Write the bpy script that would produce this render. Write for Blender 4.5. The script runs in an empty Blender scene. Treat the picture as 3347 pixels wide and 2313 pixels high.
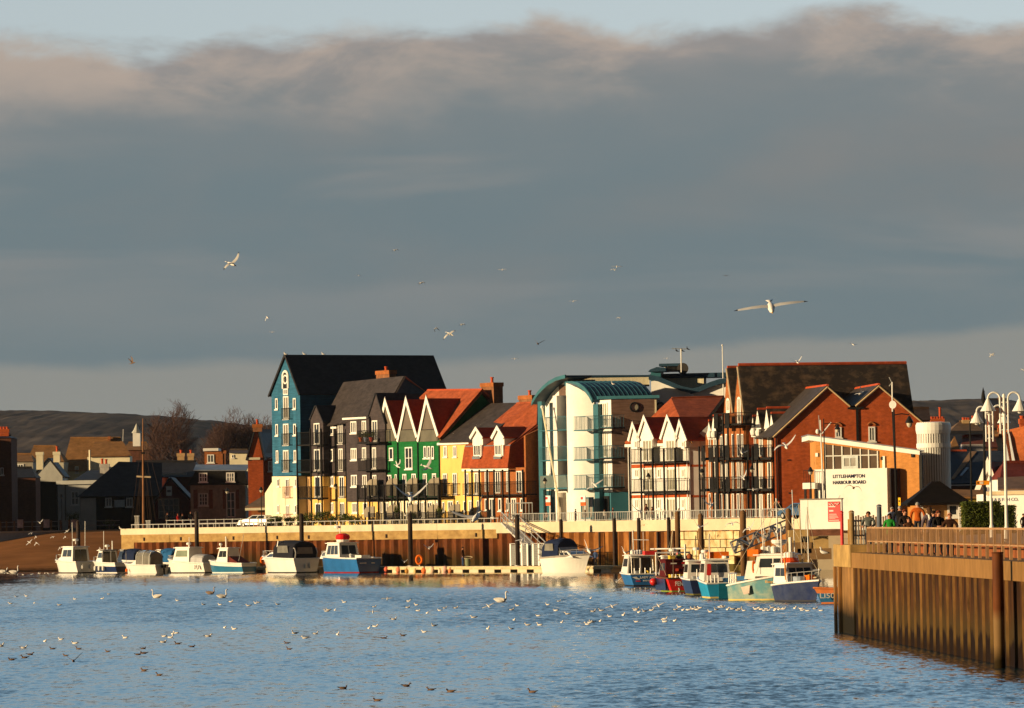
import bpy, bmesh, math, random
from mathutils import Vector, Matrix
R = random.Random(11)
V = Vector
SC = bpy.context.scene
COL = SC.collection
W, H, F, CH = 3347., 2313., 16000., 5.3
ROLL = math.radians(1.0)
PH = math.atan(542.9 / F)
_f = V((0, math.cos(PH), math.sin(PH)))
_u0 = V((0, -math.sin(PH), math.cos(PH)))
CR = math.cos(ROLL) * V((1, 0, 0)) - math.sin(ROLL) * _u0
CU = math.sin(ROLL) * V((1, 0, 0)) + math.cos(ROLL) * _u0
CF = _f
CAM = V((0, 0, CH))

def ray(px, py):
    return CF * F + CR * (px - W / 2) - CU * (py - H / 2)
def P(px, py, D):
    d = ray(px, py)
    return CAM + d * (D / d.y)
def ground(px, py, z=0.):
    d = ray(px, py)
    return CAM + d * ((z - CH) / d.z)
def hit(px, py, p0, n):
    d = ray(px, py)
    return CAM + d * ((p0 - CAM).dot(n) / d.dot(n))
def at_z(px, D, z):
    """point on the vertical through column px (taken near the horizon) at depth D and height z"""
    py = 1711 - .01746 * (px - 1011)
    q = P(px, py, D)
    return V((q.x - math.tan(ROLL) * 0, q.y, z))

QD = V((.55, -.835, 0)).normalized()      # direction of the quay (towards the right and the camera)
QN = V((.835, .55, 0)).normalized()       # away from the water
Q0 = V((-45.7, 583, 0))                   # left end of the quay wall
G = 5.0                                   # level of the promenade
UP = V((0, 0, 1))

cam = bpy.data.cameras.new('camera')
co = bpy.data.objects.new('camera', cam)
COL.objects.link(co)
co.matrix_world = Matrix(((CR.x, CU.x, -CF.x, 0), (CR.y, CU.y, -CF.y, 0), (CR.z, CU.z, -CF.z, CH), (0, 0, 0, 1)))
cam.sensor_width = 36
cam.lens = F / W * 36
cam.clip_start = 1
cam.clip_end = 20000
SC.camera = co

WL = {}          # world location of every object that was built at a place
def _loc(o):
    return WL.get(o.name, V((0, 0, 0)))
def tag(o, label, cat, group=None, kind=None):
    if label: o['label'] = label
    if cat: o['category'] = cat
    if group: o['group'] = group
    if kind: o['kind'] = kind
    return o
def thing(name, label, cat, loc=(0, 0, 0), rz=0, group=None):
    o = bpy.data.objects.new(name, None)
    COL.objects.link(o)
    o.location = loc
    o.rotation_euler = (0, 0, rz)
    o.empty_display_size = .3
    WL[o.name] = V(loc)
    return tag(o, label, cat, group)
def structure(o, label=None):
    o['kind'] = 'structure'
    if label: o['label'] = label
    return o
def copy_tree(o, parent=None):
    c = o.copy()
    COL.objects.link(c)
    c.parent = parent
    for ch in list(o.children):
        copy_tree(ch, c)
    return c

class MB:
    """collects shapes, then becomes ONE mesh object"""
    def __init__(s):
        s.v, s.f, s.m = [], [], []
    def poly(s, pts, m=0):
        i = len(s.v)
        s.v += [V(p) for p in pts]
        s.f.append(tuple(range(i, i + len(pts))))
        s.m.append(m)
        return s
    def prism(s, pts, ex, m=0, mside=None):
        ex = V(ex)
        i, n = len(s.v), len(pts)
        s.v += [V(p) for p in pts] + [V(p) + ex for p in pts]
        s.f += [tuple(range(i, i + n)), tuple(range(i + 2 * n - 1, i + n - 1, -1))]
        s.m += [m, m if mside is None else mside]
        for k in range(n):
            a, b = i + k, i + (k + 1) % n
            s.f.append((a, a + n, b + n, b))
            s.m.append(m if mside is None else mside)
        return s
    def box(s, c, sx, sy, sz, m=0, ax=None):
        """box centred on c; ax = three axes"""
        c = V(c)
        X, Y, Z = ax or (V((1, 0, 0)), V((0, 1, 0)), UP)
        a, b, d = X * sx / 2, Y * sy / 2, Z * sz / 2
        return s.prism([c - a - b - d, c + a - b - d, c + a + b - d, c - a + b - d], d * 2, m)
    def tube(s, p0, p1, r0, r1=None, n=6, m=0, cap=True):
        p0, p1 = V(p0), V(p1)
        r1 = r0 if r1 is None else r1
        d = (p1 - p0)
        if d.length < 1e-6: return s
        d.normalize()
        a = d.orthogonal().normalized()
        b = d.cross(a)
        i = len(s.v)
        for p, r in ((p0, r0), (p1, r1)):
            for k in range(n):
                t = 2 * math.pi * k / n
                s.v.append(p + a * (r * math.cos(t)) + b * (r * math.sin(t)))
        for k in range(n):
            k2 = (k + 1) % n
            s.f.append((i + k, i + k2, i + n + k2, i + n + k)); s.m.append(m)
        if cap:
            s.f.append(tuple(range(i + n - 1, i - 1, -1))); s.m.append(m)
            s.f.append(tuple(range(i + n, i + 2 * n))); s.m.append(m)
        return s
    def path(s, pts, rs, n=6, m=0, closed=False):
        """one continuous tube through pts"""
        pts = [V(p) for p in pts]
        N = len(pts)
        if not hasattr(rs, '__len__'): rs = [rs] * N
        i = len(s.v)
        ref = None
        for k, p in enumerate(pts):
            if closed: d = pts[(k + 1) % N] - pts[k - 1]
            else: d = pts[min(k + 1, N - 1)] - pts[max(k - 1, 0)]
            d.normalize()
            if ref is None: ref = d.orthogonal().normalized()
            a = (ref - d * ref.dot(d))
            a = a.normalized() if a.length > 1e-5 else d.orthogonal().normalized()
            ref = a
            b = d.cross(a)
            for j in range(n):
                t = 2 * math.pi * j / n
                s.v.append(p + a * (rs[k] * math.cos(t)) + b * (rs[k] * math.sin(t)))
        for k in range(N if closed else N - 1):
            k2 = (k + 1) % N
            for j in range(n):
                j2 = (j + 1) % n
                s.f.append((i + k * n + j, i + k * n + j2, i + k2 * n + j2, i + k2 * n + j)); s.m.append(m)
        if not closed:
            s.f.append(tuple(range(i + n - 1, i - 1, -1))); s.m.append(m)
            s.f.append(tuple(range(i + (N - 1) * n, i + N * n))); s.m.append(m)
        return s
    def lathe(s, c, prof, n=12, m=0, axis=UP, sq=(1, 1)):
        """prof = [(r, h)...] along axis from c"""
        c, ax = V(c), V(axis).normalized()
        a = ax.orthogonal().normalized() if abs(ax.z) < .99 else V((1, 0, 0))
        b = ax.cross(a)
        i = len(s.v)
        for r, h in prof:
            for k in range(n):
                t = 2 * math.pi * k / n
                s.v.append(c + ax * h + a * (r * sq[0] * math.cos(t)) + b * (r * sq[1] * math.sin(t)))
        for q in range(len(prof) - 1):
            for k in range(n):
                k2 = (k + 1) % n
                s.f.append((i + q * n + k, i + q * n + k2, i + (q + 1) * n + k2, i + (q + 1) * n + k)); s.m.append(m)
        s.f.append(tuple(range(i + n - 1, i - 1, -1))); s.m.append(m)
        e = i + (len(prof) - 1) * n
        s.f.append(tuple(range(e, e + n))); s.m.append(m)
        return s
    def ball(s, c, r, m=0, n=12, sz=1.):
        k = max(4, n // 2)
        return s.lathe(V(c) - UP * 0, [(max(.001, r * math.sin(math.pi * j / k)), -r * sz * math.cos(math.pi * j / k)) for j in range(k + 1)], n, m)
    def grid(s, rows, m=0, mf=None):
        i, nc = len(s.v), len(rows[0])
        for r in rows: s.v += [V(p) for p in r]
        for a in range(len(rows) - 1):
            for b in range(nc - 1):
                s.f.append((i + a * nc + b, i + a * nc + b + 1, i + (a + 1) * nc + b + 1, i + (a + 1) * nc + b))
                s.m.append(mf(a, b) if mf else m)
        return s
    def build(s, name, mats, parent=None, local=False, smooth=False, fix=True):
        me = bpy.data.meshes.new(name)
        off = V((0, 0, 0)) if (local or parent is None) else _loc(parent)
        me.from_pydata([tuple(v - off) for v in s.v], [], s.f)
        if not isinstance(mats, (list, tuple)): mats = [mats]
        for m in mats: me.materials.append(m)
        for p, m in zip(me.polygons, s.m): p.material_index = m
        if fix:
            bm = bmesh.new(); bm.from_mesh(me)
            bmesh.ops.recalc_face_normals(bm, faces=bm.faces)
            bm.to_mesh(me); bm.free()
        if smooth:
            for p in me.polygons: p.use_smooth = True
        me.update()
        o = bpy.data.objects.new(name, me)
        COL.objects.link(o)
        if parent is not None:
            o.parent = parent
            WL[o.name] = off
        return o

class Wall:
    """a vertical plane: o a point on it, u the direction along it (left to right), n its outward normal"""
    def __init__(s, o, u, n):
        s.o, s.u, s.n = V(o), V(u).normalized(), V(n).normalized()
    def hit(s, px, py): return hit(px, py, s.o, s.n)
    def at(s, px, py):
        q = s.hit(px, py)
        return (q - s.o).dot(s.u), q.z
    def pt(s, u, z, out=0.):
        q = s.o + s.u * u + s.n * out
        return V((q.x, q.y, z))
    def shift(s, out): return Wall(s.o + s.n * out, s.u, s.n)
    def wbox(s, mb, u0, u1, z0, z1, o0, o1, m=0):
        return mb.prism([s.pt(u0, z0, o0), s.pt(u1, z0, o0), s.pt(u1, z1, o0), s.pt(u0, z1, o0)], s.n * (o1 - o0), m)
    def rect(s, x0, y0, x1, y1):
        ua, za = s.at(x0, y0); ub, zb = s.at(x1, y1)
        return min(ua, ub), max(ua, ub), min(za, zb), max(za, zb)

def quay_wall(off):            # a wall plane parallel to the quay edge
    return Wall(Q0 + QN * off, QD, -QN)
def facing_wall(px, D, turn=0.):   # a plane at depth D through column px; turn > 0 turns its face to the right
    p = at_z(px, D, G)
    a = math.radians(turn)
    return Wall((p.x, p.y, 0), (math.cos(a), math.sin(a), 0), (math.sin(a), -math.cos(a), 0))

MATS = {}
def M(name, col, rough=.75, var=.18, scale=2., stretch=(1, 1, 1), col2=None, spec=.06, bump=0., metal=0., thr=None, detail=5., emit=0):
    if name in MATS: return MATS[name]
    m = bpy.data.materials.new(name)
    m.use_nodes = True
    nt = m.node_tree
    b = nt.nodes['Principled BSDF']
    b.inputs['Roughness'].default_value = rough
    b.inputs['Metallic'].default_value = metal
    b.inputs['Specular IOR Level'].default_value = spec
    tc = nt.nodes.new('ShaderNodeTexCoord')
    mp = nt.nodes.new('ShaderNodeMapping')
    mp.inputs['Scale'].default_value = [scale * q for q in stretch]
    nz = nt.nodes.new('ShaderNodeTexNoise')
    nz.inputs['Scale'].default_value = 1.
    nz.inputs['Detail'].default_value = detail
    nz.inputs['Roughness'].default_value = .65
    nt.links.new(tc.outputs['Object'], mp.inputs['Vector'])
    nt.links.new(mp.outputs['Vector'], nz.inputs['Vector'])
    rp = nt.nodes.new('ShaderNodeMapRange')
    lo, hi = thr or (.3, .7)
    rp.inputs[1].default_value = lo; rp.inputs[2].default_value = hi
    nt.links.new(nz.outputs['Fac'], rp.inputs[0])
    mx = nt.nodes.new('ShaderNodeMix'); mx.data_type = 'RGBA'
    c1 = [max(0, c * (1 - var)) for c in col]
    c2 = list(col2) if col2 else [min(1, c * (1 + var)) for c in col]
    if col2: c1 = list(col)
    mx.inputs[6].default_value = (*c1, 1); mx.inputs[7].default_value = (*c2, 1)
    nt.links.new(rp.outputs[0], mx.inputs[0])
    mp2 = nt.nodes.new('ShaderNodeMapping'); mp2.inputs['Scale'].default_value = (scale * .55, scale * .55, scale * .16)
    n2 = nt.nodes.new('ShaderNodeTexNoise'); n2.inputs['Scale'].default_value = 1.; n2.inputs['Detail'].default_value = 4
    nt.links.new(tc.outputs['Object'], mp2.inputs['Vector']); nt.links.new(mp2.outputs['Vector'], n2.inputs['Vector'])
    r2 = nt.nodes.new('ShaderNodeMapRange'); r2.inputs[1].default_value = .3; r2.inputs[2].default_value = .7
    w_ = min(.22, .05 + var * .55); r2.inputs[3].default_value = 1 - w_; r2.inputs[4].default_value = 1 + w_ * .6
    nt.links.new(n2.outputs['Fac'], r2.inputs[0])
    ml = nt.nodes.new('ShaderNodeVectorMath'); ml.operation = 'SCALE'
    nt.links.new(mx.outputs[2], ml.inputs[0]); nt.links.new(r2.outputs[0], ml.inputs['Scale'])
    nt.links.new(ml.outputs[0], b.inputs['Base Color'])
    if bump:
        bp = nt.nodes.new('ShaderNodeBump')
        bp.inputs['Strength'].default_value = min(1, bump); bp.inputs['Distance'].default_value = .05
        nt.links.new(nz.outputs['Fac'], bp.inputs['Height'])
        nt.links.new(bp.outputs[0], b.inputs['Normal'])
    if emit:
        b.inputs['Emission Color'].default_value = (*col, 1); b.inputs['Emission Strength'].default_value = emit
    m['nodes'] = 1
    MATS[name] = m
    return m

def tide(m, lo_col, z_mid, spread, fade=.25, sc=(1.2, 1.2, .5), amount=1.):
    """weed and wet below the tide line: a real stain on the surface, fixed at a height"""
    nt = m.node_tree
    b = nt.nodes['Principled BSDF']
    src = b.inputs['Base Color'].links[0].from_socket
    g = nt.nodes.new('ShaderNodeNewGeometry')
    sp = nt.nodes.new('ShaderNodeSeparateXYZ')
    nt.links.new(g.outputs['Position'], sp.inputs[0])
    mp = nt.nodes.new('ShaderNodeMapping'); mp.inputs['Scale'].default_value = sc
    nt.links.new(g.outputs['Position'], mp.inputs['Vector'])
    nz = nt.nodes.new('ShaderNodeTexNoise'); nz.inputs['Scale'].default_value = 1; nz.inputs['Detail'].default_value = 5
    nt.links.new(mp.outputs[0], nz.inputs['Vector'])
    ad = nt.nodes.new('ShaderNodeMath'); ad.operation = 'MULTIPLY_ADD'
    ad.inputs[1].default_value = spread * 2; 
    nt.links.new(nz.outputs['Fac'], ad.inputs[0]); nt.links.new(sp.outputs['Z'], ad.inputs[2])
    r = nt.nodes.new('ShaderNodeMapRange')
    r.inputs[1].default_value = z_mid + spread - fade; r.inputs[2].default_value = z_mid + spread + fade
    r.inputs[3].default_value = amount; r.inputs[4].default_value = 0
    nt.links.new(ad.outputs[0], r.inputs[0])
    mx = nt.nodes.new('ShaderNodeMix'); mx.data_type = 'RGBA'
    mx.inputs[7].default_value = (*lo_col, 1)
    nt.links.new(r.outputs[0], mx.inputs[0]); nt.links.new(src, mx.inputs[6])
    nt.links.new(mx.outputs[2], b.inputs['Base Color'])
    return m

white = M('white_paint', (.8, .78, .72), .5, .06, 1.2)
cream = M('cream_render', (.80, .72, .50), .8, .14, .6, (1, 1, .5))
yellow = M('yellow_render', (.78, .50, .15), .8, .17, .6, (1, 1, .5))
green = M('green_boards', (.012, .130, .034), .6, .25, 3, (.25, .25, 3))
blue = M('blue_boards', (.030, .122, .205), .6, .28, 2.4, (.25, .25, 3))
greyhang = M('grey_tile_hanging', (.062, .050, .052), .7, .25, 3, (.4, .4, 2))
taupe = M('taupe_screen', (.26, .22, .16), .6, .1, 1)
slate = M('roof_slates', (.055, .045, .042), .62, .35, 1.6, (1, 1, 2))
slate_dark = M('dark_roof_slates', (.028, .027, .030), .6, .3, 1.6, (1, 1, 2))
slate_patchy = M('patchy_roof_slates', (.042, .034, .030), .75, .3, .75, (1, 1, 1.6), col2=(.15, .10, .065), thr=(.48, .72))
terracotta = M('terracotta_roof_tiles', (.35, .082, .030), .75, .30, 1.6, (1, 1, 2))
ridge_red = M('red_ridge_tiles', (.50, .085, .03), .7, .2, 3)
tile_hang = M('red_tile_hanging', (.31, .066, .022), .75, .28, 2, (1, 1, 2.5))
brick_orange = M('orange_brick', (.33, .112, .036), .85, .24, 3, (1, 1, 2))
brick_red = M('red_brick', (.40, .085, .025), .85, .26, 2.2, (1, 1, 2))
brick_tan = M('tan_brick', (.52, .23, .065), .85, .18, 2.2, (1, 1, 2.5))
brick_dark = M('dark_brick', (.12, .05, .03), .85, .3, 2.2, (1, 1, 2))
teal = M('teal_metal', (.026, .125, .160), .45, .15, 1, spec=.4)
teal_roof = M('teal_roof_metal', (.010, .042, .075), .5, .15, .8, spec=.4)
timber = M('weathered_cedar', (.17, .105, .078), .75, .32, 1.6, (.3, .3, 4))
black = M('black_metal', (.018, .017, .016), .5, .2, 3)
glass = M('window_glass', (.022, .026, .03), .12, .3, .6, spec=.6)
glass_mid = M('grey_reflecting_glass', (.085, .09, .095), .12, .3, .6, spec=.6)
glass_net = M('net_curtained_glass', (.22, .20, .16), .3, .3, .8, spec=.5)
glass_lit = M('curtained_glass', (.36, .34, .25), .3, .3, .5, spec=.5)
steel = M('galvanised_steel', (.42, .40, .37), .45, .12, 3, metal=.3)
steel_grey = M('grey_painted_steel', (.33, .33, .31), .5, .12, 3)
concrete = M('pale_concrete', (.62, .52, .36), .85, .10, .5, (1, 1, 1.5))
concrete_stain = M('stained_concrete', (.44, .29, .11), .85, .2, .7, (1, 1, 2.4), col2=(.25, .15, .055))
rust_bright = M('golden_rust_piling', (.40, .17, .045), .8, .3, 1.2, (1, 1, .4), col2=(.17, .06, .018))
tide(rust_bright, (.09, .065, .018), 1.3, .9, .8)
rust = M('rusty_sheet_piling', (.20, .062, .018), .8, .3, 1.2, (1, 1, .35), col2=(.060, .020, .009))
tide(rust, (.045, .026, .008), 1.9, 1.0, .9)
timber_pile = M('timber_pile', (.17, .09, .04), .85, .35, 2, (3, 3, .4))
dark_pile = M('dark_steel_pile', (.04, .028, .022), .6, .3, 2, (2, 2, .5))
stone_wall = M('flint_wall', (.20, .18, .14), .9, .3, 1.5)
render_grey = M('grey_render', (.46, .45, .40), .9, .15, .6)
tarred = M('tarred_boards', (.012, .011, .010), .8, .3, 2)
brown_tile = M('brown_roof_tiles', (.27, .135, .05), .85, .25, 1.4, (1, 1, 2))
pantile = M('orange_pantiles', (.50, .135, .04), .8, .25, 2, (3, 3, .5))
lead = M('lead_sheet', (.18, .20, .23), .5, .2, 1)
foliage = M('leaf_green', (.055, .075, .018), .7, .4, 1.8, col2=(.12, .13, .03))
hedge_leaf = M('hedge_leaf', (.03, .055, .008), .6, .4, 1.8, col2=(.10, .11, .018))
bark = M('bark', (.11, .065, .045), .9, .3, 2)
twig = M('twig', (.075, .042, .034), .9, .3, 2)
red_paint = M('red_paint', (.62, .02, .015), .45, .1, 2, spec=.5)
orange_plastic = M('orange_plastic', (.80, .16, .012), .45, .08, 3)
skin = M('skin', (.55, .27, .17), .6, .08, 6)
SUN_EL = math.radians(8.5)
TS = V((-.927, -.375, 0)).normalized()          # towards the sun, on the ground
sl = bpy.data.lights.new('sun', 'SUN')
sl.energy = 5.0
sl.angle = math.radians(.55)
sl.color = (1.0, .74, .42)
so = bpy.data.objects.new('sun', sl)
COL.objects.link(so)
trav = V((-TS.x * math.cos(SUN_EL), -TS.y * math.cos(SUN_EL), -math.sin(SUN_EL)))
so.rotation_euler = trav.to_track_quat('-Z', 'Y').to_euler()
so.location = (-60, -20, 60)

wd = bpy.data.worlds.new('World')
SC.world = wd
wd.use_nodes = True
nt = wd.node_tree
for n in list(nt.nodes): nt.nodes.remove(n)
def N(t, **k):
    n = nt.nodes.new(t)
    for a, b in k.items(): setattr(n, a, b)
    return n
def Lk(a, b): nt.links.new(a, b)
def mth(op, a, b=None, c=None):
    n = N('ShaderNodeMath', operation=op)
    for i, x in enumerate((a, b, c)):
        if x is None: continue
        if isinstance(x, (int, float)): n.inputs[i].default_value = x
        else: Lk(x, n.inputs[i])
    return n.outputs[0]
def rng(x, a, b, c=0., d=1., smooth=True):
    n = N('ShaderNodeMapRange')
    if smooth: n.interpolation_type = 'SMOOTHSTEP'
    Lk(x, n.inputs[0])
    for i, q in enumerate((a, b, c, d)): n.inputs[i + 1].default_value = q
    return n.outputs[0]
def mixc(f, a, b):
    n = N('ShaderNodeMix', data_type='RGBA')
    if isinstance(f, (int, float)): n.inputs[0].default_value = f
    else: Lk(f, n.inputs[0])
    for i, x in ((6, a), (7, b)):
        if isinstance(x, tuple): n.inputs[i].default_value = (*x, 1)
        else: Lk(x, n.inputs[i])
    return n.outputs[2]
sky = N('ShaderNodeTexSky', sky_type='NISHITA')
sky.sun_disc = False
sky.sun_elevation = SUN_EL
sky.sun_rotation = math.atan2(TS.x, TS.y) % (2 * math.pi)
sky.air_density = 1.0; sky.dust_density = 0.; sky.ozone_density = 4.0
tc = N('ShaderNodeTexCoord')
sp = N('ShaderNodeSeparateXYZ'); Lk(tc.outputs['Generated'], sp.inputs[0])
hyp = mth('SQRT', mth('ADD', mth('MULTIPLY', sp.outputs[0], sp.outputs[0]), mth('MULTIPLY', sp.outputs[1], sp.outputs[1])))
el = mth('DIVIDE', sp.outputs[2], mth('MAXIMUM', hyp, .01))
az = mth('ARCTAN2', sp.outputs[0], sp.outputs[1])
def noise(sa, se, off, detail=6, rough=.55, dist=0.):
    cb = N('ShaderNodeCombineXYZ')
    Lk(mth('MULTIPLY', az, sa), cb.inputs[0]); Lk(mth('MULTIPLY', el, se), cb.inputs[1]); cb.inputs[2].default_value = off
    n = N('ShaderNodeTexNoise')
    n.inputs['Scale'].default_value = 1; n.inputs['Detail'].default_value = detail; n.inputs['Roughness'].default_value = rough
    n.inputs['Distortion'].default_value = dist
    Lk(cb.outputs[0], n.inputs['Vector'])
    return n.outputs['Fac']
n_big = noise(13, 34, 3.1, 4, .5, .3)
n_mid = noise(26, 64, 7.7, 9, .6, .3)
n_edge = noise(24, 58, 1.3, 9, .58, .25)
n_soft = noise(9, 55, 12.6, 4, .5, .5)
top_line = mth('ADD', .1000, mth('MULTIPLY', az, .016))
d_top = mth('SUBTRACT', mth('ADD', el, mth('MULTIPLY', mth('SUBTRACT', n_edge, .5), .024)), top_line)
clear = rng(d_top, -.0034, .0028)
lit_top = mth('MULTIPLY', rng(d_top, -.020, -.002), rng(n_mid, .40, .62))
low_line = mth('ADD', mth('ADD', .0338, mth('MULTIPLY', az, .022)), mth('MULTIPLY', mth('MULTIPLY', az, az), .22))
d_low = mth('SUBTRACT', mth('ADD', el, mth('MULTIPLY', mth('SUBTRACT', n_edge, .5), .0065)), low_line)
under = rng(d_low, .0012, -.0022)
cool = (.150, .200, .220)
warm = (.208, .214, .212)
body = mixc(rng(n_big, .40, .80), cool, warm)
body = mixc(rng(n_soft, .46, .66, 0., .7), body, (.245, .250, .246))
body = mixc(rng(el, .030, .062, .75, 0.), body, (.150, .200, .218))
body = mixc(mth('MULTIPLY', rng(d_top, -.036, -.002), .55), body, (.262, .256, .250))
body = mixc(mth('MULTIPLY', rng(d_top, -.011, -.001), .6), body, (.345, .305, .285))
body = mixc(mth('MULTIPLY', lit_top, .85), body, (.45, .37, .31))
body = mixc(mth('MULTIPLY', under, .9), body, (.262, .266, .245))
clouds = N('ShaderNodeBackground'); Lk(body, clouds.inputs[0]); clouds.inputs[1].default_value = .74
bg = N('ShaderNodeBackground')
hs = N('ShaderNodeHueSaturation'); hs.inputs['Saturation'].default_value = .8
Lk(sky.outputs[0], hs.inputs['Color']); Lk(hs.outputs[0], bg.inputs[0])
bgc = N('ShaderNodeBackground'); hs2 = N('ShaderNodeHueSaturation'); Lk(rng(el, .11, .22, .30, .72), hs2.inputs['Saturation']); hs2.inputs['Hue'].default_value = .478; Lk(sky.outputs[0], hs2.inputs['Color']); Lk(hs2.outputs[0], bgc.inputs[0]); Lk(rng(el, .12, .26, .125, .225), bgc.inputs[1])
bg.inputs[1].default_value = .05
ms = N('ShaderNodeMixShader')
Lk(clear, ms.inputs[0]); Lk(clouds.outputs[0], ms.inputs[1]); Lk(bgc.outputs[0], ms.inputs[2])
side = rng(sp.outputs[1], .1, .5)
ms2 = N('ShaderNodeMixShader')
over = N('ShaderNodeBackground'); over.inputs[0].default_value = (.055, .060, .066, 1); over.inputs[1].default_value = .42
ms3 = N('ShaderNodeMixShader'); ms3.inputs[0].default_value = .92          # unseen dark cover added over the rest of the sky to cut fill light
Lk(bg.outputs[0], ms3.inputs[1]); Lk(over.outputs[0], ms3.inputs[2])
Lk(side, ms2.inputs[0]); Lk(ms3.outputs[0], ms2.inputs[1]); Lk(ms.outputs[0], ms2.inputs[2])
wo = N('ShaderNodeOutputWorld'); Lk(ms2.outputs[0], wo.inputs[0])

SC.view_settings.view_transform = 'Standard'
SC.view_settings.look = 'None'
SC.view_settings.exposure = .48
SC.view_settings.gamma = 1.

wm = bpy.data.materials.new('harbour_water'); wm.use_nodes = True
nt = wm.node_tree
b = nt.nodes['Principled BSDF']
b.inputs['Base Color'].default_value = (.012, .030, .040, 1)
b.inputs['Roughness'].default_value = .07
b.inputs['IOR'].default_value = 1.333
b.inputs['Specular IOR Level'].default_value = .5
g = N('ShaderNodeNewGeometry')
def wn(sx, sy, det, rough=.5, off=0.):
    mp = N('ShaderNodeMapping'); mp.inputs['Scale'].default_value = (sx, sy, 1); mp.inputs['Location'].default_value = (off, off, off)
    mp.inputs['Rotation'].default_value = (0, 0, math.radians(14))
    Lk(g.outputs['Position'], mp.inputs['Vector'])
    n = N('ShaderNodeTexNoise'); n.inputs['Scale'].default_value = 1; n.inputs['Detail'].default_value = det; n.inputs['Roughness'].default_value = rough
    Lk(mp.outputs[0], n.inputs['Vector'])
    return n.outputs['Fac']
def wc(sx, sy, det, rough=.5, off=0.):
    n = wn(sx, sy, det, rough, off).node
    return n.outputs['Color']
def vmath(op, a, b=None, sc=None):
    n = N('ShaderNodeVectorMath', operation=op)
    Lk(a, n.inputs[0])
    if b is not None:
        if isinstance(b, tuple): n.inputs[1].default_value = b
        else: Lk(b, n.inputs[1])
    if sc is not None:
        if isinstance(sc, (int, float)): n.inputs['Scale'].default_value = sc
        else: Lk(sc, n.inputs['Scale'])
    return n.outputs[0]
r1 = vmath('SUBTRACT', wc(2.1, .75, 3, .55), (.5, .5, .5))
r2 = vmath('SUBTRACT', wc(6., 2.4, 3, .6, 5.), (.5, .5, .5))
patch = rng(wn(.028, .0075, 5, .6, 9.), .38, .62, .40, 1.12)
sy = N('ShaderNodeSeparateXYZ'); Lk(g.outputs['Position'], sy.inputs[0])
calm = rng(mth('ADD', mth('MULTIPLY', sy.outputs[0], 1.3), sy.outputs[1]), 300, 440, 1., .20)
amp = mth('MULTIPLY', patch, calm)
sl_ = vmath('SCALE', vmath('ADD', vmath('SCALE', r1, None, .60), vmath('SCALE', r2, None, .48)), None, amp)
sl_ = vmath('MULTIPLY', sl_, (.7, 1., 0.))
bias = N('ShaderNodeCombineXYZ'); Lk(mth('MULTIPLY', amp, -.15), bias.inputs[1]); bias.inputs[2].default_value = 1.
nrm = vmath('NORMALIZE', vmath('ADD', sl_, bias.outputs[0]))
Lk(nrm, b.inputs['Normal'])
mb = MB()
mb.poly([(-3000, -400, 0), (3000, -400, 0), (3000, 700, 0), (-3000, 700, 0)])
structure(mb.build('water', wm))

paving = M('town_paving', (.20, .17, .14), .9, .2, .3, spec=0)
field = M('winter_fields', (.10, .10, .035), .95, .3, .02, col2=(.16, .12, .06), spec=0)
mb = MB()
qe = Q0 + QD * 134
qb = Q0 - QD * 2.5
mb.poly([(qb.x, qb.y, G - .05), (qe.x, qe.y, G - .05), (500, qe.y, G - .05), (3500, 480, G - .05), (3500, 1400, G - .05), (-3500, 1400, G - .05), (-3500, 632, G - .05),
         (-104, 632, G - .05), (-79, 639, G - .05), (-50, 656, G - .05)])
mb.poly([(qe.x, qe.y, G - .05), (500, qe.y, G - .05), (500, qe.y, -1), (qe.x, qe.y, -1)], 1)
structure(mb.build('ground', [paving, concrete]))
mb = MB()
mb.poly([(-3500, 1400, G - .05), (3500, 1400, G - .05), (3500, 9000, G - .05), (-3500, 9000, G - .05)])
structure(mb.build('fields', field))
slip_m = M('slipway_mud', (.33, .14, .052), .9, .3, .35, (1, 2, 1), col2=(.27, .11, .04), spec=0)
tide(slip_m, (.05, .025, .012), .35, .35, .2)
mb = MB()
A, B_, C_, D_ = V((-108, 604, -.5)), at_z(430, 588, -.5), V((-47.2, 657, 4.99)), V((-101, 631, 1.6))
rows = []
for i in range(13):
    t = i / 12
    a, b2 = A.lerp(D_, t), B_.lerp(C_, t)
    def zz_(q):
        f_ = min(1, max(0, (q.x + 78) / 17.)); return V((q.x, q.y, q.z + t * t * ((1.6 + 3.36 * f_) - q.z)))
    rows.append([zz_(a.lerp(b2, j / 16)) + V((0, 0, .05 * math.sin(j * 1.7 + i * .9) if 0 < i < 12 else 0)) for j in range(17)])
mb.grid(rows)
structure(mb.build('slipway', slip_m, smooth=True))
PW = lambda D: V((14.85 - .0414 * (D - 214.8), D, 0))        # line of the pier wall
hard = M('shore_hard', (.28, .15, .065), .9, .3, .4, col2=(.17, .09, .045))
tide(hard, (.05, .035, .02), .2, .5, .3)
mb = MB()
lo = [V((15.5, 228.6, -.6)), V((25, 300, -.6)), V((26.5, 380, -.6)), V((29.5, 474, -.6))]
hi = [V((22, 228.6, 4.1)), V((33, 300, 4.1)), V((36, 380, 4.1)), V((41, 474, 4.1))]
mb.grid([[l.lerp(h, k / 5) for k in range(6)] for l, h in zip(lo, hi)])
structure(mb.build('shore', hard, smooth=True))
mb = MB()
pe = PW(222) + V((1.9, 0, 0)); pn = PW(90) + V((1.9, 0, 0))
mb.poly([(pe.x, 222.6, 4.12), (15.6, 236, 4.12), (22, 246, 4.12), (33, 300, 4.12), (36, 380, 4.12), (41, 474, 4.12), (400, 474, 4.12), (400, 90, 4.12), (pn.x, 90, 4.12)])
structure(mb.build('promenade', M('promenade_paving', (.34, .24, .16), .9, .15, .5)))

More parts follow.
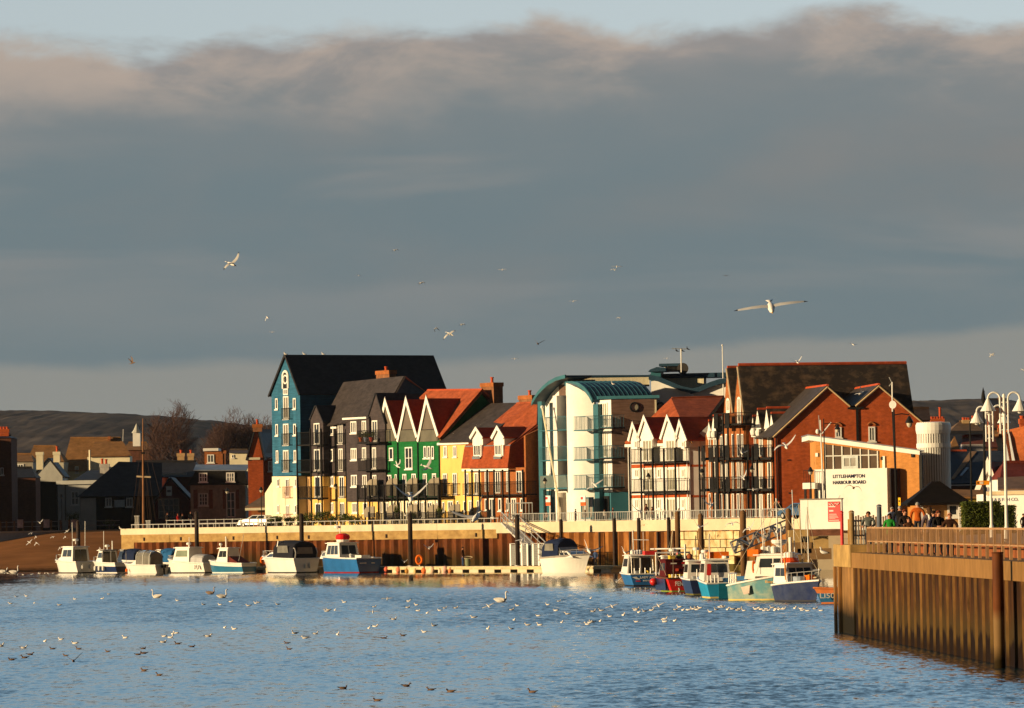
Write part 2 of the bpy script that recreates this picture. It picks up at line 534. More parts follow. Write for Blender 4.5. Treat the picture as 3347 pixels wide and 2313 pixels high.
sk = [(-1400, 1352), (-600, 1338), (0, 1331), (200, 1331), (400, 1337), (560, 1345), (700, 1357), (860, 1372), (1200, 1366), (1700, 1345), (2200, 1318), (2600, 1302), (2950, 1295), (3100, 1291), (3347, 1300), (3900, 1312), (4800, 1340)]
def skyline(px):
    for (a, ya), (c, yc) in zip(sk, sk[1:]):
        if a <= px <= c:
            t = (px - a) / (c - a); t = t * t * (3 - 2 * t)
            return ya + (yc - ya) * t
    return sk[0][1] if px < sk[0][0] else sk[-1][1]
hm = M('winter_woodland', (.064, .052, .048), .95, .3, .024, (1, .30, 2.2), col2=(.135, .102, .08), thr=(.44, .60), detail=7, spec=0)
rows = []
rr = random.Random(5)
NX, NY = 470, 60
for j in range(NY):
    t = j / (NY - 1)
    Y = 2100 + 2400 * t
    row = []
    for i in range(NX):
        X = -700 + 1400 * i / (NX - 1)
        px = W / 2 + X / 4000 * F
        top = P(px, skyline(px), 4000).z - 6
        s = min(1, max(0, (Y - 2100) / 1900)); s = s * s * (3 - 2 * s)
        z = 4 + (top - 4) * s
        z += (1.6 * math.sin(X * .021 + Y * .004) + .8 * math.sin(X * .047 - Y * .011)) * s * (1 - .6 * s) + rr.uniform(0, 1.3) * min(1, s * 3)
        if Y > 4050: z -= (Y - 4050) * .15
        row.append((X + rr.uniform(-.8, .8), Y, z))
    rows.append(row)
mb = MB().grid(rows)
structure(mb.build('hills', hm, smooth=True))
QW = quay_wall(0)
def qs(px): return QW.at(px, 1720)[0]                     # distance along the quay under a column of the picture
quay = thing('quay_wall', 'long pale concrete capped quay wall with rusty sheet piles behind the moored boats', 'quay wall', Q0)
s_split = qs(1622); s_end = 134.
mb = MB()
QW.wbox(mb, -2.6, s_split, 4.35, 5.08, 0, -1.6)
mb.build('coping', concrete, quay)
mb = MB()
QW.wbox(mb, -2.58, s_split, 3.42, 4.35, -.08, -1.6)
mb.build('stained_beam', concrete_stain, quay)
mb = MB()
QW.wbox(mb, s_split + .003, s_end, 3.95, 5.08, .03, -1.6)
c2 = mb.build('parapet', concrete, quay)
mb = MB()
prof, u, k = [], .6, 0
while u < s_end:
    a = 0 if k % 2 == 0 else -.42
    prof += [(u, a), (u + .62, a)]
    u += .9; k += 1
bot = [QW.pt(a, -1.2, b - .1) for a, b in prof]; top = [QW.pt(a, 3.96, b - .1) for a, b in prof]
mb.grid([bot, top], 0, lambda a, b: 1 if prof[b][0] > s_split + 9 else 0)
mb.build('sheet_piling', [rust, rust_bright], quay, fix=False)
mb = MB()                                                  # end face of the quay
e0 = QW.pt(-2.55, 0, -.05)
mb.prism([V((e0.x, e0.y, -1.2)), V((e0.x, e0.y, 3.42)), V((e0.x, e0.y, 3.42)) + QN * 60, V((e0.x, e0.y, -1.2)) + QN * 60], QD * 3.1)
mb.build('return_wall', concrete_stain, quay)
for px in (470, 590, 762, 905, 1008, 1262, 1555):
    uu = qs(px)
    mb = MB(); QW.wbox(mb, uu - .12, uu + .12, 3.6, 4.0, -.08, .05)
    mb.build('fixing', dark_pile, quay)
for px in (1838, 2012, 2092, 2190):
    uu = qs(px)
    mb = MB(); QW.wbox(mb, uu - .13, uu + .13, .3, 5.3, .05, .3)
    mb.build('fender_post', dark_pile, quay)
for px, z0 in ((1765, 1.), (1960, .8), (2060, .8), (2150, .8)):
    uu = qs(px)
    mb = MB(); QW.wbox(mb, uu - .1, uu + .1, -.5, 3.9, -.02, .12)
    mb.build('ladder_rail', dark_pile, quay)

mb = MB(); rk = random.Random(9)
ua, ub = qs(2222), qs(2405)
for j in range(4):
    u_ = ua - rk.uniform(0, .8); zz = .6 + j * .82
    while u_ < ub:
        w_ = rk.uniform(.9, 2.0)
        QW.wbox(mb, u_ + .04, u_ + w_ - .04, zz + .03, zz + .78, .02, rk.uniform(.16, .3))
        u_ += w_
mb.build('stone_facing', M('pale_masonry', (.66, .54, .30), .9, .3, 1.1, col2=(.42, .26, .09), thr=(.45, .65)), quay)
rl = thing('quay_railing', 'low pale railing with square openings along the left part of the quay', 'railing', QW.pt(1.5, 5.08))
mb = MB(); QW.wbox(mb, -1.1, s_split - .5, 5.50, 5.58, -.62, -.70); mb.build('top_rail', steel, rl)
for k in range(62):
    uu = -1. + (s_split + .3) * k / 61
    mb = MB(); QW.wbox(mb, uu - .045, uu + .045, 5.08, 5.5, -.62, -.70); mb.build('post', steel, rl)
rl = thing('promenade_railing', 'grey railing of close upright bars above the pale parapet', 'railing', QW.pt(s_split, 5.08))
u0, u1 = s_split + .6, s_end - 4
for z, t in ((5.92, .07), (5.16, .05)):
    mb = MB(); QW.wbox(mb, u0, u1, z, z + t, -.5, -.56); mb.build('rail', steel_grey, rl)
n = int((u1 - u0) / 1.9)
for k in range(n + 1):
    uu = u0 + (u1 - u0) * k / n
    mb = MB(); QW.wbox(mb, uu - .05, uu + .05, 5.08, 5.9, -.48, -.58); mb.build('post', steel, rl)
    if k < n:
        mb = MB()
        for q in range(1, 6):
            ub = uu + (u1 - u0) / n * q / 6
            QW.wbox(mb, ub - .03, ub + .03, 5.19, 5.93, -.515, -.545)
        mb.build('bar_panel', steel_grey, rl)
RB = quay_wall(6.5)
rl = thing('roadside_railing', 'taller posts and rails by the road behind the quay in front of the dark houses', 'railing', RB.pt(8, 4.95))
ua, ub = RB.at(545, 1705)[0], RB.at(900, 1705)[0]
for z in (5.95, 5.45):
    mb = MB(); RB.wbox(mb, ua, ub, z, z + .06, -.03, .03); mb.build('rail', steel_grey, rl)
for k in range(14):
    uu = ua + (ub - ua) * k / 13
    mb = MB(); RB.wbox(mb, uu - .05, uu + .05, 4.95, 6.05, -.05, .05); mb.build('post', steel, rl)

w0, w1 = at_z(-150, 637, 0), at_z(222, 650, 0)
wu = (w1 - w0).normalized()
RW = Wall(w0, wu, V((wu.y, -wu.x, 0)))
L = (w1 - w0).length
rw = thing('retaining_wall', 'grey sea wall in shade rising beside the brown slipway', 'wall', RW.pt(0, 0))
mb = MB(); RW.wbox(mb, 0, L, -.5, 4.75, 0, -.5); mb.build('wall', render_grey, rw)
mb = MB(); RW.wbox(mb, 0, L, 4.75, 4.98, .06, -.56); mb.build('coping', concrete, rw)
rl = thing('sea_wall_railing', 'timber post railing on top of the grey sea wall', 'railing', RW.pt(0, 4.98))
for z in (6.15, 5.55):
    mb = MB(); RW.wbox(mb, 0, L + 9, z, z + .05, -.2, -.25); mb.build('rail', steel_grey, rl)
for px in (-90, -40, 5, 24, 50, 78, 108, 140, 170, 201, 229, 258):
    uu = RW.at(px, 1715)[0]
    mb = MB(); RW.wbox(mb, uu - .1, uu + .1, 4.98, 6.35, -.13, -.33); mb.build('post', timber_pile, rl)
for px, lb in ((67, 'pale notice board fixed to the railing at the far left'), (153, 'pale grey notice fixed to the railing beside a gull'), (242, 'pinkish notice board on the railing next to the tall dark pile')):
    u_, z_ = RW.at(px, 1712)
    s = thing('notice_board', lb, 'notice', RW.pt(u_, z_, -.1), group='notices on the sea wall railing')
    mb = MB(); RW.wbox(mb, u_ - .48, u_ + .48, z_ - .5, z_ + .55, -.1, -.05); mb.build('board', M('notice_face', (.5, .42, .38), .6, .25, 3), s)
    mb = MB(); RW.wbox(mb, u_ - .52, u_ + .52, z_ + .55, z_ + .6, -.11, -.03); mb.build('frame', steel_grey, s)

PO = Q0 - QN * 9.0
PWALL = Wall(PO, QD, -QN)
def pont(px, back=0.):                                       # point on the pontoon's front edge under a column
    u_, _ = PWALL.at(px, 1862)
    return PWALL.pt(u_, 0, -back)
pa = PWALL.at(300, 1865)[0]; pb = PWALL.at(2005, 1865)[0]
pt = thing('pontoon', 'long low floating pontoon with pale deck along the quay', 'pontoon', PWALL.pt(pa, 0))
mb = MB(); PWALL.wbox(mb, pa, pb, .42, .62, 0, -2.6); mb.build('deck', M('pontoon_deck', (.55, .45, .28), .85, .15, 1.5), pt)
mb = MB(); PWALL.wbox(mb, pa, pb, .30, .50, .002, .07); mb.build('waling', M('waling_timber', (.60, .47, .25), .85, .25, 1, (2, 2, 1)), pt)
k = 0
u_ = pa + .4
while u_ < pb - 2:
    mb = MB(); PWALL.wbox(mb, u_, u_ + 1.7, -.4, .42, .03, -2.5); mb.build('float', concrete, pt)
    u_ += 3.0
piles = [(255, 1708, 605, .25, 'thick dark pile at the left end by the white cabin cruiser'),
         (642, 1678, None, .24, 'dark pile rising behind the small white boats'),
         (985, 1686, None, .24, 'dark pile behind the black canopied cruiser'),
         (1340, 1685, None, .24, 'dark pile with a bird on top beside the orange lifebuoy'),
         (1690, 1690, None, .24, 'dark pile beside the sloping gangway'),
         (2214, 1680, 440, .24, 'brown timber pile behind the red fishing boat'),
         (2290, 1688, 430, .24, 'brown timber pile behind the navy and white fishing boat'),
         (2428, 1678, 420, .27, 'brown timber pile behind the big teal fishing boat'),
         (2577, 1672, 400, .25, 'brown timber pile by the end of the truss gangway')]
for px, py, D, r, lb in piles:
    if D is None:
        base = pont(px, 2.95); D = base.y
    base = at_z(px, D, 0); q = P(px, py, D)
    t = thing('mooring_pile', lb, 'pile', (q.x, q.y, -1.5), group='mooring piles in the harbour')
    m = timber_pile if px > 2000 else dark_pile
    mb = MB(); mb.lathe((q.x, q.y, -1.5), [(r, 0), (r, q.z + 1.35), (r * .9, q.z + 1.5)], 14); mb.build('shaft', m, t, smooth=True)
    mb = MB(); mb.lathe((q.x, q.y, q.z), [(r * .98, 0), (r * 1.02, .1), (r * .4, .28)], 14); mb.build('cap', m, t)
    if px < 2000 and px > 300:
        mb = MB(); mb.lathe((q.x, q.y, .55), [(r + .12, 0), (r + .12, .16)], 14); mb.build('guide_ring', steel, t)

ga, gb = PWALL.shift(-2.3).at(1670, 1848)[0], PWALL.shift(-2.3).at(1800, 1848)[0]
GW = PWALL.shift(-2.3)
z0, z1 = .62, GW.at(1700, 1778)[1]
gt = thing('pontoon_gate', 'white posted mesh security fence with gate on the pontoon', 'gate', GW.pt(ga, .62))
for k in range(8):
    uu = ga + (gb - ga) * k / 7
    mb = MB(); GW.wbox(mb, uu - .13, uu + .13, z0, z1, -.05, .05); mb.build('post', white, gt)
    if k < 7:
        ub = ga + (gb - ga) * (k + 1) / 7
        mb = MB()
        for q in range(1, 9):
            x = uu + .13 + (ub - uu - .26) * q / 9
            GW.wbox(mb, x - .022, x + .022, z0 + .08, z1 - .1, -.02, .02)
        for q in range(9):
            z = z0 + .1 + (z1 - z0 - .25) * q / 8
            GW.wbox(mb, uu + .13, ub - .13, z - .02, z + .02, -.013, .013)
        mb.build('mesh_panel', steel_grey, gt)
mb = MB(); GW.wbox(mb, ga - .13, gb + .13, z1, z1 + .09, -.06, .06); mb.build('top_rail', steel, gt)
u_ = GW.at(1700, 1793)[0]; zz = GW.at(1700, 1793)[1]
s = thing('notice', 'small white notice on the mesh security fence', 'notice', GW.pt(u_, zz, .06))
mb = MB(); GW.wbox(mb, u_ - .3, u_ + .3, zz - .35, zz + .35, .06, .09); mb.build('board', white, s)
mb = MB(); GW.wbox(mb, u_ - .22, u_ + .22, zz + .05, zz + .25, .092, .1); mb.build('printed_band', M('faded_red', (.5, .2, .12)), s)

def gangway(name, lb, a, b, wid, h, side, truss=False):
    """a: top end, b: low end"""
    t = thing(name, lb, 'gangway', a)
    d = (b - a); dn = d.normalized(); sd = V(side).normalized()
    up = sd.cross(dn); up = up if up.z > 0 else -up
    mb = MB(); mb.prism([a, a + sd * wid, b + sd * wid, b], up * -.18); mb.build('walkway', M('pale_aluminium_deck', (.55, .52, .47), .6, .1), t)
    n = 7
    for s_ in (0, 1):
        o = sd * (wid * s_ + (.06 if s_ else -.06))
        mb = MB(); mb.tube(a + o + up * h, b + o + up * h, .06); mb.build('handrail', steel, t)
        mb = MB(); mb.tube(a + o + up * h * .5, b + o + up * h * .5, .04); mb.build('midrail', steel, t)
        for k in range(n + 1):
            p = a + d * (k / n) + o
            mb = MB(); mb.tube(p - up * .1, p + up * h, .05); mb.build('post', steel, t)
            if truss and k < n:
                p2 = a + d * ((k + 1) / n) + o
                mb = MB(); mb.tube(p if k % 2 else p + up * h, p2 + up * h if k % 2 else p2, .085); mb.build('brace', steel, t)
    return t
a = QW.pt(qs(1640), 5.12, .1); b = P(1775, 1838, pont(1760, 1.5).y + 1.)
b.z = .8
gangway('gangway', 'grey sloping gangway from the quay down to the pontoon gate', a, b, 1.5, 1.15, QN)
a = P(2588, 1730, 420); b = P(2400, 1806, 414)
gangway('truss_gangway', 'grey truss gangway sloping down behind the fishing boats', a, b, 1.6, 1.55, (.1, 1, 0), True)
cg0 = QW.pt(qs(1625), 5.08, -1.2)
cg = thing('gangway_cage', 'grey barred gate enclosure at the head of the gangway on the quay', 'gate', cg0)
for k in range(9):
    p = cg0 + QD * (.62 * k)
    mb = MB(); mb.tube(p, p + UP * 2.0, .05); mb.build('bar', steel_grey, cg)
mb = MB(); mb.tube(cg0 + UP * 2.0, cg0 + QD * 5.0 + UP * 2.0, .05); mb.build('top_rail', steel_grey, cg)

def lifebuoy(px, py, D, lb, post_z):
    q = P(px, py, D)
    t = thing('lifebuoy_stand', lb, 'lifebuoy', (q.x, q.y, post_z))
    mb = MB(); mb.box((q.x, q.y + .2, (post_z + q.z) / 2), .12, .1, q.z - post_z); mb.build('post', white, t)
    mb = MB()
    mb.path([q + V((.30 * math.cos(a_), 0, .42 * math.sin(a_))) for a_ in [2 * math.pi * k / 20 for k in range(20)]], .13, 8, 0, True)
    mb.build('ring', orange_plastic, t, smooth=True)
lifebuoy(862, 1832, pont(862, 2.2).y, 'orange lifebuoy on a stand between two white cruisers', .62)
lifebuoy(1370, 1829, pont(1370, 2.2).y, 'orange lifebuoy on a stand next to the dark pile on the pontoon', .62)
for k, (px, py, r, m, lb) in enumerate([(1262, 1860, .27, (.8, .17, .1), 'round coral red buoy beside the stern of the navy boat'), (1302, 1862, .30, (.75, .24, .13), 'round salmon buoy on the pontoon edge, first of a line'),
        (1330, 1866, .24, (.5, .25, .06), 'dull ochre buoy below the dark pile'), (1357, 1868, .2, (.75, .5, .2), 'small yellow buoy right of the dark pile'),
        (1386, 1864, .3, (.8, .2, .06), 'bright orange buoy under the lifebuoy'), (1413, 1863, .36, (.8, .58, .4), 'large pale pink buoy in the middle of the buoy line'),
        (1438, 1868, .2, (.7, .6, .45), 'small cream buoy between two pink ones'), (1455, 1860, .34, (.75, .45, .36), 'dusky pink buoy near the end of the buoy line'), (1471, 1865, .22, (.8, .28, .12), 'small orange buoy, last of the buoy line')]):
    base = pont(px, -.3); q = P(px, py, base.y); q.z = max(q.z, r * .5)
    t = thing('mooring_buoy', lb, 'buoy', (q.x, q.y, 0), group='buoys along the pontoon edge')
    mb = MB(); mb.ball(q, r, 0, 14, 1.08); mb.build('float_ball', M('buoy_%d' % k, m, .5, .1, 3), t, smooth=True)
    mb = MB(); mb.tube(q + UP * r, q + UP * (r + .14), .05); mb.build('eye', dark_pile, t)

pw_m = M('pier_sheet_piling', (.082, .032, .009), .85, .35, .9, (1.5, 1.5, .4), col2=(.018, .009, .004), thr=(.36, .62), bump=.6)
tide(pw_m, (.046, .027, .008), 1.6, .55, .45)
tide(pw_m, (.012, .006, .003), .85, .8, .10, (.7, .7, .15))
pier = thing('pier_wall', 'tall ribbed steel pier wall with timber coloured coping at the right', 'pier', PW(222))
pu = (PW(80) - PW(222)).normalized()
PIW = Wall(PW(222), pu, V((pu.y, -pu.x, 0)))
if PIW.n.x > 0: PIW.n = -PIW.n
PL = (PW(80) - PW(222)).length
mb = MB(); PIW.wbox(mb, 6.6, PL, 2.95, 3.61, .06, -2.0); mb.build('coping', M('pier_coping', (.29, .155, .052), .85, .2, .8, (2, 2, 1), col2=(.19, .10, .034)), pier)
prof, u_ = [], 6.6
while u_ < PL:
    prof += [(u_, -.085), (u_ + 1.62, -.095), (u_ + 1.66, -.005), (u_ + 1.76, .0), (u_ + 1.84, -.085)]
    u_ += 1.98
zs = [-1.5, 0, .5, 1.2, 2.0, 2.6, 2.95]
rr = random.Random(3)
rib_m = tide(tide(M('bright_rib_steel', (.20, .100, .028), .75, .3, 1.2, (1.5, 1.5, .5), col2=(.050, .024, .008), bump=.5), (.095, .055, .016), 1.2, .5, .5), (.028, .014, .005), .4, .4, .2)  # worn rib faces, painted paler still for the light their edges catch
mb = MB().grid([[PIW.pt(a, z, b + rr.uniform(-.008, .008)) for a, b in prof] for z in zs], 0, lambda a_, b_: 1 if b_ % 5 in (2, 3) else 0)
mb.build('sheet_piling', [pw_m, rib_m], pier, fix=False)
mb = MB(); PIW.wbox(mb, -.1, 6.5, -1.5, 2.95, -.02, -2.2)
mb.build('corner_pier', tide(M('corner_concrete', (.34, .18, .06), .85, .35, .9, (1, 1, .6), col2=(.15, .08, .03)), (.015, .012, .006), 1.2, .6, .5), pier)
mb = MB(); PIW.wbox(mb, -.5, 6.59, 2.96, 3.95, .10, -2.4); mb.build('corner_cap', M('cap_concrete', (.38, .24, .085), .9, .3, 1.2), pier)
for k, u_ in enumerate((-.3, 1.6)):
    mb = MB(); PIW.wbox(mb, u_ - .24, u_ + .26, -1.5, 2.94, .0, .12); mb.build('fender_timber', tide(M('fender_timber', (.26, .13, .04), .85, .35, 2, (3, 3, .4)), (.012, .009, .005), 1.3, .5, .5) if k == 0 else MATS['fender_timber'], pier)
mb = MB(); PIW.wbox(mb, 6.6, PL, 3.612, 4.11, -1.75, -2.1); mb.build('kerb_wall', M('kerb_brick', (.26, .085, .03), .85, .25, 2), pier)
rl = thing('pier_railing', 'long tan pier railing with posts and two rails before the crowd', 'railing', PIW.pt(6.8, 3.61))
tan_metal = M('tan_rail_paint', (.38, .22, .11), .6, .15, 2)
for z, t in ((4.66, .07), (4.08, .05)):
    mb = MB(); PIW.wbox(mb, 6.8, PL, z, z + t, -.62, -.69); mb.build('rail', tan_metal, rl)
n = 60
for k in range(n):
    uu = 6.9 + k * 2.0
    if uu > PL: break
    mb = MB(); PIW.wbox(mb, uu - .05, uu + .05, 3.61, 4.659, -.60, -.71); mb.build('post', tan_metal, rl)
    mb = MB()
    for q in range(1, 6):
        ub = uu + q * 2.0 / 6
        PIW.wbox(mb, ub - .013, ub + .013, 4.13, 4.66, -.642, -.668)
    mb.build('infill_bars', tan_metal, rl)
rl = thing('corner_railing', 'short tan railing with timber post at the far end of the pier', 'railing', PIW.pt(0, 3.95))
e = PIW.pt(3.0, 3.95, -.3)
for q in range(8):
    p = e + V((.13 + .13 * q, .2 * q, 0))
    mb = MB(); mb.tube(p, p + UP * 1.05, .03); mb.build('bar', steel_grey if q % 3 else tan_metal, rl)
mb = MB(); mb.box(e + UP * .56, .19, .19, 1.14); mb.build('corner_post', M('post_timber', (.52, .28, .08), .85, .25, 2, (3, 3, .5)), rl)
for z in (1.05, .4):
    mb = MB(); mb.tube(e + UP * z, e + UP * z + V((1.2, 1.6, 0)), .04); mb.build('rail', tan_metal, rl)
q = P(3315, 1806, 163)
t = thing('steel_pile', 'thick rusty round steel pile standing against the pier wall', 'pile', (q.x, q.y, -1.5))
bm_ = tide(tide(M('rusty_tube', (.15, .048, .014), .6, .3, 1.5, (1, 1, .4), col2=(.08, .028, .012)), (.20, .12, .05), 1.9, .35, .2), (.03, .02, .008), .55, .45, .3)
bx = PIW.pt(PIW.at(3315, 1900)[0], 0, .55)
mb = MB(); mb.lathe((bx.x, bx.y, -1.5), [(.18 * 1.0, 0), (.18, .01), (.185, q.z + 1.5)], 20)
mb = MB(); mb.lathe((bx.x, bx.y, -1.5), [(.19, 0), (.19, q.z + 1.45), (.17, q.z + 1.5)], 20)
mb.build('shaft', bm_, t, smooth=True)
mb = MB(); mb.lathe((bx.x, bx.y, q.z - .04), [(.2, 0), (.2, .05)], 20); mb.build('rim', rust, t)
def body(root, name, wall, pts, zb, ex, mat, side=None):
    """solid of a house: outline on its front plane (columns and rows of the picture), drawn back by the vector ex"""
    q = [wall.hit(x, y) for x, y in pts]
    ua, ub = [(p - wall.o).dot(wall.u) for p in (q[0], q[-1])]
    if not isinstance(zb, float): zb = wall.at(pts[0][0], zb)[1]
    q = q + [wall.pt(ub, zb), wall.pt(ua, zb)]
    return MB().prism(q, ex, 0, 1 if side else None).build(name, [mat, side] if side else mat, root)
def slab(root, name, pts, mat, th=.18, lift=.06):
    pts = [V(p) for p in pts]
    n = (pts[1] - pts[0]).cross(pts[2] - pts[0]).normalized()
    if n.z < 0: n = -n
    return MB().prism([p + n * lift for p in pts], n * th).build(name, mat, root)
def win(root, wall, x0, y0, x1, y1, bars=1, mat=None, bw=.14, sill=True, name='window', gl=None, cross=0, out=.0):
    """frame and sill as one mesh, the glass as its child"""
    w = wall.shift(out) if out else wall
    u0, u1, z0, z1 = w.rect(x0, y0, x1, y1)
    b = min(bw, (u1 - u0) * .22)
    mb = MB()
    w.wbox(mb, u0, u0 + b, z0, z1, .0, .09); w.wbox(mb, u1 - b, u1, z0, z1, .0, .09)
    w.wbox(mb, u0 + b, u1 - b, z1 - b, z1, .0, .087); w.wbox(mb, u0 + b, u1 - b, z0, z0 + b, .0, .087)
    iu, iw = u0 + b, (u1 - u0 - 2 * b)
    for k in range(1, bars + 1):
        c = iu + iw * k / (bars + 1)
        t = min(.06, iw * .12)
        w.wbox(mb, c - t, c + t, z0 + b, z1 - b, .01, .083)
    for k in range(1, cross + 1):
        c = z0 + b + (z1 - z0 - 2 * b) * k / (cross + 1)
        w.wbox(mb, iu, iu + iw, c - .035, c + .035, .012, .08)
    if sill: w.wbox(mb, u0 - .12, u1 + .12, z0 - .13, z0 - .002, .0, .16)
    o = mb.build(name, mat or white, root)
    mb = MB(); w.wbox(mb, iu - .01, iu + iw + .01, z0 + b - .01, z1 - b + .01, .005, .03)
    mb.build('pane', gl or R.choice((glass, glass, glass_mid, glass_net)), o)
    return o
def bars(wall, u0, u1, z0, z1, o, mb, pitch=.13, t=.026):
    n = max(2, int((u1 - u0) / pitch))
    wall.wbox(mb, u0, u1, z1 - .05, z1, o - .03, o + .03)
    wall.wbox(mb, u0, u1, z0, z0 + .05, o - .03, o + .03)
    for k in range(n + 1):
        c = u0 + (u1 - u0) * k / n
        wall.wbox(mb, c - t / 2, c + t / 2, z0 + .05, z1 - .05, o - t / 2, o + t / 2)
    return mb
def juliet(root, wall, x0, y0, x1, y1, mat=None):
    w = wall.shift(.32)
    u0, u1, z0, z1 = w.rect(x0, y0, x1, y1)
    mb = MB(); bars(wall, u0, u1, z0, z1, .32, mb)
    for c in (u0, u1):
        wall.wbox(mb, c - .03, c + .03, z1 - .052, z1 - .001, .0, .29)
        wall.wbox(mb, c - .03, c + .03, z0 + .001, z0 + .052, .0, .29)
    return mb.build('balcony_rail', mat or black, root)
def balcony(root, wall, x0, x1, yt, yb, d=1.5, sb=None, posts=(), zpost=None, mat=None, slabm=None, side=True, pitch=.13, solid=None, roof_y=None):
    w = wall.shift(d)
    u0, u1, z0, z1 = w.rect(x0, yt, x1, yb)
    zs = w.at(x0, sb)[1] if sb else z0 - .22
    mb = MB(); wall.wbox(mb, u0, u1, zs, z0 - .003, .02, d + .06)
    b = mb.build('balcony', slabm or black, root)
    mb = MB(); bars(wall, u0 + .05, u1 - .05, z0, z1, d, mb, pitch)
    if side:
        for c in (u0 + .02, u1 - .02):
            for z in (z0, z1 - .05):
                wall.wbox(mb, c - .025, c + .025, z, z + .05, .02, d)
            for k in range(1, 8):
                o = d * k / 8
                wall.wbox(mb, c - .013, c + .013, z0 + .05, z1 - .05, o - .013, o + .013)
    mb.build('railing', mat or black, b)
    if solid:
        mb = MB(); wall.wbox(mb, u0 + .06, u1 - .06, z0 + .06, z1 - .06, d - .06, d - .04); mb.build('glass_panel', solid, b)
    for px in posts:
        up = w.at(px, yt)[0]
        zt = w.at(px, roof_y)[1] if roof_y else z1 + .02
        mb = MB(); wall.wbox(mb, up - .075, up + .075, zpost if zpost is not None else G - .1, zt, d + .08, d + .23)
        mb.build('post', mat or black, b)
    return b
def gable_roof(root, wall, Lp, Ap, Rp, ex, mat, name='roof', over=.18, front=.25, barge=None, right_ext=None, th=.16):
    """two slopes over a gable drawn back by ex; barge = (material, width)"""
    L, A, R_ = [wall.hit(*p) for p in (Lp, Ap, Rp)]
    ex = V(ex); e = ex.normalized()
    f = -e * front
    mb = MB()
    for E in (L, R_):
        d = (E - A); E2 = A + d * (1 + over / d.length)
        n = d.cross(ex).normalized()
        if n.z < 0: n = -n
        p = [A + f, E2 + f, E2 + ex, A + ex]
        mb.prism([q + n * .02 for q in p], n * th)
    o = mb.build(name, mat, root)
    if barge:
        for E in (L, R_):
            d = (E - A); E2 = A + d * (1 + over / d.length)
            dn = d.normalized(); n = dn.cross(wall.n); n = n if n.z > 0 else -n
            q = [A + n * (th + .05), E2 + n * (th + .05), E2 - n * barge[1], A - n * barge[1]]
            q[3] = A - UP * (barge[1] / max(.2, abs(n.z)))
            q[0] = A + UP * ((th + .05) / max(.2, abs(n.z)))
            MB().prism([p - e * (front + .002) for p in q], -e * .1).build('barge_board', barge[0], root)
    return o
def ridge(root, a, b, mat=None, r=.14):
    return MB().tube(a, b, r, n=6).build('ridge_tiles', mat or ridge_red, root)
def chimney(root, wall, x0, x1, yt, yb, pots, mat=None, dep=1.1, potm=None, cap=True):
    u0, u1, z0, z1 = wall.rect(x0, yt, x1, yb)
    mb = MB(); wall.wbox(mb, u0 + .08, u1 - .08, z0, z1 - .45, -dep + .08, -.08)
    c = mb.build('chimney', mat if mat and mat != brick_orange else M('brown_chimney_brick', (.24, .105, .05), .85, .3, 3), root)
    mat = mat or brick_orange
    if cap:
        mb = MB(); wall.wbox(mb, u0, u1, z1 - .45, z1, -dep, 0); mb.build('chimney_cap', mat, c)
    for px, y in pots:
        up, zp = wall.at(px, y)
        mb = MB(); mb.lathe(wall.pt(up, z1, -dep / 2), [(.2, 0), (.16, .1), (.15, zp - z1 - .15), (.22, zp - z1 - .1), (.2, zp - z1)], 10)
        mb.build('chimney_pot', potm or ridge_red, c, smooth=False)
    return c
def drain(root, wall, px, y0, y1, mat=None, o=.1):
    a = wall.at(px, y0); b = wall.at(px, y1)
    return MB().tube(wall.pt(a[0], a[1], o), wall.pt(a[0], b[1], o), .07, n=5).build('drainpipe', mat or black, root)

W12 = quay_wall(12.)
def hq(px, py, off): return hit(px, py, Q0 + QN * off, QN)

t = thing('blue_apartment_house', 'tall narrow blue boarded gabled house with black roof and cream base', 'house', W12.pt(W12.at(935, 1700)[0], G - .1))
ex = QN * 20.5
body(t, 'lower_wall', W12, [(889, 1557), (973, 1556)], G - .15, ex, cream)
body(t, 'wall', W12.shift(.06), [(887.5, 1290), (936, 1164), (980, 1284)], W12.shift(.06).at(889, 1556)[1], ex, blue)
gable_roof(t, W12, (884, 1292), (935, 1161), (981, 1286), ex, slate_dark, over=.2, front=.15, barge=(slate_dark, .08), th=.12)
body(t, 'lean_to', W12, [(866, 1612), (889, 1575)], G - .15, QN * 8, cream)
wx = W12.shift(.06)
for y0, y1, ry in ((1295, 1368, 1334), (1385, 1453, 1417), (1471, 1539, 1503)):
    win(t, wx, 927, y0, 945.5, y1, 1, name='french_window'); juliet(t, wx, 919, ry, 948, y1 + 1)
for x0, x1 in ((901, 909.5), (959, 968.5)):
    for k, (y0, y1) in enumerate(((1302, 1337), (1386, 1423), (1472, 1510))):
        win(t, wx, x0 + k * 1.2, y0 - (x0 > 950), x1 + k * 1.2, y1 - (x0 > 950), 0)
win(t, wx, 927, 1270, 943, 1290, 2, name='transom_window', sill=False)
mb = MB()                                                    # arched frame with round light
ua, za = wx.at(926.5, 1270); ub, _ = wx.at(943.5, 1270); uc = (ua + ub) / 2; rw = (ub - ua) / 2
_, zt = wx.at(935, 1213); zc = zt - rw * 1.05
pts_o = [wx.pt(uc + rw * math.cos(a), zc + rw * 1.05 * math.sin(a), .06) for a in [math.pi * k / 12 for k in range(13)]]
pts_o = [wx.pt(ub, za, .06)] + pts_o + [wx.pt(ua, za, .06)]
mb.path(pts_o, .16, 6)
mb.path([wx.pt(uc + rw * .78 * math.cos(a), zc - rw * .55 + rw * .8 * math.sin(a), .06) for a in [math.pi * k / 8 for k in range(16)]], .10, 5, 0, True)
o = mb.build('arched_window', white, t)
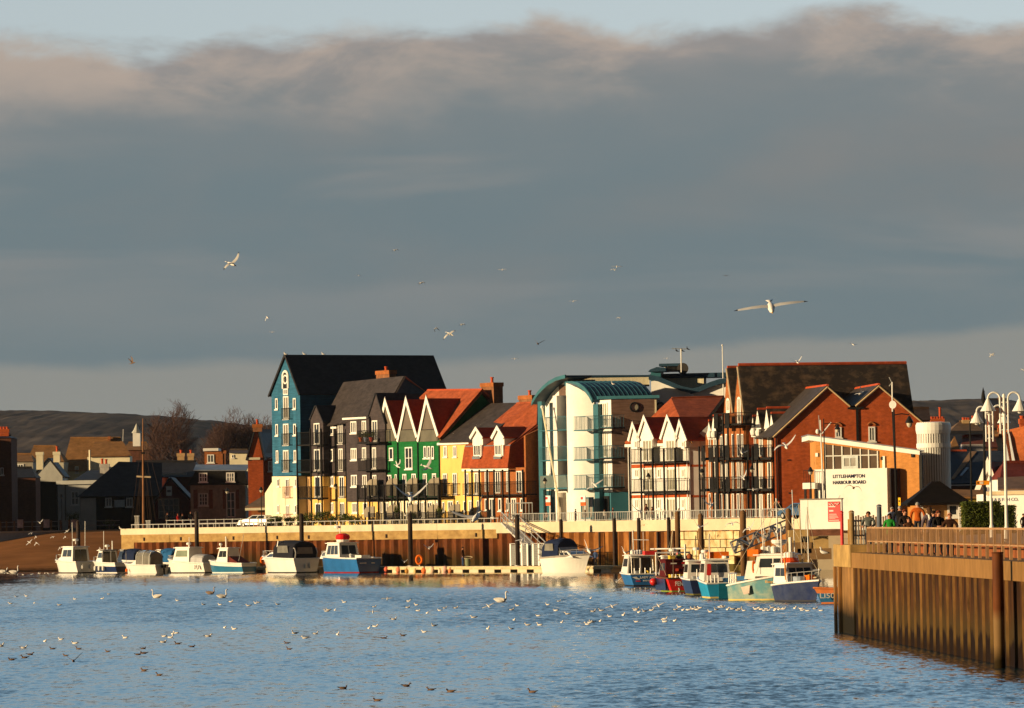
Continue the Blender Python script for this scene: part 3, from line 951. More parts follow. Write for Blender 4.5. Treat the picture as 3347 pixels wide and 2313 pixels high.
mb = MB(); mb.poly([wx.pt(ub - .1, za, .02)] + [wx.pt(uc + (rw - .1) * math.cos(a), zc + rw * math.sin(a), .02) for a in [math.pi * k / 12 for k in range(13)]] + [wx.pt(ua + .1, za, .02)]); mb.build('pane', glass, o)
w = W12
win(t, w, 934, 1564, 948, 1624, 1, name='french_window'); juliet(t, w, 923, 1590, 949, 1627, M('dusty_pink_metal', (.45, .22, .14), .6, .2, 3))
win(t, w, 936, 1650, 948, 1690, 1, name='french_window'); juliet(t, w, 926, 1679, 950, 1700, MATS['dusty_pink_metal'])
for y0, y1 in ((1564, 1590), (1650, 1676)):
    win(t, w, 907, y0, 915, y1, 0); win(t, w, 964, y0, 971, y1, 0)
drain(t, W12, 976, 1560, 1705)

t = thing('grey_tile_hung_house', 'dark grey tile hung house with yellow ground floor, bays and brick chimney', 'house', W12.pt(W12.at(1130, 1700)[0], G - .1))
wb = W12.shift(-1.2)                                         # recess beside the blue house
body(t, 'recess_wall', wb, [(984, 1400), (1020, 1400)], wb.at(984, 1556)[1], QN * 6, greyhang)
body(t, 'recess_lower_wall', wb, [(984, 1557), (1020, 1557)], G - .15, QN * 6, M('buff_render', (.50, .31, .14), .85, .12, 1))
wbay = W12.shift(1.0)
body(t, 'bay_wall', wbay, [(1015, 1372), (1033.5, 1328), (1056, 1378)], wbay.at(1015, 1556)[1], QN * 7, greyhang)
body(t, 'bay_lower_wall', wbay, [(1018, 1557), (1056, 1557)], G - .15, QN * 7, yellow)
gable_roof(t, wbay, (1015, 1372), (1033.5, 1327), (1056, 1379), QN * 3.4, slate_dark, name='bay_roof', over=.1, front=.12)
body(t, 'wall', W12, [(1054, 1396), (1134, 1392)], W12.at(1057, 1556)[1], QN * 9, greyhang)
body(t, 'lower_wall', W12, [(1056, 1557), (1136, 1557)], G - .15, QN * 9, yellow)
wt = W12.shift(.5)
body(t, 'tall_bay_wall', wt, [(1130, 1368), (1206, 1366)], wt.at(1134, 1639)[1], QN * 9, greyhang)
body(t, 'tall_bay_lower_wall', wt.shift(-.4), [(1136, 1640), (1238, 1640)], G - .15, QN * 9, yellow)
wg = W12.shift(.25)
body(t, 'gable_wall', wg, [(1204, 1366), (1229.5, 1287), (1258, 1380)], wg.at(1210, 1640)[1], QN * 8, greyhang)
gable_roof(t, wg, (1204, 1366), (1229.5, 1286), (1258, 1382), QN * 3.8, slate_dark, name='gable_roof', over=.1, front=.12)
zf = .25
slab(t, 'front_roof', [hq(1050, 1398, 11.6), hq(1206, 1372, 11.6), hq(1296, 1284, 14.6), hq(1324, 1233, 16.2), hq(1249, 1240, 16.2), hq(1126, 1253, 16.2)], slate, .16)
e1 = hq(1324, 1233, 16.2); e2 = hq(1296, 1286, 14.4); e3 = hq(1398, 1287, 20)
MB().prism([e1, e2, e3], (0, 0, -2.2)).build('hip_roof', slate_dark, t)  # darker slates put the shade of the hip slope into its colour
bk = [hq(1126, 1253, 16.3), hq(1324, 1233, 16.3), hq(1398, 1287, 20.5), hq(1160, 1310, 21)]
slab(t, 'back_roof', bk, slate_dark, .15, 0)
ridge(t, hq(1126, 1252, 16.2), hq(1249, 1239, 16.2), slate); ridge(t, hq(1249, 1239, 16.2), hq(1324, 1232, 16.2), slate)
ridge(t, hq(1324, 1232, 16.2), hq(1396, 1286, 20), terracotta, .12); ridge(t, hq(1324, 1232, 16.2), hq(1295, 1286, 14.5), slate, .12)
chimney(t, quay_wall(16.6), 1226, 1272, 1212, 1256, [(1248.5, 1197)])
for p in ((1126, 1204, 1369, 1366, wt), (1056, 1070, 1401, 1400, W12), (1088, 1106, 1398, 1398, W12)):
    x0, x1, y0, y1, ww = p
    u0, z0 = ww.at(x0, y0); u1, z1 = ww.at(x1, y1)
    mb = MB(); ww.wbox(mb, u0, u1, z0 - .1, z0 + .12, .0, .32); mb.build('eaves_gutter', white, t)
win(t, wbay, 1027, 1383, 1047, 1451, 1, name='french_window'); win(t, wbay, 1028, 1468, 1048, 1537, 1, name='french_window')
win(t, wbay, 1030, 1556, 1050, 1624, 1, name='french_window'); win(t, wbay, 1032, 1644, 1052, 1690, 1, name='french_window')
for x0, y0, x1, y1, b_ in ((1073, 1378, 1091, 1420, 1), (1075, 1468, 1090, 1506, 1), (1077, 1556, 1092, 1588, 1), (1078, 1642, 1092, 1674, 1)):
    win(t, W12, x0, y0, x1, y1, b_)
for x0, y0, x1, y1, rx0, ry, rx1 in ((1106, 1379, 1122, 1449, 1098, 1416, 1127), (1108, 1466, 1123, 1537, 1098, 1502, 1128), (1110, 1556, 1127, 1624, 1103, 1590, 1130), (1112, 1642, 1128, 1690, 0, 0, 0)):
    win(t, W12, x0, y0, x1, y1, 1, name='french_window')
    if rx0: juliet(t, W12, rx0, ry, rx1, y1 + 1)
for xa, xl, xr in ((1082, 1071, 1094), (1114, 1103, 1126)):
    body(t, 'window_gable', W12.shift(.05), [(xl, 1398), (xa, 1374), (xr, 1398)], 1400, QN * 2, greyhang)
for x0, y0, x1, y1 in ((1147, 1377, 1167, 1415), (1148, 1465, 1168, 1503), (1149, 1552, 1169, 1590)):
    win(t, wt, x0, y0, x1, y1, 2)
win(t, wt.shift(-.4), 1152, 1642, 1170, 1676, 2)
for x0, y0, x1, y1 in ((1184, 1375, 1199, 1413), (1185, 1462, 1199, 1500), (1186, 1552, 1201, 1590)):
    win(t, wt, x0, y0, x1, y1, 1)
win(t, wt.shift(-.4), 1188, 1642, 1203, 1676, 1)
for x0, y0, x1, y1 in ((1217, 1374, 1236, 1441), (1218, 1462, 1232, 1531), (1219, 1552, 1233, 1618)):
    win(t, wg, x0, y0, x1, y1, 1, name='french_window')
for yt, yb in ((1413, 1453), (1503, 1541), (1590, 1627)):
    balcony(t, wb, 972, 1016, yt, yb, 1.6, yb + 5, posts=(976,) if yt > 1580 else (), roof_y=1395)
    balcony(t, wbay, 1019, 1057, yt, yb, .7, yb + 5, posts=(1021, 1056) if yt > 1580 else (), roof_y=1400)
balcony(t, wg, 1168, 1238, 1407, 1445, 1.3, 1451); balcony(t, wg, 1169, 1234, 1498, 1535, 1.3, 1540)
for px in (1058, 1096, 1131): drain(t, W12, px, 1402, 1700)
for k, (px, m, lb) in enumerate(((1179, (.6, .16, .05), 'orange flower pot on the upper grey balcony'), (1196, (.25, .3, .4), 'pale blue pot in the middle of the upper grey balcony'), (1214, (.5, .08, .05), 'red pot at the right of the upper grey balcony'))):
    w_ = wg.shift(.9); u_, z_ = w_.at(px, 1444)
    f = thing('flower_pot', lb, 'flower pot', w_.pt(u_, z_), group='pots on the grey house balcony')
    mb = MB(); mb.lathe(w_.pt(u_, z_ + .02), [(.16, 0), (.26, .42), (.28, .42), (.28, .5)], 10); mb.build('pot', M('pot_%d' % k, m, .7), f)
    mb = MB()
    for q in range(24): 
        p = w_.pt(u_ + R.uniform(-.3, .3), z_ + .5 + R.uniform(0, .55), R.uniform(-.25, .25)); d = V((R.uniform(-.15, .15), R.uniform(-.1, .1), .12))
        mb.poly([p, p + d, p + d + V((.09, 0, .05)), p + V((.09, 0, -.03))])
    mb.build('plant', foliage, f, fix=False)

t = thing('green_terrace_house', 'green boarded terrace house with three white edged gables and red roof', 'house', W12.pt(W12.at(1330, 1700)[0], G - .1))
body(t, 'wall', W12, [(1236, 1443), (1437, 1438)], W12.at(1240, 1633)[1], QN * 11, green)
body(t, 'lower_wall', W12.shift(-.1), [(1238, 1634), (1438, 1634)], G - .15, QN * 10.8, cream)
side_mat = green
g0, g1, g2 = hq(1437, 1440, 11.97), hq(1573, 1286, 17.5), hq(1437, 1440, 11.97) + QN * 11
MB().prism([g0, g1, V((g2.x, g2.y, g0.z))], -QD * .3).build('side_gable', green, t)
slab(t, 'front_roof', [hq(1426, 1424, 12.2), hq(1441, 1437, 11.6), hq(1577, 1279, 17.5), hq(1398, 1281, 17.5), hq(1374, 1304, 16.6)], terracotta, .18)
r1, r2 = hq(1398, 1281, 17.5), hq(1577, 1279, 17.5)
slab(t, 'back_roof', [r1, r2, r2 + QN * 5.5 - UP * 4.6, r1 + QN * 5.5 - UP * 4.6], terracotta, .18)
ridge(t, r1 + UP * .2, r2 + UP * .2)
MB().tube(hq(1439, 1438, 11.6), hq(1576, 1281, 17.5), .12).build('verge', brown_tile, t)
for Lp, Ap, Rp in (((1236, 1442), (1262.5, 1311), (1299, 1428)), ((1303, 1440), (1330.5, 1307), (1365, 1426)), ((1369, 1440), (1397, 1304), (1434, 1422))):
    wg = W12.shift(.05)
    base = wg.at(*Lp)[1]
    A = wg.hit(*Ap)
    body(t, 'gable_panel', W12.shift(.03), [(Lp[0] + 1, Lp[1]), Ap, (Rp[0] - 2, Rp[1] + 8)], W12.at(Lp[0], 1444)[1], QN * .5, M('gable_taupe_render', (.15, .125, .10), .8, .1, 1))
    gable_roof(t, W12, Lp, Ap, Rp, QN * 7.4, M('shaded_side_tiles', (.38, .055, .016), .75, .22, 1.6, (1, 1, 2)), name='gable_roof', over=.1, front=.10, barge=(white, .2))
    wr = W12.shift(.06)
    u0, u1, z0, z1 = wr.rect(Lp[0] + 6, 1406, Rp[0] - 5, 1441)
    mb = MB(); wr.wbox(mb, u0, u1, z0, z1, 0, .05); mb.build('balcony_glass', M('smoked_glass', (.13, .12, .085), .15, .25, .5, spec=.6), t)
    mb = MB(); wr.wbox(mb, u0 - .1, u1 + .1, z1, z1 + .07, -.03, .09); mb.build('balcony_rail', black, t)
w = W12
for a in ((1248, 1463, 1261, 1502, 0), (1273, 1463, 1287, 1502, 0), (1386, 1458, 1396, 1497, 0), (1399, 1458, 1408, 1497, 0), (1411, 1458, 1420, 1497, 0), (1248, 1552, 1255, 1588, 0), (1292, 1550, 1299, 1575, 0)):
    win(t, w, *a)
win(t, w, 1325, 1461, 1350, 1532, 1, name='french_window', cross=1)
for a in ((1264, 1552, 1282, 1618), (1317, 1549, 1331, 1620), (1347, 1548, 1362, 1618), (1384, 1548, 1398, 1618), (1414, 1547, 1428, 1616)):
    win(t, w, *a, 1, name='french_window', sill=False)
for a in ((1244, 1641, 1252, 1675), (1258, 1641, 1272, 1695), (1283, 1641, 1292, 1675), (1300, 1641, 1313, 1695), (1330, 1640, 1346, 1695), (1357, 1640, 1366, 1672), (1374, 1640, 1389, 1695), (1398, 1640, 1415, 1695), (1426, 1640, 1434, 1672)):
    win(t, W12.shift(-.1), *a, 1, name='door', sill=False)
for px in (1301.5, 1367): drain(t, W12, px, 1446, 1700)
def screen(root, wall, x0, x1, yt, yb, o, name='privacy_screen'):
    """upright panel with a rounded near shoulder, square to the wall"""
    w = wall.shift(o)
    u0, u1, z0, z1 = w.rect(x0, yt, x1, yb)
    r = (u1 - u0) * .55
    pts = [w.pt(u0, z0), w.pt(u1, z0), w.pt(u1, z1), w.pt(u0 + r, z1)]
    for k in range(1, 5):
        a = math.pi / 2 + math.pi / 2 * k / 5
        pts.append(w.pt(u0 + r + r * math.cos(a), z1 - r * .55 + r * .55 * math.sin(a)))
    pts.append(w.pt(u0, z1 - r * .55))
    s_ = MB().prism(pts, w.n * .08).build(name, taupe, root)
    um = (u0 + u1) / 2 + .2
    mb = MB(); w.wbox(mb, um - .04, um + .04, z0, z1 + .1, .082, .15); mb.build('stile', black, s_)
b = balcony(t, W12, 1169, 1441, 1586, 1622, 1.7, 1632, posts=(1172, 1196, 1211, 1240, 1258, 1284, 1302, 1325, 1347, 1371, 1394, 1437), roof_y=1584)
for x0, x1, y0 in ((1200, 1234, 1566), (1264, 1301, 1564), (1331, 1366, 1563), (1400, 1437, 1562)):
    screen(b, W12, x0, x1, y0, 1620, 1.0)
for x0, x1, y0 in ((1190, 1226, 1655), (1266, 1301, 1650), (1332, 1366, 1649), (1399, 1434, 1650), (1467, 1505, 1648)):
    screen(t, W12, x0, x1, y0, 1690, 2.4, 'garden_screen')
FW = W12.shift(4.4)
fn = thing('garden_fence', 'black barred garden fence in front of the green and yellow houses', 'fence', FW.pt(FW.at(1380, 1700)[0], G))
u0, u1 = FW.at(1205, 1690)[0], FW.at(1600, 1690)[0]
n = 14
for k in range(n + 1):
    c = u0 + (u1 - u0) * k / n
    mb = MB(); FW.wbox(mb, c - .06, c + .06, G - .05, 6.5, -.06, .06); mb.build('post', black, fn)
    if k < n:
        mb = MB(); bars(FW, c + .06, u0 + (u1 - u0) * (k + 1) / n - .06, G + .1, 6.35, 0, mb, .16, .04); mb.build('panel', black, fn)

t = thing('yellow_house', 'plain yellow rendered house with slate roof between green and red roofed houses', 'house', W12.pt(W12.at(1485, 1700)[0], G - .1))
wy = W12.shift(.02)
body(t, 'wall', wy, [(1438, 1449), (1580, 1446)], G - .15, QN * 12, yellow)
a_, b_, c_, d_ = hq(1437, 1449, 11.5), hq(1585, 1446, 11.5), hq(1730, 1320, 18.4), hq(1600, 1323, 18.4)
slab(t, 'front_roof', [a_, b_, c_, d_], slate, .16)
slab(t, 'back_roof', [d_, c_, c_ + QN * 6 - UP * 4, d_ + QN * 6 - UP * 4], slate_dark, .16)
u0, z0 = wy.at(1438, 1450); u1, _ = wy.at(1541, 1447)
mb = MB(); wy.wbox(mb, u0, u1, z0 - .16, z0 + .1, .0, .4); mb.build('eaves_gutter', white, t)
for a in ((1451, 1457, 1463, 1493), (1482, 1457, 1494, 1493)): win(t, wy, *a, 1)
for x0, x1, y0, y1, rx0, rx1 in ((1449, 1464, 1547, 1615, 1443, 1464), (1481, 1496, 1546, 1615, 1475, 1496), (1519, 1534, 1546, 1615, 1512, 1534)):
    win(t, wy, x0, y0, x1, y1, 1, name='french_window'); juliet(t, wy, rx0, 1580, rx1, 1617)
win(t, wy, 1552, 1544, 1566, 1614, 1, name='french_window')
for a in ((1447, 1640, 1455, 1672, 0), (1465, 1637, 1483, 1690, 1), (1494, 1637, 1501, 1670, 0), (1516, 1637, 1525, 1672, 0), (1533, 1635, 1546, 1692, 1), (1560, 1635, 1568, 1670, 0)):
    win(t, wy, *a, name='door' if a[3] > 1680 else 'window')
chimney(t, quay_wall(18.5), 1568, 1614, 1252, 1345, [(1591, 1232)], brick_orange, 1.4)
for px, py in ((1485, 1418), (1562, 1391), (1576, 1390)):
    k = (1449 - py) / 126.
    off = 11.5 + 6.9 * k
    q = hq(px, py, off - .2)
    mb = MB(); mb.box(q, .35, .25, .2); mb.build('roof_vent', steel, t)
drain(t, wy, 1437, 1452, 1700)

t = thing('mansard_house', 'orange brick house with red tiled mansard roof and two white dormers', 'house', W12.pt(W12.at(1640, 1700)[0], G - .1))
wm_ = W12.shift(.35)
body(t, 'wall', wm_.shift(-.2), [(1572, 1530), (1718, 1527)], G - .15, QN * 12, brick_orange)
c0 = wm_.shift(-.22).hit(1719, 1528); top = hq(1757, 1394, 18)
MB().prism([V((c0.x, c0.y, G - .15)), c0, V((c0.x, c0.y, c0.z + 3.5)), V((c0.x, c0.y, 0)) + QN * 7.2 + UP * (c0.z + 6.2), V((c0.x, c0.y, 0)) + QN * 9 + UP * (c0.z + 6.2), V((c0.x, c0.y, G - .15)) + QN * 9], -QD * .3).build('side_wall', brick_dark if False else brick_orange, t)
lowL, lowR = hq(1512, 1531, 11.1), hq(1664, 1529, 11.1)
brL, brR = hq(1523, 1461, 11.5), hq(1672, 1457, 11.5)
slab(t, 'mansard_slope', [lowL, lowR, brR, brL], tile_hang, .2, 0)
rL, rR = hq(1690, 1324, 17.6), hq(1759, 1320, 17.6)
slab(t, 'upper_roof', [brL, brR, hq(1757, 1391, 15.4), rR, rL], terracotta, .18, .05)
slab(t, 'back_roof', [rL, rR, rR + QN * 6 - UP * 4, rL + QN * 6 - UP * 4], terracotta, .18)
MB().prism([lowR, brR, brR + QN * 3.6 + UP * 2.3, brR + QN * 3.9 + UP * 2.2, V((brR.x, brR.y, lowR.z)) + QN * 3.9], -QD * .12).build('mansard_end', tile_hang, t)
ridge(t, rL + UP * .2, rR + UP * .2, terracotta)
mb = MB(); mb.prism([lowL - UP * .3, lowR - UP * .3, lowR - UP * .05, lowL - UP * .05], -QN * .12); mb.build('eaves_board', white, t)
MB().tube(brL - QN * .1 + UP * .05, brR - QN * .1 + UP * .05, .1).build('slope_trim', lead, t)
for xa, ya, xl, xr, yb, wx0, wx1, wy0, wy1 in ((1560, 1402, 1544, 1578, 1430, 1549, 1573, 1453, 1490), (1629.5, 1399, 1614, 1648, 1430, 1618.5, 1641, 1452, 1488)):
    wd_ = quay_wall(11.0)
    d = body(t, 'dormer', wd_, [(xl, yb), (xa, ya), (xr, yb)], 1455, QN * 3.5, white)
    body(d, 'cheeks', wd_.shift(-.05), [(xl + 4, 1452), (xr - 4, 1452)], 1492, QN * 2, white)
    win(d, wd_.shift(-.04), wx0, wy0, wx1, wy1, 2)
    gable_roof(d, wd_, (xl - 1, yb), (xa, ya - 1), (xr + 1, yb), QN * 3.4, MATS['shaded_side_tiles'], name='dormer_roof', over=.15, front=.15, barge=(white, .14))
    u0, u1, z0, z1 = wd_.rect(wx0 - 3, 1491, wx1 - 2, 1499)
    mb = MB(); wd_.wbox(mb, u0, u1, z0, z1, -.1, .12); mb.build('apron', lead, d)
wbk = wm_.shift(-.2)
for a in ((1586, 1540, 1600, 1607), (1620, 1539, 1638, 1612), (1656, 1540, 1667, 1607), (1689, 1539, 1708, 1609)): win(t, wbk, *a, 1, name='french_window', sill=False)
for a in ((1586, 1630, 1596, 1668, 0), (1601, 1628, 1619, 1692, 1), (1630, 1628, 1641, 1669, 0), (1656, 1628, 1664, 1668, 0), (1672, 1628, 1690, 1692, 1), (1702, 1628, 1711, 1668, 0)):
    win(t, wbk, *a, name='door' if a[3] > 1680 else 'window')
balcony(t, wbk, 1526, 1716, 1577, 1615, 1.6, 1622, posts=(1525, 1547, 1571, 1597, 1619, 1647, 1668, 1713), roof_y=1534)
chimney(t, quay_wall(18.0), 1692, 1739, 1293, 1330, [(1716.5, 1275)], brick_orange, 1.2)
t = thing('curved_roof_flats', 'white and teal apartment block with curved blue roofs and a cedar clad side', 'apartment block', W12.pt(W12.at(1860, 1700)[0], G - .1))
wf = W12.shift(-1.2)                                         # recessed left bay wall
body(t, 'left_bay_wall', wf, [(1776, 1316), (1795, 1275), (1830, 1245), (1856, 1240)], G - .15, QN * 3.6, white, timber)  # hidden side coloured dark cedar to curb light bouncing onto the neighbour
MB().prism([wf.pt(wf.at(1776, 1450)[0], wf.at(1776, 1604)[1], .02), wf.pt(wf.at(1800, 1450)[0], wf.at(1776, 1604)[1], .02), wf.pt(wf.at(1800, 1450)[0], G - .1, .02), wf.pt(wf.at(1776, 1450)[0], G - .1, .02)], wf.n * .03).build('shopfront_base', teal, t)
wp = W12.shift(.2)
u0, u1, z0, z1 = wp.rect(1757, 1312, 1777, 1700)
mb = MB(); wp.wbox(mb, u0, u1, G - .1, z1, -.45, 0); mb.build('teal_pillar', teal, t)
u0, u1, z0, z1 = wp.rect(1809, 1293, 1827, 1604)
mb = MB(); wp.wbox(mb, u0, u1, z0, z1, -1.2, .1); mb.build('white_column', white, t)
u0, u1, z0, z1 = wf.rect(1828, 1258, 1850, 1322)
mb = MB(); wf.wbox(mb, u0, u1, z0, z1, .0, .06); mb.build('cedar_panel', timber, t)
for y0, y1 in ((1323, 1402), (1415, 1497), (1511, 1594)):
    win(t, wf, 1829, y0, 1852, y1, 2, teal, name='sliding_door', sill=False, gl=glass_lit)
for y0, y1 in ((1364, 1404), (1461, 1502), (1554, 1594)):
    balcony(t, wf, 1763, 1856, y0, y1, 1.5, y1 + 6, mat=teal, slabm=teal, pitch=.16, solid=M('clear_balcony_glass', (.30, .34, .30), .1, .2, .4, spec=.6) if y0 > 1550 else None)
dm = W12.hit(1897, 1500)
ua, ub = W12.at(1852, 1500)[0], W12.at(1940, 1500)[0]
R_ = (ub - ua) / 2; um = (ua + ub) / 2
ztop = W12.at(1868, 1250)[1]
mb = MB()
rows = []
prof_px = [(1868, 1250), (1885, 1250), (1905, 1255), (1922, 1268), (1935, 1285), (1941, 1300)]
def arch_z(f):                                               # roof curve over the drum, f = 0 left .. 1 right
    x = 1862 + (1944 - 1862) * f
    pts = [(1855, 1250)] + prof_px + [(1950, 1304)]
    for (a, ya), (c, yc) in zip(pts, pts[1:]):
        if a <= x <= c: return W12.at(x, ya + (yc - ya) * (x - a) / (c - a))[1]
    return ztop
N_ = 20
low, up = [], []
for k in range(N_ + 1):
    f = k / N_
    u_ = ua + (ub - ua) * f
    o = 1.35 * math.sin(math.pi * f) - .2
    low.append(W12.pt(u_, G - .1, o)); up.append(W12.pt(u_, arch_z(f), o))
backl = [q + QN * 2.5 for q in low]; backu = [q + QN * 2.5 for q in up]
mb.grid([low, up]); mb.grid([up, backu])
mb.build('stair_drum', white, t, smooth=False, fix=False)
for y0, y1 in ((1361, 1404), (1461, 1501), (1552, 1596)):
    w = W12.shift(.5)
    balcony(t, w, 1875, 1938, y0, y1, 1.5, y1 + 5, mat=teal, slabm=teal, pitch=.2)
wq = W12.shift(.25)
u0, u1, z0, z1 = wq.rect(1938, 1321, 1961, 1700)
mb = MB(); wq.wbox(mb, u0, u1, G - .1, z1, -.6, 0); mb.build('teal_pillar', teal, t)
wr = W12.shift(-.3)
u0, u1, z0, z1 = wr.rect(1958, 1308, 1998, 1609)
body(t, 'recess_wall', wr, [(1955, 1308), (1997, 1306)], wr.at(1960, 1609)[1], QN * 6, white)
body(t, 'recess_base', wr, [(1955, 1610), (1997, 1610)], G - .15, QN * 6, teal)
for y0, y1 in ((1315, 1394), (1410, 1494), (1508, 1590)):
    win(t, wr, 1964, y0, 1987, y1, 2, white, name='sliding_door', sill=False, gl=glass_lit)
for y0, y1 in ((1357, 1396), (1456, 1495), (1550, 1591)):
    balcony(t, wr, 1961, 2003, y0, y1, 1.6, y1 + 6, mat=teal, slabm=black, pitch=.2)
win(t, wr, 1967, 1621, 1993, 1690, 1, black, name='doorway', sill=False)
c0 = wr.hit(1997, 1306); c1 = P(2146, 1304, c0.y + .6)
sw = Wall((c0.x, c0.y, 0), V((c1.x - c0.x, c1.y - c0.y, 0)), V((c1.y - c0.y, c0.x - c1.x, 0)))
body(t, 'cedar_side_wall', sw, [(1997, 1306), (2146, 1303)], sw.at(2000, 1607)[1], V((1, 14, 0)), timber)
body(t, 'teal_base', sw.shift(-.05), [(1998, 1608), (2146, 1606)], G - .15, V((1, 13, 0)), teal)
q = sw.at(2145, 1400)
mb = MB(); sw.wbox(mb, q[0] - .1, q[0] + .06, G, sw.at(2145, 1306)[1], .0, .1); mb.build('corner_trim', cream, t)
def roundwin(root, wall, px, py, r):
    u_, z_ = wall.at(px, py)
    o = MB().path([wall.pt(u_ + r * math.cos(a), z_ + r * math.sin(a), .06) for a in [2 * math.pi * k / 20 for k in range(20)]], .09, 6, 0, True).build('round_window', black, root)
    MB().poly([wall.pt(u_ + r * math.cos(a), z_ + r * math.sin(a), .02) for a in [2 * math.pi * k / 20 for k in range(20)]]).build('pane', glass_lit, o)
roundwin(t, sw, 2074, 1330, .46)
def vault(root, name, wall, pts, ex, mat, edge, th=.35, rib=None, front=.5):
    q = [wall.hit(*p) - V(ex).normalized() * front for p in pts]
    E = V(ex) + V(ex).normalized() * front
    mb = MB()
    mb.grid([q, [p + E for p in q]], 0)
    mb.grid([[p - UP * th for p in q], [p - UP * th + E for p in q]], 0)
    for k in (0, -1): mb.poly([q[k], q[k] - UP * th, q[k] - UP * th + E, q[k] + E])
    o = mb.build(name, mat, root)
    mb = MB()
    d = V(ex).normalized()
    for a, b in zip(q, q[1:]):
        mb.prism([a + UP * .07, b + UP * .07, b - UP * (th + .1), a - UP * (th + .1)], -d * .14)
    mb.build('fascia', edge, o)
    if rib:
        for k in range(1, rib + 1):
            s_ = E * (k / (rib + 1))
            MB().path([p + s_ + UP * .03 for p in q], .04, 5).build('standing_seam', M('seam_blue', (.022, .085, .125), .5), o)
    return o
vault(t, 'vault_roof', W12, [(1750, 1315), (1758, 1300), (1770, 1282), (1786, 1264), (1806, 1247), (1830, 1234), (1860, 1226)], QN * 3, teal_roof, teal, .22, 0, .4)
vault(t, 'barrel_roof', W12, [(1862, 1249), (1885, 1247), (1906, 1252), (1925, 1265), (1940, 1284), (1951, 1305)], V((6.15, 1.2, 0)), teal_roof, teal, .3, 12, .4)
e0 = W12.hit(1951, 1304); e1 = P(2152, 1300, c1.y - .3)
MB().prism([e0 - UP * .02, e1 - UP * .02, e1 + UP * .3, e0 + UP * .3], V((.1, -.35, 0))).build('eaves_gutter', teal, t)
up = quay_wall(17.)
a0, a1 = up.hit(1862, 1226), up.hit(1862, 1247)
r0 = P(1858, 1226, W12.hit(1860, 1226).y + 6); r1 = P(2126, 1225, r0.y + .8); r2 = P(2126, 1236, r0.y + .8); r3 = P(1858, 1236, r0.y)
bk = V((3, 9, 0))
MB().prism([r0, r1, V((r1.x, r1.y, r2.z)), V((r0.x, r0.y, r3.z))], bk).build('rear_roof', teal_roof, t)
lw = Wall((r0.x, r0.y - .35, 0), V((r1.x - r0.x, r1.y - r0.y, 0)), V((r1.y - r0.y, r0.x - r1.x, 0)))
u0, u1, z0, z1 = lw.rect(1862, 1236, 2122, 1247)
mb = MB(); lw.wbox(mb, u0, u1, z0 - .5, z1 + .02, -.4, 0); cl = mb.build('louvre_backing', black, t)
mb = MB()
for k in range(56):
    c = u0 + (u1 - u0) * (k + .5) / 56
    lw.wbox(mb, c - .09, c + .09, z0 - .3, z1 + .01, .02, .1)
mb.build('louvre_slats', cream, cl)
t2 = t
D2 = c1.y + 8
rw2 = facing_wall(2250, D2, -8)
body(t2, 'rear_wall', rw2, [(2128, 1246), (2147, 1243), (2185, 1258), (2225, 1276), (2259, 1284), (2290, 1276), (2330, 1260), (2390, 1250)], 1600, V((1, 10, 0)), white)
for pts in ([(2120, 1240), (2150, 1246), (2190, 1262), (2225, 1277), (2262, 1285)], [(2256, 1287), (2285, 1280), (2320, 1265), (2350, 1255), (2395, 1248)]):
    q = [rw2.shift(.6).hit(*p) for p in pts]
    MB().prism(q + [p + UP * .55 for p in reversed(q)], V((1, 10, 0))).build('butterfly_roof', teal_roof, t2)
u0, u1, z0, z1 = rw2.shift(.5).rect(2256, 1287, 2266, 1310)
mb = MB(); rw2.wbox(mb, u0, u1, z0 - .6, z1, .05, .5); mb.build('valley_gutter', white, t2)
rw3 = facing_wall(2250, D2 + 5, -8)
u0, u1, z0, z1 = rw3.rect(2125, 1222, 2378, 1231)
mb = MB(); rw3.wbox(mb, u0, u1, z0, z1, -4, 0); mb.build('upper_roof', teal_roof, t2)
u0, u1, z0, z1 = rw3.rect(2155, 1232, 2300, 1262)
mb = MB(); rw3.wbox(mb, u0, u1, z0 - .5, z1 - .02, -3, -.3); cl = mb.build('louvre_backing', black, t2)
mb = MB()
for k in range(34):
    c = u0 + (u1 - u0) * (k + .5) / 34
    rw3.wbox(mb, c - .06, c + .06, z0 - .3, z1 - .03, -.28, -.2)
mb.build('louvre_slats', cream, cl)
u0, u1, z0, z1 = rw3.shift(2).rect(2127, 1210, 2160, 1246)
mb = MB(); rw3.wbox(mb, u0, u1, z0, z1, -1, 2); mb.build('teal_turret', teal, t2)
u0, u1, z0, z1 = rw3.shift(2.5).rect(2118, 1203, 2176, 1213)
mb = MB(); mb.prism([rw3.pt(u0, z0, 2.5), rw3.pt(u1, z0, 2.5), rw3.pt(u1, z1, 2.5), rw3.pt((u0 + u1) / 2, z1 + .12, 2.5), rw3.pt(u0 + .2, z0 + .22, 2.5)], -rw3.n * 4); mb.build('turret_roof', teal_roof, t2)
u0, u1, z0, z1 = rw3.shift(1).rect(2163, 1188, 2232, 1212)
mb = MB(); rw3.wbox(mb, u0 + .3, u1, z0, z1 - .3, -2, .8); ln = mb.build('lantern', cream, t2)
mb = MB()
for k in range(14):
    c = u0 + .35 + (u1 - u0 - .4) * k / 14
    rw3.wbox(mb, c, c + .07, z0, z1 - .31, .81, .86)
mb.build('louvre_slats', black, ln)
mb = MB()
rw3.wbox(mb, u0 - .3, u1 + .1, z1 - .295, z1, -2.2, 1.1)
mb.build('lantern_roof', teal_roof, ln)
dq = rw3.shift(1.2).hit(2232, 1204)
mb = MB(); mb.lathe(dq, [(.02, -.1), (.55, -.05), (.62, .05)], 16, axis=rw3.n); mb.build('satellite_dish', M('dark_grey', (.05, .045, .04), .6), t2)
roundwin(t, facing_wall(2158, c1.y + 1.0, 10), 2158, 1329, .44)
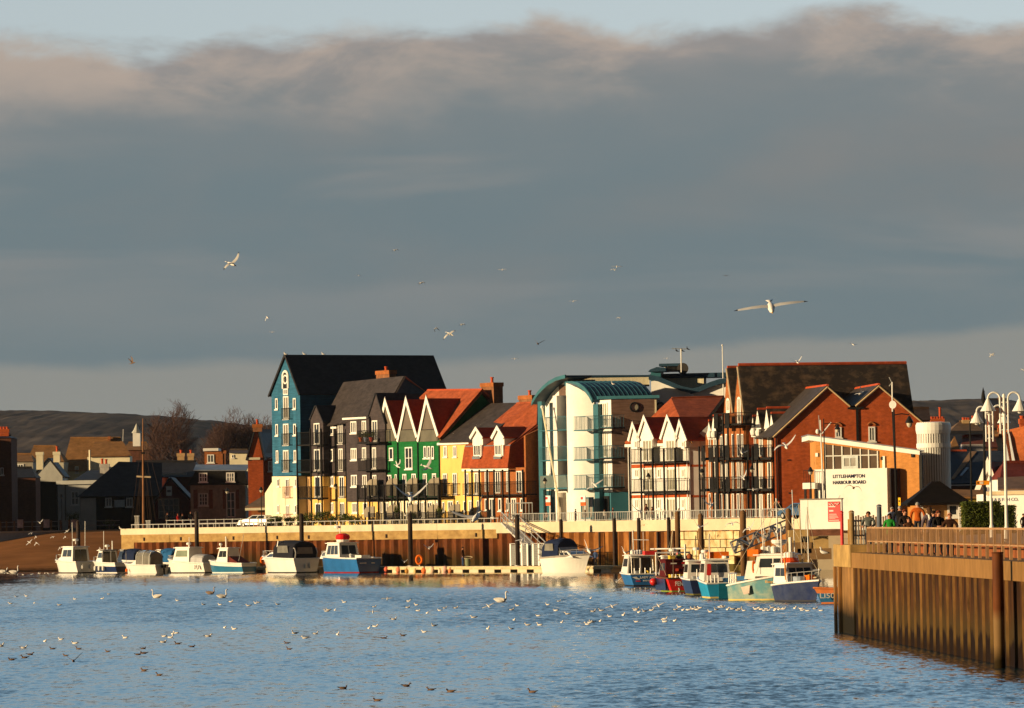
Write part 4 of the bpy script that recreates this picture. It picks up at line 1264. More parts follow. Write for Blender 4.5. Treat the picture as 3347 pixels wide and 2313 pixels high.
b0 = P(2227, 1216, D2 + 3); b1 = P(2226, 1140, D2 + 3)
m_ = thing('roof_aerial', 'thin pale aerial mast with crossbar on the lantern of the flats', 'aerial', b0)
MB().tube(b0, b1, .07).build('mast', white, m_)
MB().tube(b1 + V((-1, 0, .05)), b1 + V((.75, 0, -.02)), .04).build('crossbar', steel_grey, m_)
b0 = P(2364, 1260, D2 - 1); b1 = P(2361, 1128, D2 - 1)
m_ = thing('flagpole', 'slender pale flagpole beside the brick gables', 'flagpole', b0)
MB().tube(b0 - UP * 3, b1, .07, .05).build('pole', white, m_)
MB().ball(b1, .11, 0, 8).build('finial', white, m_)
b0, b1 = P(1820, 1604, W12.hit(1820, 1600).y - 3), P(1772, 1330, W12.hit(1772, 1330).y - 3)
m_ = thing('leaning_pole', 'cream pole leaning across the left balconies of the curved roof flats', 'pole', (b0.x, b0.y, G))
MB().path([V((b0.x + .3, b0.y, G - .1)), b0, b1], .1, 7).build('pole', cream, m_)
MB().ball(b1, .2, 0, 8).build('pole_head', white, m_)
q = W12.shift(.6).hit(1837, 1690)
MB().lathe((q.x, q.y, G - .1), [(.5, 0), (.5, W12.at(1837, 1606)[1] - G)], 14).build('concrete_column', M('grey_concrete', (.38, .34, .28), .9, .15, 1), t, smooth=False)
for x0, x1, nm in ((1775, 1812, 'shopfront'), (1900, 1942, 'shopfront')):
    win(t, (wf if x0 < 1800 else W12.shift(1.2)), x0, 1625, x1, 1695, 2, teal, name=nm, sill=False)
for x, lb in ((1791, 'red and white sale board in front of the left bay of the flats'), (1906, 'red and white sale board in front of the white stair drum')):
    w = W12.shift(2.2); u0, u1, z0, z1 = w.rect(x - 8, 1620, x + 9, 1652)
    s = thing('sale_board', lb, 'sign', w.pt(u0, G), group='sale boards before the flats')
    mb = MB(); w.wbox(mb, u0, u1, z0 + .38, z1, 0, .06); mb.build('board', white, s)
    mb = MB(); w.wbox(mb, u0, u1, z0, z0 + .375, 0, .06); mb.build('lower_board', M('vermilion_board', (.75, .12, .03), .5), s)
    mb = MB(); w.wbox(mb, u0 + .1, u0 + .5, z1 - .4, z1 - .12, .06, .07); mb.build('print', red_paint, s)
    mb = MB(); w.wbox(mb, u1 - .14, u1 - .02, G - .1, z0 - .003, .0, .06); mb.build('post', white, s)

t = thing('white_gabled_house', 'white house with orange tiled roof, four white dormer gables and black balconies', 'house', W12.pt(W12.at(2150, 1700)[0], G - .1))
body(t, 'wall', W12, [(2060, 1452), (2254, 1446)], G - .15, QN * 4, white)
c0 = W12.hit(2254.5, 1446); c1w = P(2312, 1446, c0.y + .25)
sw = Wall((c0.x, c0.y, 0), V((c1w.x - c0.x, c1w.y - c0.y, 0)), V((c1w.y - c0.y, c0.x - c1w.x, 0)))
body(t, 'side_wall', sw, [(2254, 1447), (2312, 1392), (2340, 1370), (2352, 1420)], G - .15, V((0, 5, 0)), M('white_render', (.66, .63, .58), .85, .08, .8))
for y in (1521, 1621):
    u0, u1, z0, z1 = sw.rect(2256, y - 3, 2345, y + 3)
    mb = MB(); sw.wbox(mb, u0, u1, z0, z1, .0, .03); mb.build('brick_band', brick_red, t)
    u0, u1, z0, z1 = W12.rect(2064, y - 3, 2254, y + 3)
    mb = MB(); W12.wbox(mb, u0, u1, z0, z1, .0, .03); mb.build('brick_band', brick_red, t)
pL, pR = hq(2044, 1452, 11.75), hq(2258, 1446, 11.75)
rL, rR = hq(2196, 1307, 17.2), P(2366, 1302, hq(2196, 1307, 17.2).y + 2.0)
slab(t, 'front_roof', [pL, pR, rR, rL], terracotta, .18)
slab(t, 'back_roof', [rL, rR, rR + V((4, 4, -5)), rL + V((4, 4, -5))], terracotta, .18)
MB().tube(pR, rR, .16).build('verge', brown_tile, t)
ridge(t, rL + UP * .2, rR + UP * .2, terracotta)
mb = MB(); mb.prism([pL - UP * .28, pR - UP * .28, pR, pL], -QN * .1); mb.build('eaves_gutter', white, t)
for xl, xa, xr, yb, ya in ((2060, 2072, 2090, 1436, 1389), (2089, 2109, 2137, 1430, 1366), (2165, 2185, 2213, 1430, 1365), (2212, 2225, 2245, 1436, 1383)):
    w = W12.shift(.8)
    d = body(t, 'dormer', w, [(xl + 2, yb), (xa, ya + 2), (xr - 3, yb)], 1462, QN * 4, white)
    gable_roof(d, w, (xl, yb), (xa, ya), (xr, yb), QN * (5.4 if ya < 1370 else 4.6), MATS['shaded_side_tiles'], name='dormer_roof', over=.2, front=.12, barge=(white, .1))
wv = W12.shift(.81)
for a in ((2102, 1437, 2134, 1507, 2), (2178, 1437, 2209, 1507, 2)): win(t, wv, *a, name='french_window', sill=False, gl=glass_lit)
for a in ((2075, 1440, 2085, 1464, 1), (2229, 1442, 2239, 1462, 1)): win(t, wv, *a, gl=glass_lit)
for y0, y1, y2 in ((1532, 1561, 1604), (1630, 1662, 1695)):
    for a in ((2076, y0, 2090, y1, 1), (2228, y0, 2240, y1, 1), (2150, y0, 2160, y1, 0)): win(t, W12, *a, gl=glass_lit)
    for a in ((2103, y0 - 2, 2136, y2, 2), (2181, y0 - 2, 2211, y2, 2)): win(t, W12, *a, name='french_window', sill=False, gl=glass_lit)
gp = M('pale_green_glass', (.42, .52, .40), .15, .1, .5, spec=.5)
balcony(t, W12, 2063, 2212, 1468, 1507, 1.5, 1516, posts=(), solid=None, pitch=.2)
balcony(t, W12, 2064, 2214, 1566, 1604, 1.5, 1613, posts=(2063, 2100, 2138, 2175, 2212), roof_y=1464, pitch=.2)
drain(t, W12, 2061, 1455, 1700, white, .3); drain(t, W12, 2249, 1450, 1700, white, .2)
for y in (1425, 1565):
    u_, z_ = sw.at(2284, y)
    MB().tube(sw.pt(u_, z_, 0), sw.pt(u_ + .1, z_, .5), .05).build('wall_bracket', black, t)

t = thing('brick_balcony_block', 'orange brick flats with stacked black balconies and pointed gables under patchy slates', 'apartment block', W12.pt(W12.at(2430, 1700)[0], G - .1))
wk = W12.shift(.8)
E2 = V((17.4, 3.2, 0))
body(t, 'left_wall', W12.shift(-.3), [(2306, 1420), (2362, 1418)], G - .15, V((6, 6, 0)), brick_orange)
body(t, 'wall', wk, [(2366, 1347), (2436, 1345)], G - .15, V((10, 4, 0)), brick_orange)
body(t, 'right_wall', W12, [(2437, 1415), (2528, 1412)], G - .15, V((6, 5, 0)), brick_orange)
body(t, 'rear_body', wk, [(2400, 1372), (2435, 1370)], G - .15, E2, brick_red)
for Lp, Ap, Rp, ex in (((2366, 1345), (2377, 1206), (2396, 1345), V((3, .6, 0))), ((2400, 1345), (2413, 1199), (2437, 1384), E2)):
    body(t, 'gable_wall', wk, [Lp, Ap, Rp], 1400, V((2, .6, 0)), brick_orange)
A, Rr, Ll = wk.hit(2413, 1198), wk.hit(2438, 1372), wk.hit(2396, 1372)
slab(t, 'front_roof', [Rr - UP * .3, Rr - UP * .3 + E2, A + E2, A], slate_patchy, .16)
slab(t, 'back_roof', [Ll, A, A + E2, Ll + E2], slate_patchy, .16)
ridge(t, A + UP * .2, A + E2 + UP * .2, ridge_red, .17)
A1 = wk.hit(2377, 1204)
E1 = V((2.6, .5, 0))
R1 = wk.hit(2397, 1350)
slab(t, 'small_gable_roof', [R1, R1 + E1, A1 + E1, A1], slate_patchy, .14)
ridge(t, A1 + UP * .15, A1 + E1 + UP * .15, ridge_red, .15)
for a, b in ((A, wk.hit(2437, 1388)), (A1, wk.hit(2397, 1350))):
    MB().tube(a + wk.n * .1, b + wk.n * .1, .11).build('verge', M('pale_mortar', (.42, .33, .22), .9), t)
def archwin(root, wall, x0, x1, yt, yb):
    ua, zb = wall.at(x0, yb); ub, _ = wall.at(x1, yb); _, zt = wall.at((x0 + x1) / 2, yt)
    um, r = (ua + ub) / 2, (ub - ua) / 2
    zc = zt - r * 1.3
    pts = [wall.pt(ua, zb, .02), wall.pt(ub, zb, .02)] + [wall.pt(um + r * math.cos(a), zc + r * 1.3 * math.sin(a), .02) for a in [math.pi * k / 8 for k in range(9)]]
    o = MB().prism(pts, wall.n * .06).build('arched_window', white, root)
    mb = MB(); wall.wbox(mb, um - r * .6, um - r * .12, zb + .3, zc + r * .5, .082, .1); wall.wbox(mb, um + r * .12, um + r * .6, zb + .3, zc + r * .5, .082, .1); mb.build('pane', glass_lit, o)
archwin(t, wk, 2375, 2387, 1300, 1350); archwin(t, wk, 2412, 2424, 1296, 1384)
for xa, ya, xl, xr, yb, w, Dl in ((2316, 1379, 2312, 2324, 1410, W12, 5), (2331, 1362, 2325, 2340, 1410, W12, 6), (2460, 1364, 2455, 2466, 1402, W12.shift(.4), 8), (2475, 1341, 2467, 2488, 1404, W12.shift(.4), 11), (2505, 1337, 2497, 2516, 1404, W12.shift(.4), 10), (2520, 1354, 2516, 2530, 1402, W12.shift(.4), 8)):
    d = body(t, 'dormer', w, [(xl, yb), (xa, ya), (xr, yb)], yb + 26, V((3, .6, 0)), white)
    A_, R1_, L1_ = w.hit(xa, ya), w.hit(xr + 1, yb + 2), w.hit(xl - 1, yb + 2)
    ee = V((Dl * .42, .8, 0))
    mb = MB()
    mb.prism([A_, R1_, R1_ + ee, A_ + ee], (0, -.05, .14)); mb.prism([A_, A_ + ee, L1_ + ee, L1_], (0, .0, .14))
    mb.build('dormer_roof', slate_patchy, d)
    ridge(d, A_ + UP * .15, A_ + ee + UP * .15, ridge_red, .13)
    q = w.shift(.25).hit((xl + xr) / 2 + 2, yb + 12)
    MB().lathe(q - UP * .35, [(.05, 0), (.28, .15), (.34, .5), (.2, .8)], 8).build('corbel', white, d)
slab(t, 'right_roof', [W12.shift(.5).hit(2450, 1412), W12.shift(.5).hit(2532, 1408), P(2640, 1338, 505), P(2470, 1340, 505)], slate, .15)
bays = [(W12.shift(-.3), ((2318, 2326), (2333, 2346), (2355, 2364)), (2292, 2350), (2291, 2305, 2335, 2348)),
        (wk, ((2372, 2383), (2393, 2402), (2410, 2420), (2424, 2432)), (2335, 2427), (2351, 2371, 2386)),
        (W12, ((2466, 2474), (2482, 2496), (2510, 2524)), (2432, 2522), (2448, 2465, 2480))]
floors = [(1418, 1492, 1456, 1495), (1508, 1596, 1559, 1597), (1612, 1690, None, None)]
for bi, (w, doors, (bx0, bx1), posts) in enumerate(bays):
    for fi, (y0, y1, r0_, r1_) in enumerate(floors):
        for x0, x1 in doors:
            win(t, w, x0, y0 if bi == 1 or fi else 1424, x1, y1, 0 if x1 - x0 < 11 else 1, name='french_window', sill=False, bw=.3)
        if r0_:
            b = balcony(t, w, bx0, bx1, r0_, r1_, 1.7, r1_ + 9, posts=posts if fi == 1 else (), roof_y=1458 if bi != 1 else 1352, pitch=.17)
    if bi == 1:
        balcony(t, w, bx0, bx1 - 3, 1351, 1384, 1.7, 1392, pitch=.14)
for x0, x1, ys in ((2292, 2304, (1462, 1498)), (2317, 2333, (1462, 1500)), (2336, 2349, (1462, 1500)), (2370, 2384, (1455, 1494)), (2296, 2304, (1563, 1597)), (2319, 2334, (1561, 1600)), (2335, 2350, (1561, 1600)), (2372, 2386, (1559, 1596)), (2333, 2347, (1353, 1390)), (2368, 2384, (1351, 1388)), (2432, 2448, (1452, 1494)), (2464, 2479, (1450, 1492)), (2434, 2450, (1556, 1595)), (2466, 2480, (1556, 1595))):
    w = (wk if 2350 < x0 < 2430 or ys[0] < 1400 else W12).shift(1.95)
    u0, u1, z0, z1 = w.rect(x0, ys[0], x1, ys[1])
    mb = MB()
    for k in range(7): 
        c = u0 + (u1 - u0) * (k + .5) / 7
        w.wbox(mb, c - (u1 - u0) / 17, c + (u1 - u0) / 17, z0, z1, -.03, .03)
    w.wbox(mb, u0, u1, z0 - .3, z0 - .005, -.1, .03)
    mb.build('louvred_screen', black, t)
drain(t, W12, 2529, 1416, 1700)

TW = facing_wall(2700, 486, 2)
t = thing('twin_gable_house', 'big red brick house with two broad gables and grey slate roofs', 'house', TW.pt(TW.at(2700, 1700)[0], G - .1))
bk = V((-6.5, 26, 0))
body(t, 'wall', TW, [(2531, 1428), (2705, 1268), (2778, 1331), (2796, 1331), (2873, 1265), (3019, 1386)], G - .15, V((0, .5, 0)), brick_red)
A1, A2 = TW.hit(2705, 1266), TW.hit(2873, 1263)
L1, V1, V2, R2 = TW.hit(2526, 1431), TW.hit(2778, 1329), TW.hit(2796, 1329), TW.hit(3022, 1388)
e1 = P(2606, 1279, A1.y + 20) - A1; e2 = P(2769, 1281, A2.y + 20) - A2
f = TW.n * .25
slab(t, 'left_roof', [L1 + f, A1 + f, A1 + e1, L1 + e1], slate, .15)
slab(t, 'inner_roof', [A1 + f, V1 + f, V1 + e1 * .8, A1 + e1], slate_dark, .15)  # darker slates paint in the shade of the valley
slab(t, 'second_left_roof', [V2 + f, A2 + f, A2 + e2, V2 + e2 * .8], slate, .15)
slab(t, 'right_roof', [A2 + f, R2 + f, R2 + e2, A2 + e2], slate, .15)
ridge(t, A1 + UP * .2, A1 + e1 + UP * .2, ridge_red, .16); ridge(t, A2 + UP * .2, A2 + e2 + UP * .2, ridge_red, .16)
for a, b in ((A1, L1), (A1, V1), (A2, V2), (A2, R2)):
    MB().tube(a + f + UP * .05, b + f + UP * .05, .11).build('verge', M('verge_mortar', (.50, .36, .20), .9), t)
u0, u1, z0, z1 = TW.rect(2797, 1334, 2807, 1440)
mb = MB(); TW.wbox(mb, u0, u1, z0, z1, -.02, .1); mb.build('recess_drain', black, t)
u0, u1, z0, z1 = TW.rect(2770, 1331, 2822, 1336)
mb = MB(); TW.wbox(mb, u0, u1, z0, z1, .0, .2); mb.build('valley_hopper', black, t)
for x0, y0, x1, y1 in ((2729, 1396, 2751, 1430), (2838, 1394, 2861, 1442)):
    win(t, TW, x0, y0, x1, y1, 1)
    ua, zt = TW.at(x0 - 1, y0); ub, _ = TW.at(x1 + 1, y0)
    mb = MB(); mb.path([TW.pt(ua + (ub - ua) * k / 8, zt + .15 + .25 * math.sin(math.pi * k / 8), .03) for k in range(9)], .13, 5); mb.build('brick_arch', brick_orange, t)
for px, py in ((2577, 1396), (2579, 1503), (2583, 1611)):
    u_, z_ = TW.at(px, py); mb = MB(); TW.wbox(mb, u_ - .17, u_ + .17, z_ - .06, z_ + .06, 0, .05); mb.build('wall_vent', black, t)
drain(t, TW, 2537, 1428, 1700, black)
for px, py in ((2610, 1293), (2602, 1293)):
    q = L1.lerp(A1, .9) + e1 * .6
for k, (x, y, tt, s_) in enumerate(((2612, 1300, .85, .7), (2606, 1330, .6, .75), (2618, 1316, .72, .8))):
    q = L1.lerp(A1, tt) + e1 * s_ + V((0, 0, .25)); mb = MB(); mb.box(q, .35, .3, .2); mb.build('roof_vent', steel_grey, t)
q = P(3000, 1330, 520)
HW = facing_wall(2830, 462, -28)
t = thing('harbour_office', 'low tan brick office with sloping white roof edge, glazed front and white lettered wall', 'office', HW.pt(HW.at(2830, 1700)[0], G - .1))
body(t, 'wall', HW, [(2666, 1442), (3004, 1484)], G - 1, V((0, 9, 0)), brick_tan)
mb = MB()
q = [HW.shift(.9).hit(x, y) for x, y in ((2643, 1422), (3006, 1472), (3006, 1486), (2643, 1438))]
mb.prism(q, V((0, 11, 0)))
mb.build('roof', white, t)
q = [HW.shift(.95).hit(x, y) for x, y in ((2641, 1419), (3022, 1471), (3022, 1475), (2641, 1423))]
mb = MB(); mb.prism(q, V((0, 11.2, 0))); mb.build('roof_edge', lead, t)
gu0, gz1 = HW.at(2698, 1452); gu1, gz0 = HW.at(2871, 1532)
tl, tr = HW.at(2698, 1451)[1], HW.at(2871, 1473)[1]
mb = MB(); mb.prism([HW.pt(gu0, gz0, .01), HW.pt(gu1, gz0, .01), HW.pt(gu1, tr, .01), HW.pt(gu0, tl, .01)], HW.n * .03)
gl_ = mb.build('glazing', M('office_glass', (.11, .075, .05), .1, .4, .35, spec=.5), t)
mb = MB()
for px in (2698, 2725, 2754, 2784, 2814, 2841, 2870):
    u_ = HW.at(px, 1500)[0]; f_ = (u_ - gu0) / (gu1 - gu0)
    HW.wbox(mb, u_ - .06, u_ + .06, gz0, tl + (tr - tl) * f_, .04, .13)
zz = HW.at(2750, 1489)[1]
HW.wbox(mb, gu0, gu1, zz - .05, zz + .05, .05, .12)
mb.build('glazing_bars', M('pale_aluminium', (.60, .60, .55), .4, .08), gl_)
win(t, HW.shift(.15), 2752, 1489, 2806, 1531, 1, M('pale_blue_frame', (.50, .54, .52), .5), bw=.25, name='double_door', sill=False)
LW = HW.shift(1.6)
u0, u1, z0, z1 = LW.rect(2661, 1534, 2902, 1690)
mb = MB(); LW.wbox(mb, u0, u1, G - 1.2, z1, -1.55, 0); lwall = mb.build('lettered_wall', white, t)
u0d, u1d, _, _ = HW.shift(.7).rect(2903, 1534, 2936, 1690)
mb = MB(); HW.wbox(mb, u0d, u1d, G - 1.2, z1 - .05, .02, .7); mb.build('dark_recess', M('recess_shade_brown', (.05, .022, .012), .8), t)  # recess made as a solid box, its shade put into the colour
def lettering(root, txt, wall, px, py, height, mat, width=None, out=.02, name='lettering', bold=0., align='LEFT'):
    cu = bpy.data.curves.new(name, 'FONT')
    cu.body = txt
    cu.size = 1; cu.extrude = .012; cu.align_x = align
    cu.offset = bold
    cu.materials.append(mat)
    o = bpy.data.objects.new(name, cu)
    COL.objects.link(o)
    bpy.context.view_layer.update()
    w_, h_ = max(o.dimensions.x, .01), max(o.dimensions.y, .01)
    p = wall.pt(*wall.at(px, py), out)
    sy = height / h_; sx = (width / w_) if width else sy
    m = Matrix(((wall.u.x * sx, 0, wall.n.x, p.x), (wall.u.y * sx, 0, wall.n.y, p.y), (0, sy, 0, p.z), (0, 0, 0, 1)))
    me_ = bpy.data.meshes.new_from_object(o.evaluated_get(bpy.context.evaluated_depsgraph_get()))
    bpy.data.objects.remove(o)
    o = bpy.data.objects.new(name, me_); COL.objects.link(o)
    o.parent = root
    o.matrix_parent_inverse = Matrix.Identity(4)
    o.matrix_basis = Matrix.Translation(-_loc(root)) @ m
    return o
navy_ink = M('navy_lettering', (.015, .017, .05), .5)
sc_ = 462 / F
lettering(lwall, 'LITTLEHAMPTON', LW, 2722, 1562, 11.5 * sc_, navy_ink, 114 * sc_, bold=.028)
lettering(lwall, 'HARBOUR BOARD', LW, 2722, 1582, 11.5 * sc_, navy_ink, 118 * sc_, bold=.028)
BW = HW.shift(2.4)
u0, u1, z0, z1 = BW.rect(2623, 1578, 2664, 1597)
mb = MB(); BW.wbox(mb, u0, u1, z0, z1, -1.5, 0); b_ = mb.build('entrance_balcony', white, t)
mb = MB(); bars(BW, u0 + .1, u1, z1, z1 + 1.2, -.1, mb, .2); mb.build('railing', black, b_)
for px in (2628, 2645, 2661):
    u_ = BW.at(px, 1600)[0]; mb = MB(); BW.wbox(mb, u_ - .09, u_ + .09, G - 1.2, z0 - .003, -.4, -.2); mb.build('post', black, b_)
for px, y0, y1, m in ((2671, 1480, 1492, white), (2890, 1490, 1532, white), (2884, 1492, 1503, black), (2984, 1482, 1494, black)):
    u_, zc = HW.at(px, (y0 + y1) / 2); mb = MB(); hh = (y1 - y0) / 2 * sc_; HW.wbox(mb, u_ - .13, u_ + .13, zc - hh, zc + hh, 0, .15); mb.build('wall_fitting', m, t)
mb = MB(); u_, zc = HW.at(3006, 1560); HW.wbox(mb, u_, u_ + .3, G, HW.at(3006, 1488)[1], -.2, .1); mb.build('corner_drain', black, t)
s = thing('yellow_notice', 'narrow yellow warning notice on the office corner by the lamp column', 'sign', HW.pt(HW.at(2939, 1640)[0], HW.at(2939, 1640)[1], .1))
u0, u1, z0, z1 = HW.shift(.75).rect(2936, 1626, 2944, 1652)
mb = MB(); HW.wbox(mb, u0, u1, z0, z1, .72, .78); mb.build('board', M('warning_yellow', (.85, .5, .02), .5), s)
mb = MB(); HW.wbox(mb, u0 + .05, u1 - .05, z0 + .35, z0 + .5, .781, .79); mb.build('symbol', black, s)
HB = facing_wall(2680, 395, -25)
u0, u1, z0, z1 = HB.rect(2615, 1634, 2752, 1728)
h_ = thing('white_hoarding', 'plain white hoarding with a red printed poster at its right edge', 'hoarding', HB.pt(u0, 4.1))
mb = MB(); HB.wbox(mb, u0, u1, z0, z1, -.3, 0); hb = mb.build('board', white, h_)
mb = MB(); HB.wbox(mb, u0 - .05, u1 + .05, z1, z1 + .1, -.35, .06); mb.build('capping', M('grey_capping', (.22, .19, .16), .8), h_)
mb = MB(); HB.wbox(mb, u0 + .3, u1 - .2, 3.6, z0 - .003, -.28, -.1); mb.build('plinth', brick_dark, h_)
mb = MB(); uj = HB.at(2641, 1680)[0]; HB.wbox(mb, uj - .02, uj + .02, z0, z1, 0, .012); mb.build('panel_joint', M('joint_cream', (.62, .55, .42), .7), h_)
pu0, pu1, pz0, pz1 = HB.rect(2706, 1639, 2747, 1704)
mb = MB(); HB.wbox(mb, pu0, pu1, pz0, pz1, .0, .04); po = mb.build('poster', red_paint, h_)
wi = M('poster_white', (.80, .60, .55), .6)
mb = MB()
for k, (a, b, c, d) in enumerate(((.06, .62, .72, .78), (.1, .7, .36, .385), (.1, .75, .31, .33), (.1, .8, .25, .27), (.1, .85, .2, .22), (.1, .6, .15, .17), (.08, .9, .05, .085), (.1, .45, .5, .58))):
    HB.wbox(mb, pu0 + (pu1 - pu0) * a, pu0 + (pu1 - pu0) * b, pz0 + (pz1 - pz0) * c, pz0 + (pz1 - pz0) * d, .041, .05)
mb.build('print_line', wi, po)
mb = MB(); mb.path([HB.pt(pu0 + (pu1 - pu0) * x, pz0 + (pz1 - pz0) * y, .06) for x, y in ((.1, .9), (.3, .82), (.28, .95), (.5, .8), (.62, .92), (.8, .85), (.92, .93))], .05, 5); mb.build('script_flourish', wi, po)
for px, py, sx, lb in ((2610, 1752, 1.6, 'tan concrete block under the left end of the white hoarding'), (2660, 1772, 2.2, 'long tan concrete block on the shore below the hoarding')):
    q = P(px, py, 380); b_ = thing('concrete_block', lb, 'block', (q.x, q.y, q.z - .8), group='concrete blocks on the shore')
    mb = MB(); mb.box(q, sx, 1.2, .95); mb.build('block', M('block_concrete', (.50, .33, .13), .9, .2, 1), b_)
    mb = MB(); mb.box(q + V((0, 0, -.9)), sx * 1.2, 1.3, .85); mb.build('footing', M('footing', (.25, .15, .07), .9, .2, 1), b_)

q = at_z(3056, 470, G); rr_ = 54 * 470 / F
t = thing('slatted_tower', 'round white tower of upright slats with rounded cap', 'tower', (q.x, q.y, G - 1))
zt, zm = P(3056, 1380, 470).z, P(3056, 1456, 470).z
mb = MB(); mb.lathe((q.x, q.y, G - 1), [(rr_ * .86, 0), (rr_ * .86, zt - G + .6)], 28); mb.build('core', M('tower_core', (.30, .27, .24), .8), t)
mb = MB()
for k in range(40):
    a = 2 * math.pi * k / 40
    c = V((q.x + rr_ * .95 * math.cos(a), q.y + rr_ * .95 * math.sin(a), (zt + G - 1) / 2))
    X = V((-math.sin(a), math.cos(a), 0)); Y = V((math.cos(a), math.sin(a), 0))
    mb.box(c, .14, .16, zt - G + 1, 0, (X, Y, UP))
mb.build('slats', white, t)
mb = MB(); mb.lathe((q.x, q.y, zt - .75), [(rr_ * 1.02, -.35), (rr_ * 1.07, 0), (rr_ * 1.07, .5), (rr_ * 1.0, .72), (rr_ * .5, .8)], 28); mb.build('cap', white, t)
mb = MB(); mb.lathe((q.x, q.y, zm - .2), [(rr_ * 1.04, 0), (rr_ * 1.04, .42)], 28); mb.build('ring_band', white, t)

KW = facing_wall(3068, 320, 0)
t = thing('kiosk', 'small tan kiosk with dark flared hipped roof behind the crowd', 'kiosk', KW.pt(KW.at(3068, 1700)[0], 4.1))
u0, u1, z0, z1 = KW.rect(3010, 1640, 3140, 1720)
mb = MB(); KW.wbox(mb, u0, u1, 4.0, z1, -3, 0); mb.build('wall', M('kiosk_boards', (.50, .30, .13), .8, .15, 1, (.5, .5, 2)), t)
ua, ub, ze, za = KW.shift(.9).rect(2964, 1568, 3177, 1641)
cx = (ua + ub) / 2
mb = MB()
dpt = 5.2
ring = []
for f_, z_ in ((1, ze), (.72, ze + (za - ze) * .28), (.40, ze + (za - ze) * .62), (.12, ze + (za - ze) * .93)):
    w_ = (ub - ua) / 2 * f_; d_ = dpt / 2 * f_
    ring.append([KW.pt(cx - w_, z_, .9 - dpt / 2 + d_), KW.pt(cx + w_, z_, .9 - dpt / 2 + d_), KW.pt(cx + w_, z_, .9 - dpt / 2 - d_), KW.pt(cx - w_, z_, .9 - dpt / 2 - d_)])
for a, b in zip(ring, ring[1:]):
    for k in range(4): mb.poly([a[k], a[(k + 1) % 4], b[(k + 1) % 4], b[k]])
mb.poly(ring[-1]); mb.poly([p - UP * .15 for p in ring[0]])
for k in range(4): mb.poly([ring[0][k], ring[0][(k + 1) % 4], ring[0][(k + 1) % 4] - UP * .15, ring[0][k] - UP * .15])
mb.build('roof', M('kiosk_shingles', (.010, .007, .005), .85, .4, 2), t)
win(t, KW, 3096, 1646, 3133, 1688, 0, white, name='serving_hatch')
for px in (3013, 3137):
    u_ = KW.shift(.5).at(px, 1700)[0]; mb = MB(); KW.wbox(mb, u_ - .09, u_ + .09, 4.05, ze, .4, .58); mb.build('post', white, t)

def leafy(mb, pts_fn, n, s, rnd):
    for _ in range(n):
        p = pts_fn(rnd)
        a = V((rnd.uniform(-1, 1), rnd.uniform(-1, 1), rnd.uniform(-.6, 1))).normalized() * s * rnd.uniform(.6, 1.3)
        b = V((rnd.uniform(-1, 1), rnd.uniform(-1, 1), rnd.uniform(-1, 1))).normalized() * s * rnd.uniform(.4, .8)
        mb.poly([p - a * .5, p + b * .5, p + a * .5, p - b * .5])
rnd = random.Random(21)
for x0, x1, yt, D, lb in ((3148, 3272, 1642, 262, 'tall clipped dark green hedge beside the kiosk'), (3262, 3322, 1654, 266, 'lower clipped hedge block at the right of the tall hedge')):
    w = facing_wall((x0 + x1) / 2, D); u0, u1, z0, z1 = w.rect(x0, yt, x1, 1722)
    h_ = thing('hedge', lb, 'hedge', w.pt((u0 + u1) / 2, 4.1), group='clipped hedges')
    mb = MB()
    n_ = 9
    rows = []
    mb.wbox = None
    w.wbox(mb, u0 + .1, u1 - .1, 4.05, z1 - .12, -1.6, -.1)
    def pf(r_):
        k = r_.random()
        uu, zz_, oo = r_.uniform(u0, u1), r_.uniform(4.1, z1), r_.uniform(-1.7, 0)
        if k < .6: oo = r_.uniform(-.14, .04)
        elif k < .8: zz_ = z1 + r_.uniform(-.14, .05)
        elif k < .9: uu = u0 + r_.uniform(-.06, .12)
        else: uu = u1 + r_.uniform(-.12, .06)
        return w.pt(uu, zz_, oo)
    leafy(mb, pf, 5200 if x1 - x0 > 100 else 2600, .11, rnd)
    mb.build('foliage', hedge_leaf, h_, fix=False)

w = facing_wall(3180, 420); t = thing('yellow_shop', 'low yellow green shop wall with tiled eaves behind the hedge', 'shop', w.pt(w.at(3180, 1700)[0], 4.1))
body(t, 'wall', w, [(3128, 1628), (3226, 1630)], 4., V((0, 8, 0)), M('mustard_render', (.42, .34, .05), .8, .1, 1))
q = [w.hit(3122, 1630), w.hit(3228, 1632), w.hit(3228, 1608) + V((0, 3, 0)), w.hit(3122, 1606) + V((0, 3, 0))]
slab(t, 'roof', [p - V((0, .5, 0)) for p in q], brown_tile, .15)
w = facing_wall(3290, 350, -24); t = thing('fish_shop', 'white single storey fish shop with blue lettering partly behind the lampposts', 'shop', w.pt(w.at(3290, 1700)[0], 4.1))
body(t, 'wall', w, [(3226, 1614), (3420, 1610)], 4., V((0, 8, 0)), white)
u0, u1, z0, z1 = w.rect(3222, 1606, 3424, 1614); mb = MB(); w.wbox(mb, u0, u1, z0, z1, -8, .2); mb.build('fascia', M('fascia_cream', (.62, .50, .32), .7), t)
s3 = 350 / F
wl_ = [o for o in t.children if o.name.startswith('wall')][0]
lettering(wl_, 'J & B FISH CO.', w, 3242, 1638, 14 * s3, M('blue_grey_lettering', (.18, .20, .28), .5), 92 * s3, bold=.01)
q = [w.hit(3262, 1606), w.hit(3424, 1604), w.hit(3424, 1560) + V((0, 5, 0)), w.hit(3284, 1566) + V((0, 5, 0))]
slab(t, 'roof', q, M('brown_felt', (.15, .09, .06), .9, .2), .12)
w = facing_wall(3228, 430, -22); t = thing('white_gable_hall', 'sharp white gable with dark red roof behind the orange direction sign', 'building', w.pt(w.at(3228, 1700)[0], 4.1))
A, L_, R_ = (3229, 1510), (3189, 1612), (3266, 1612)
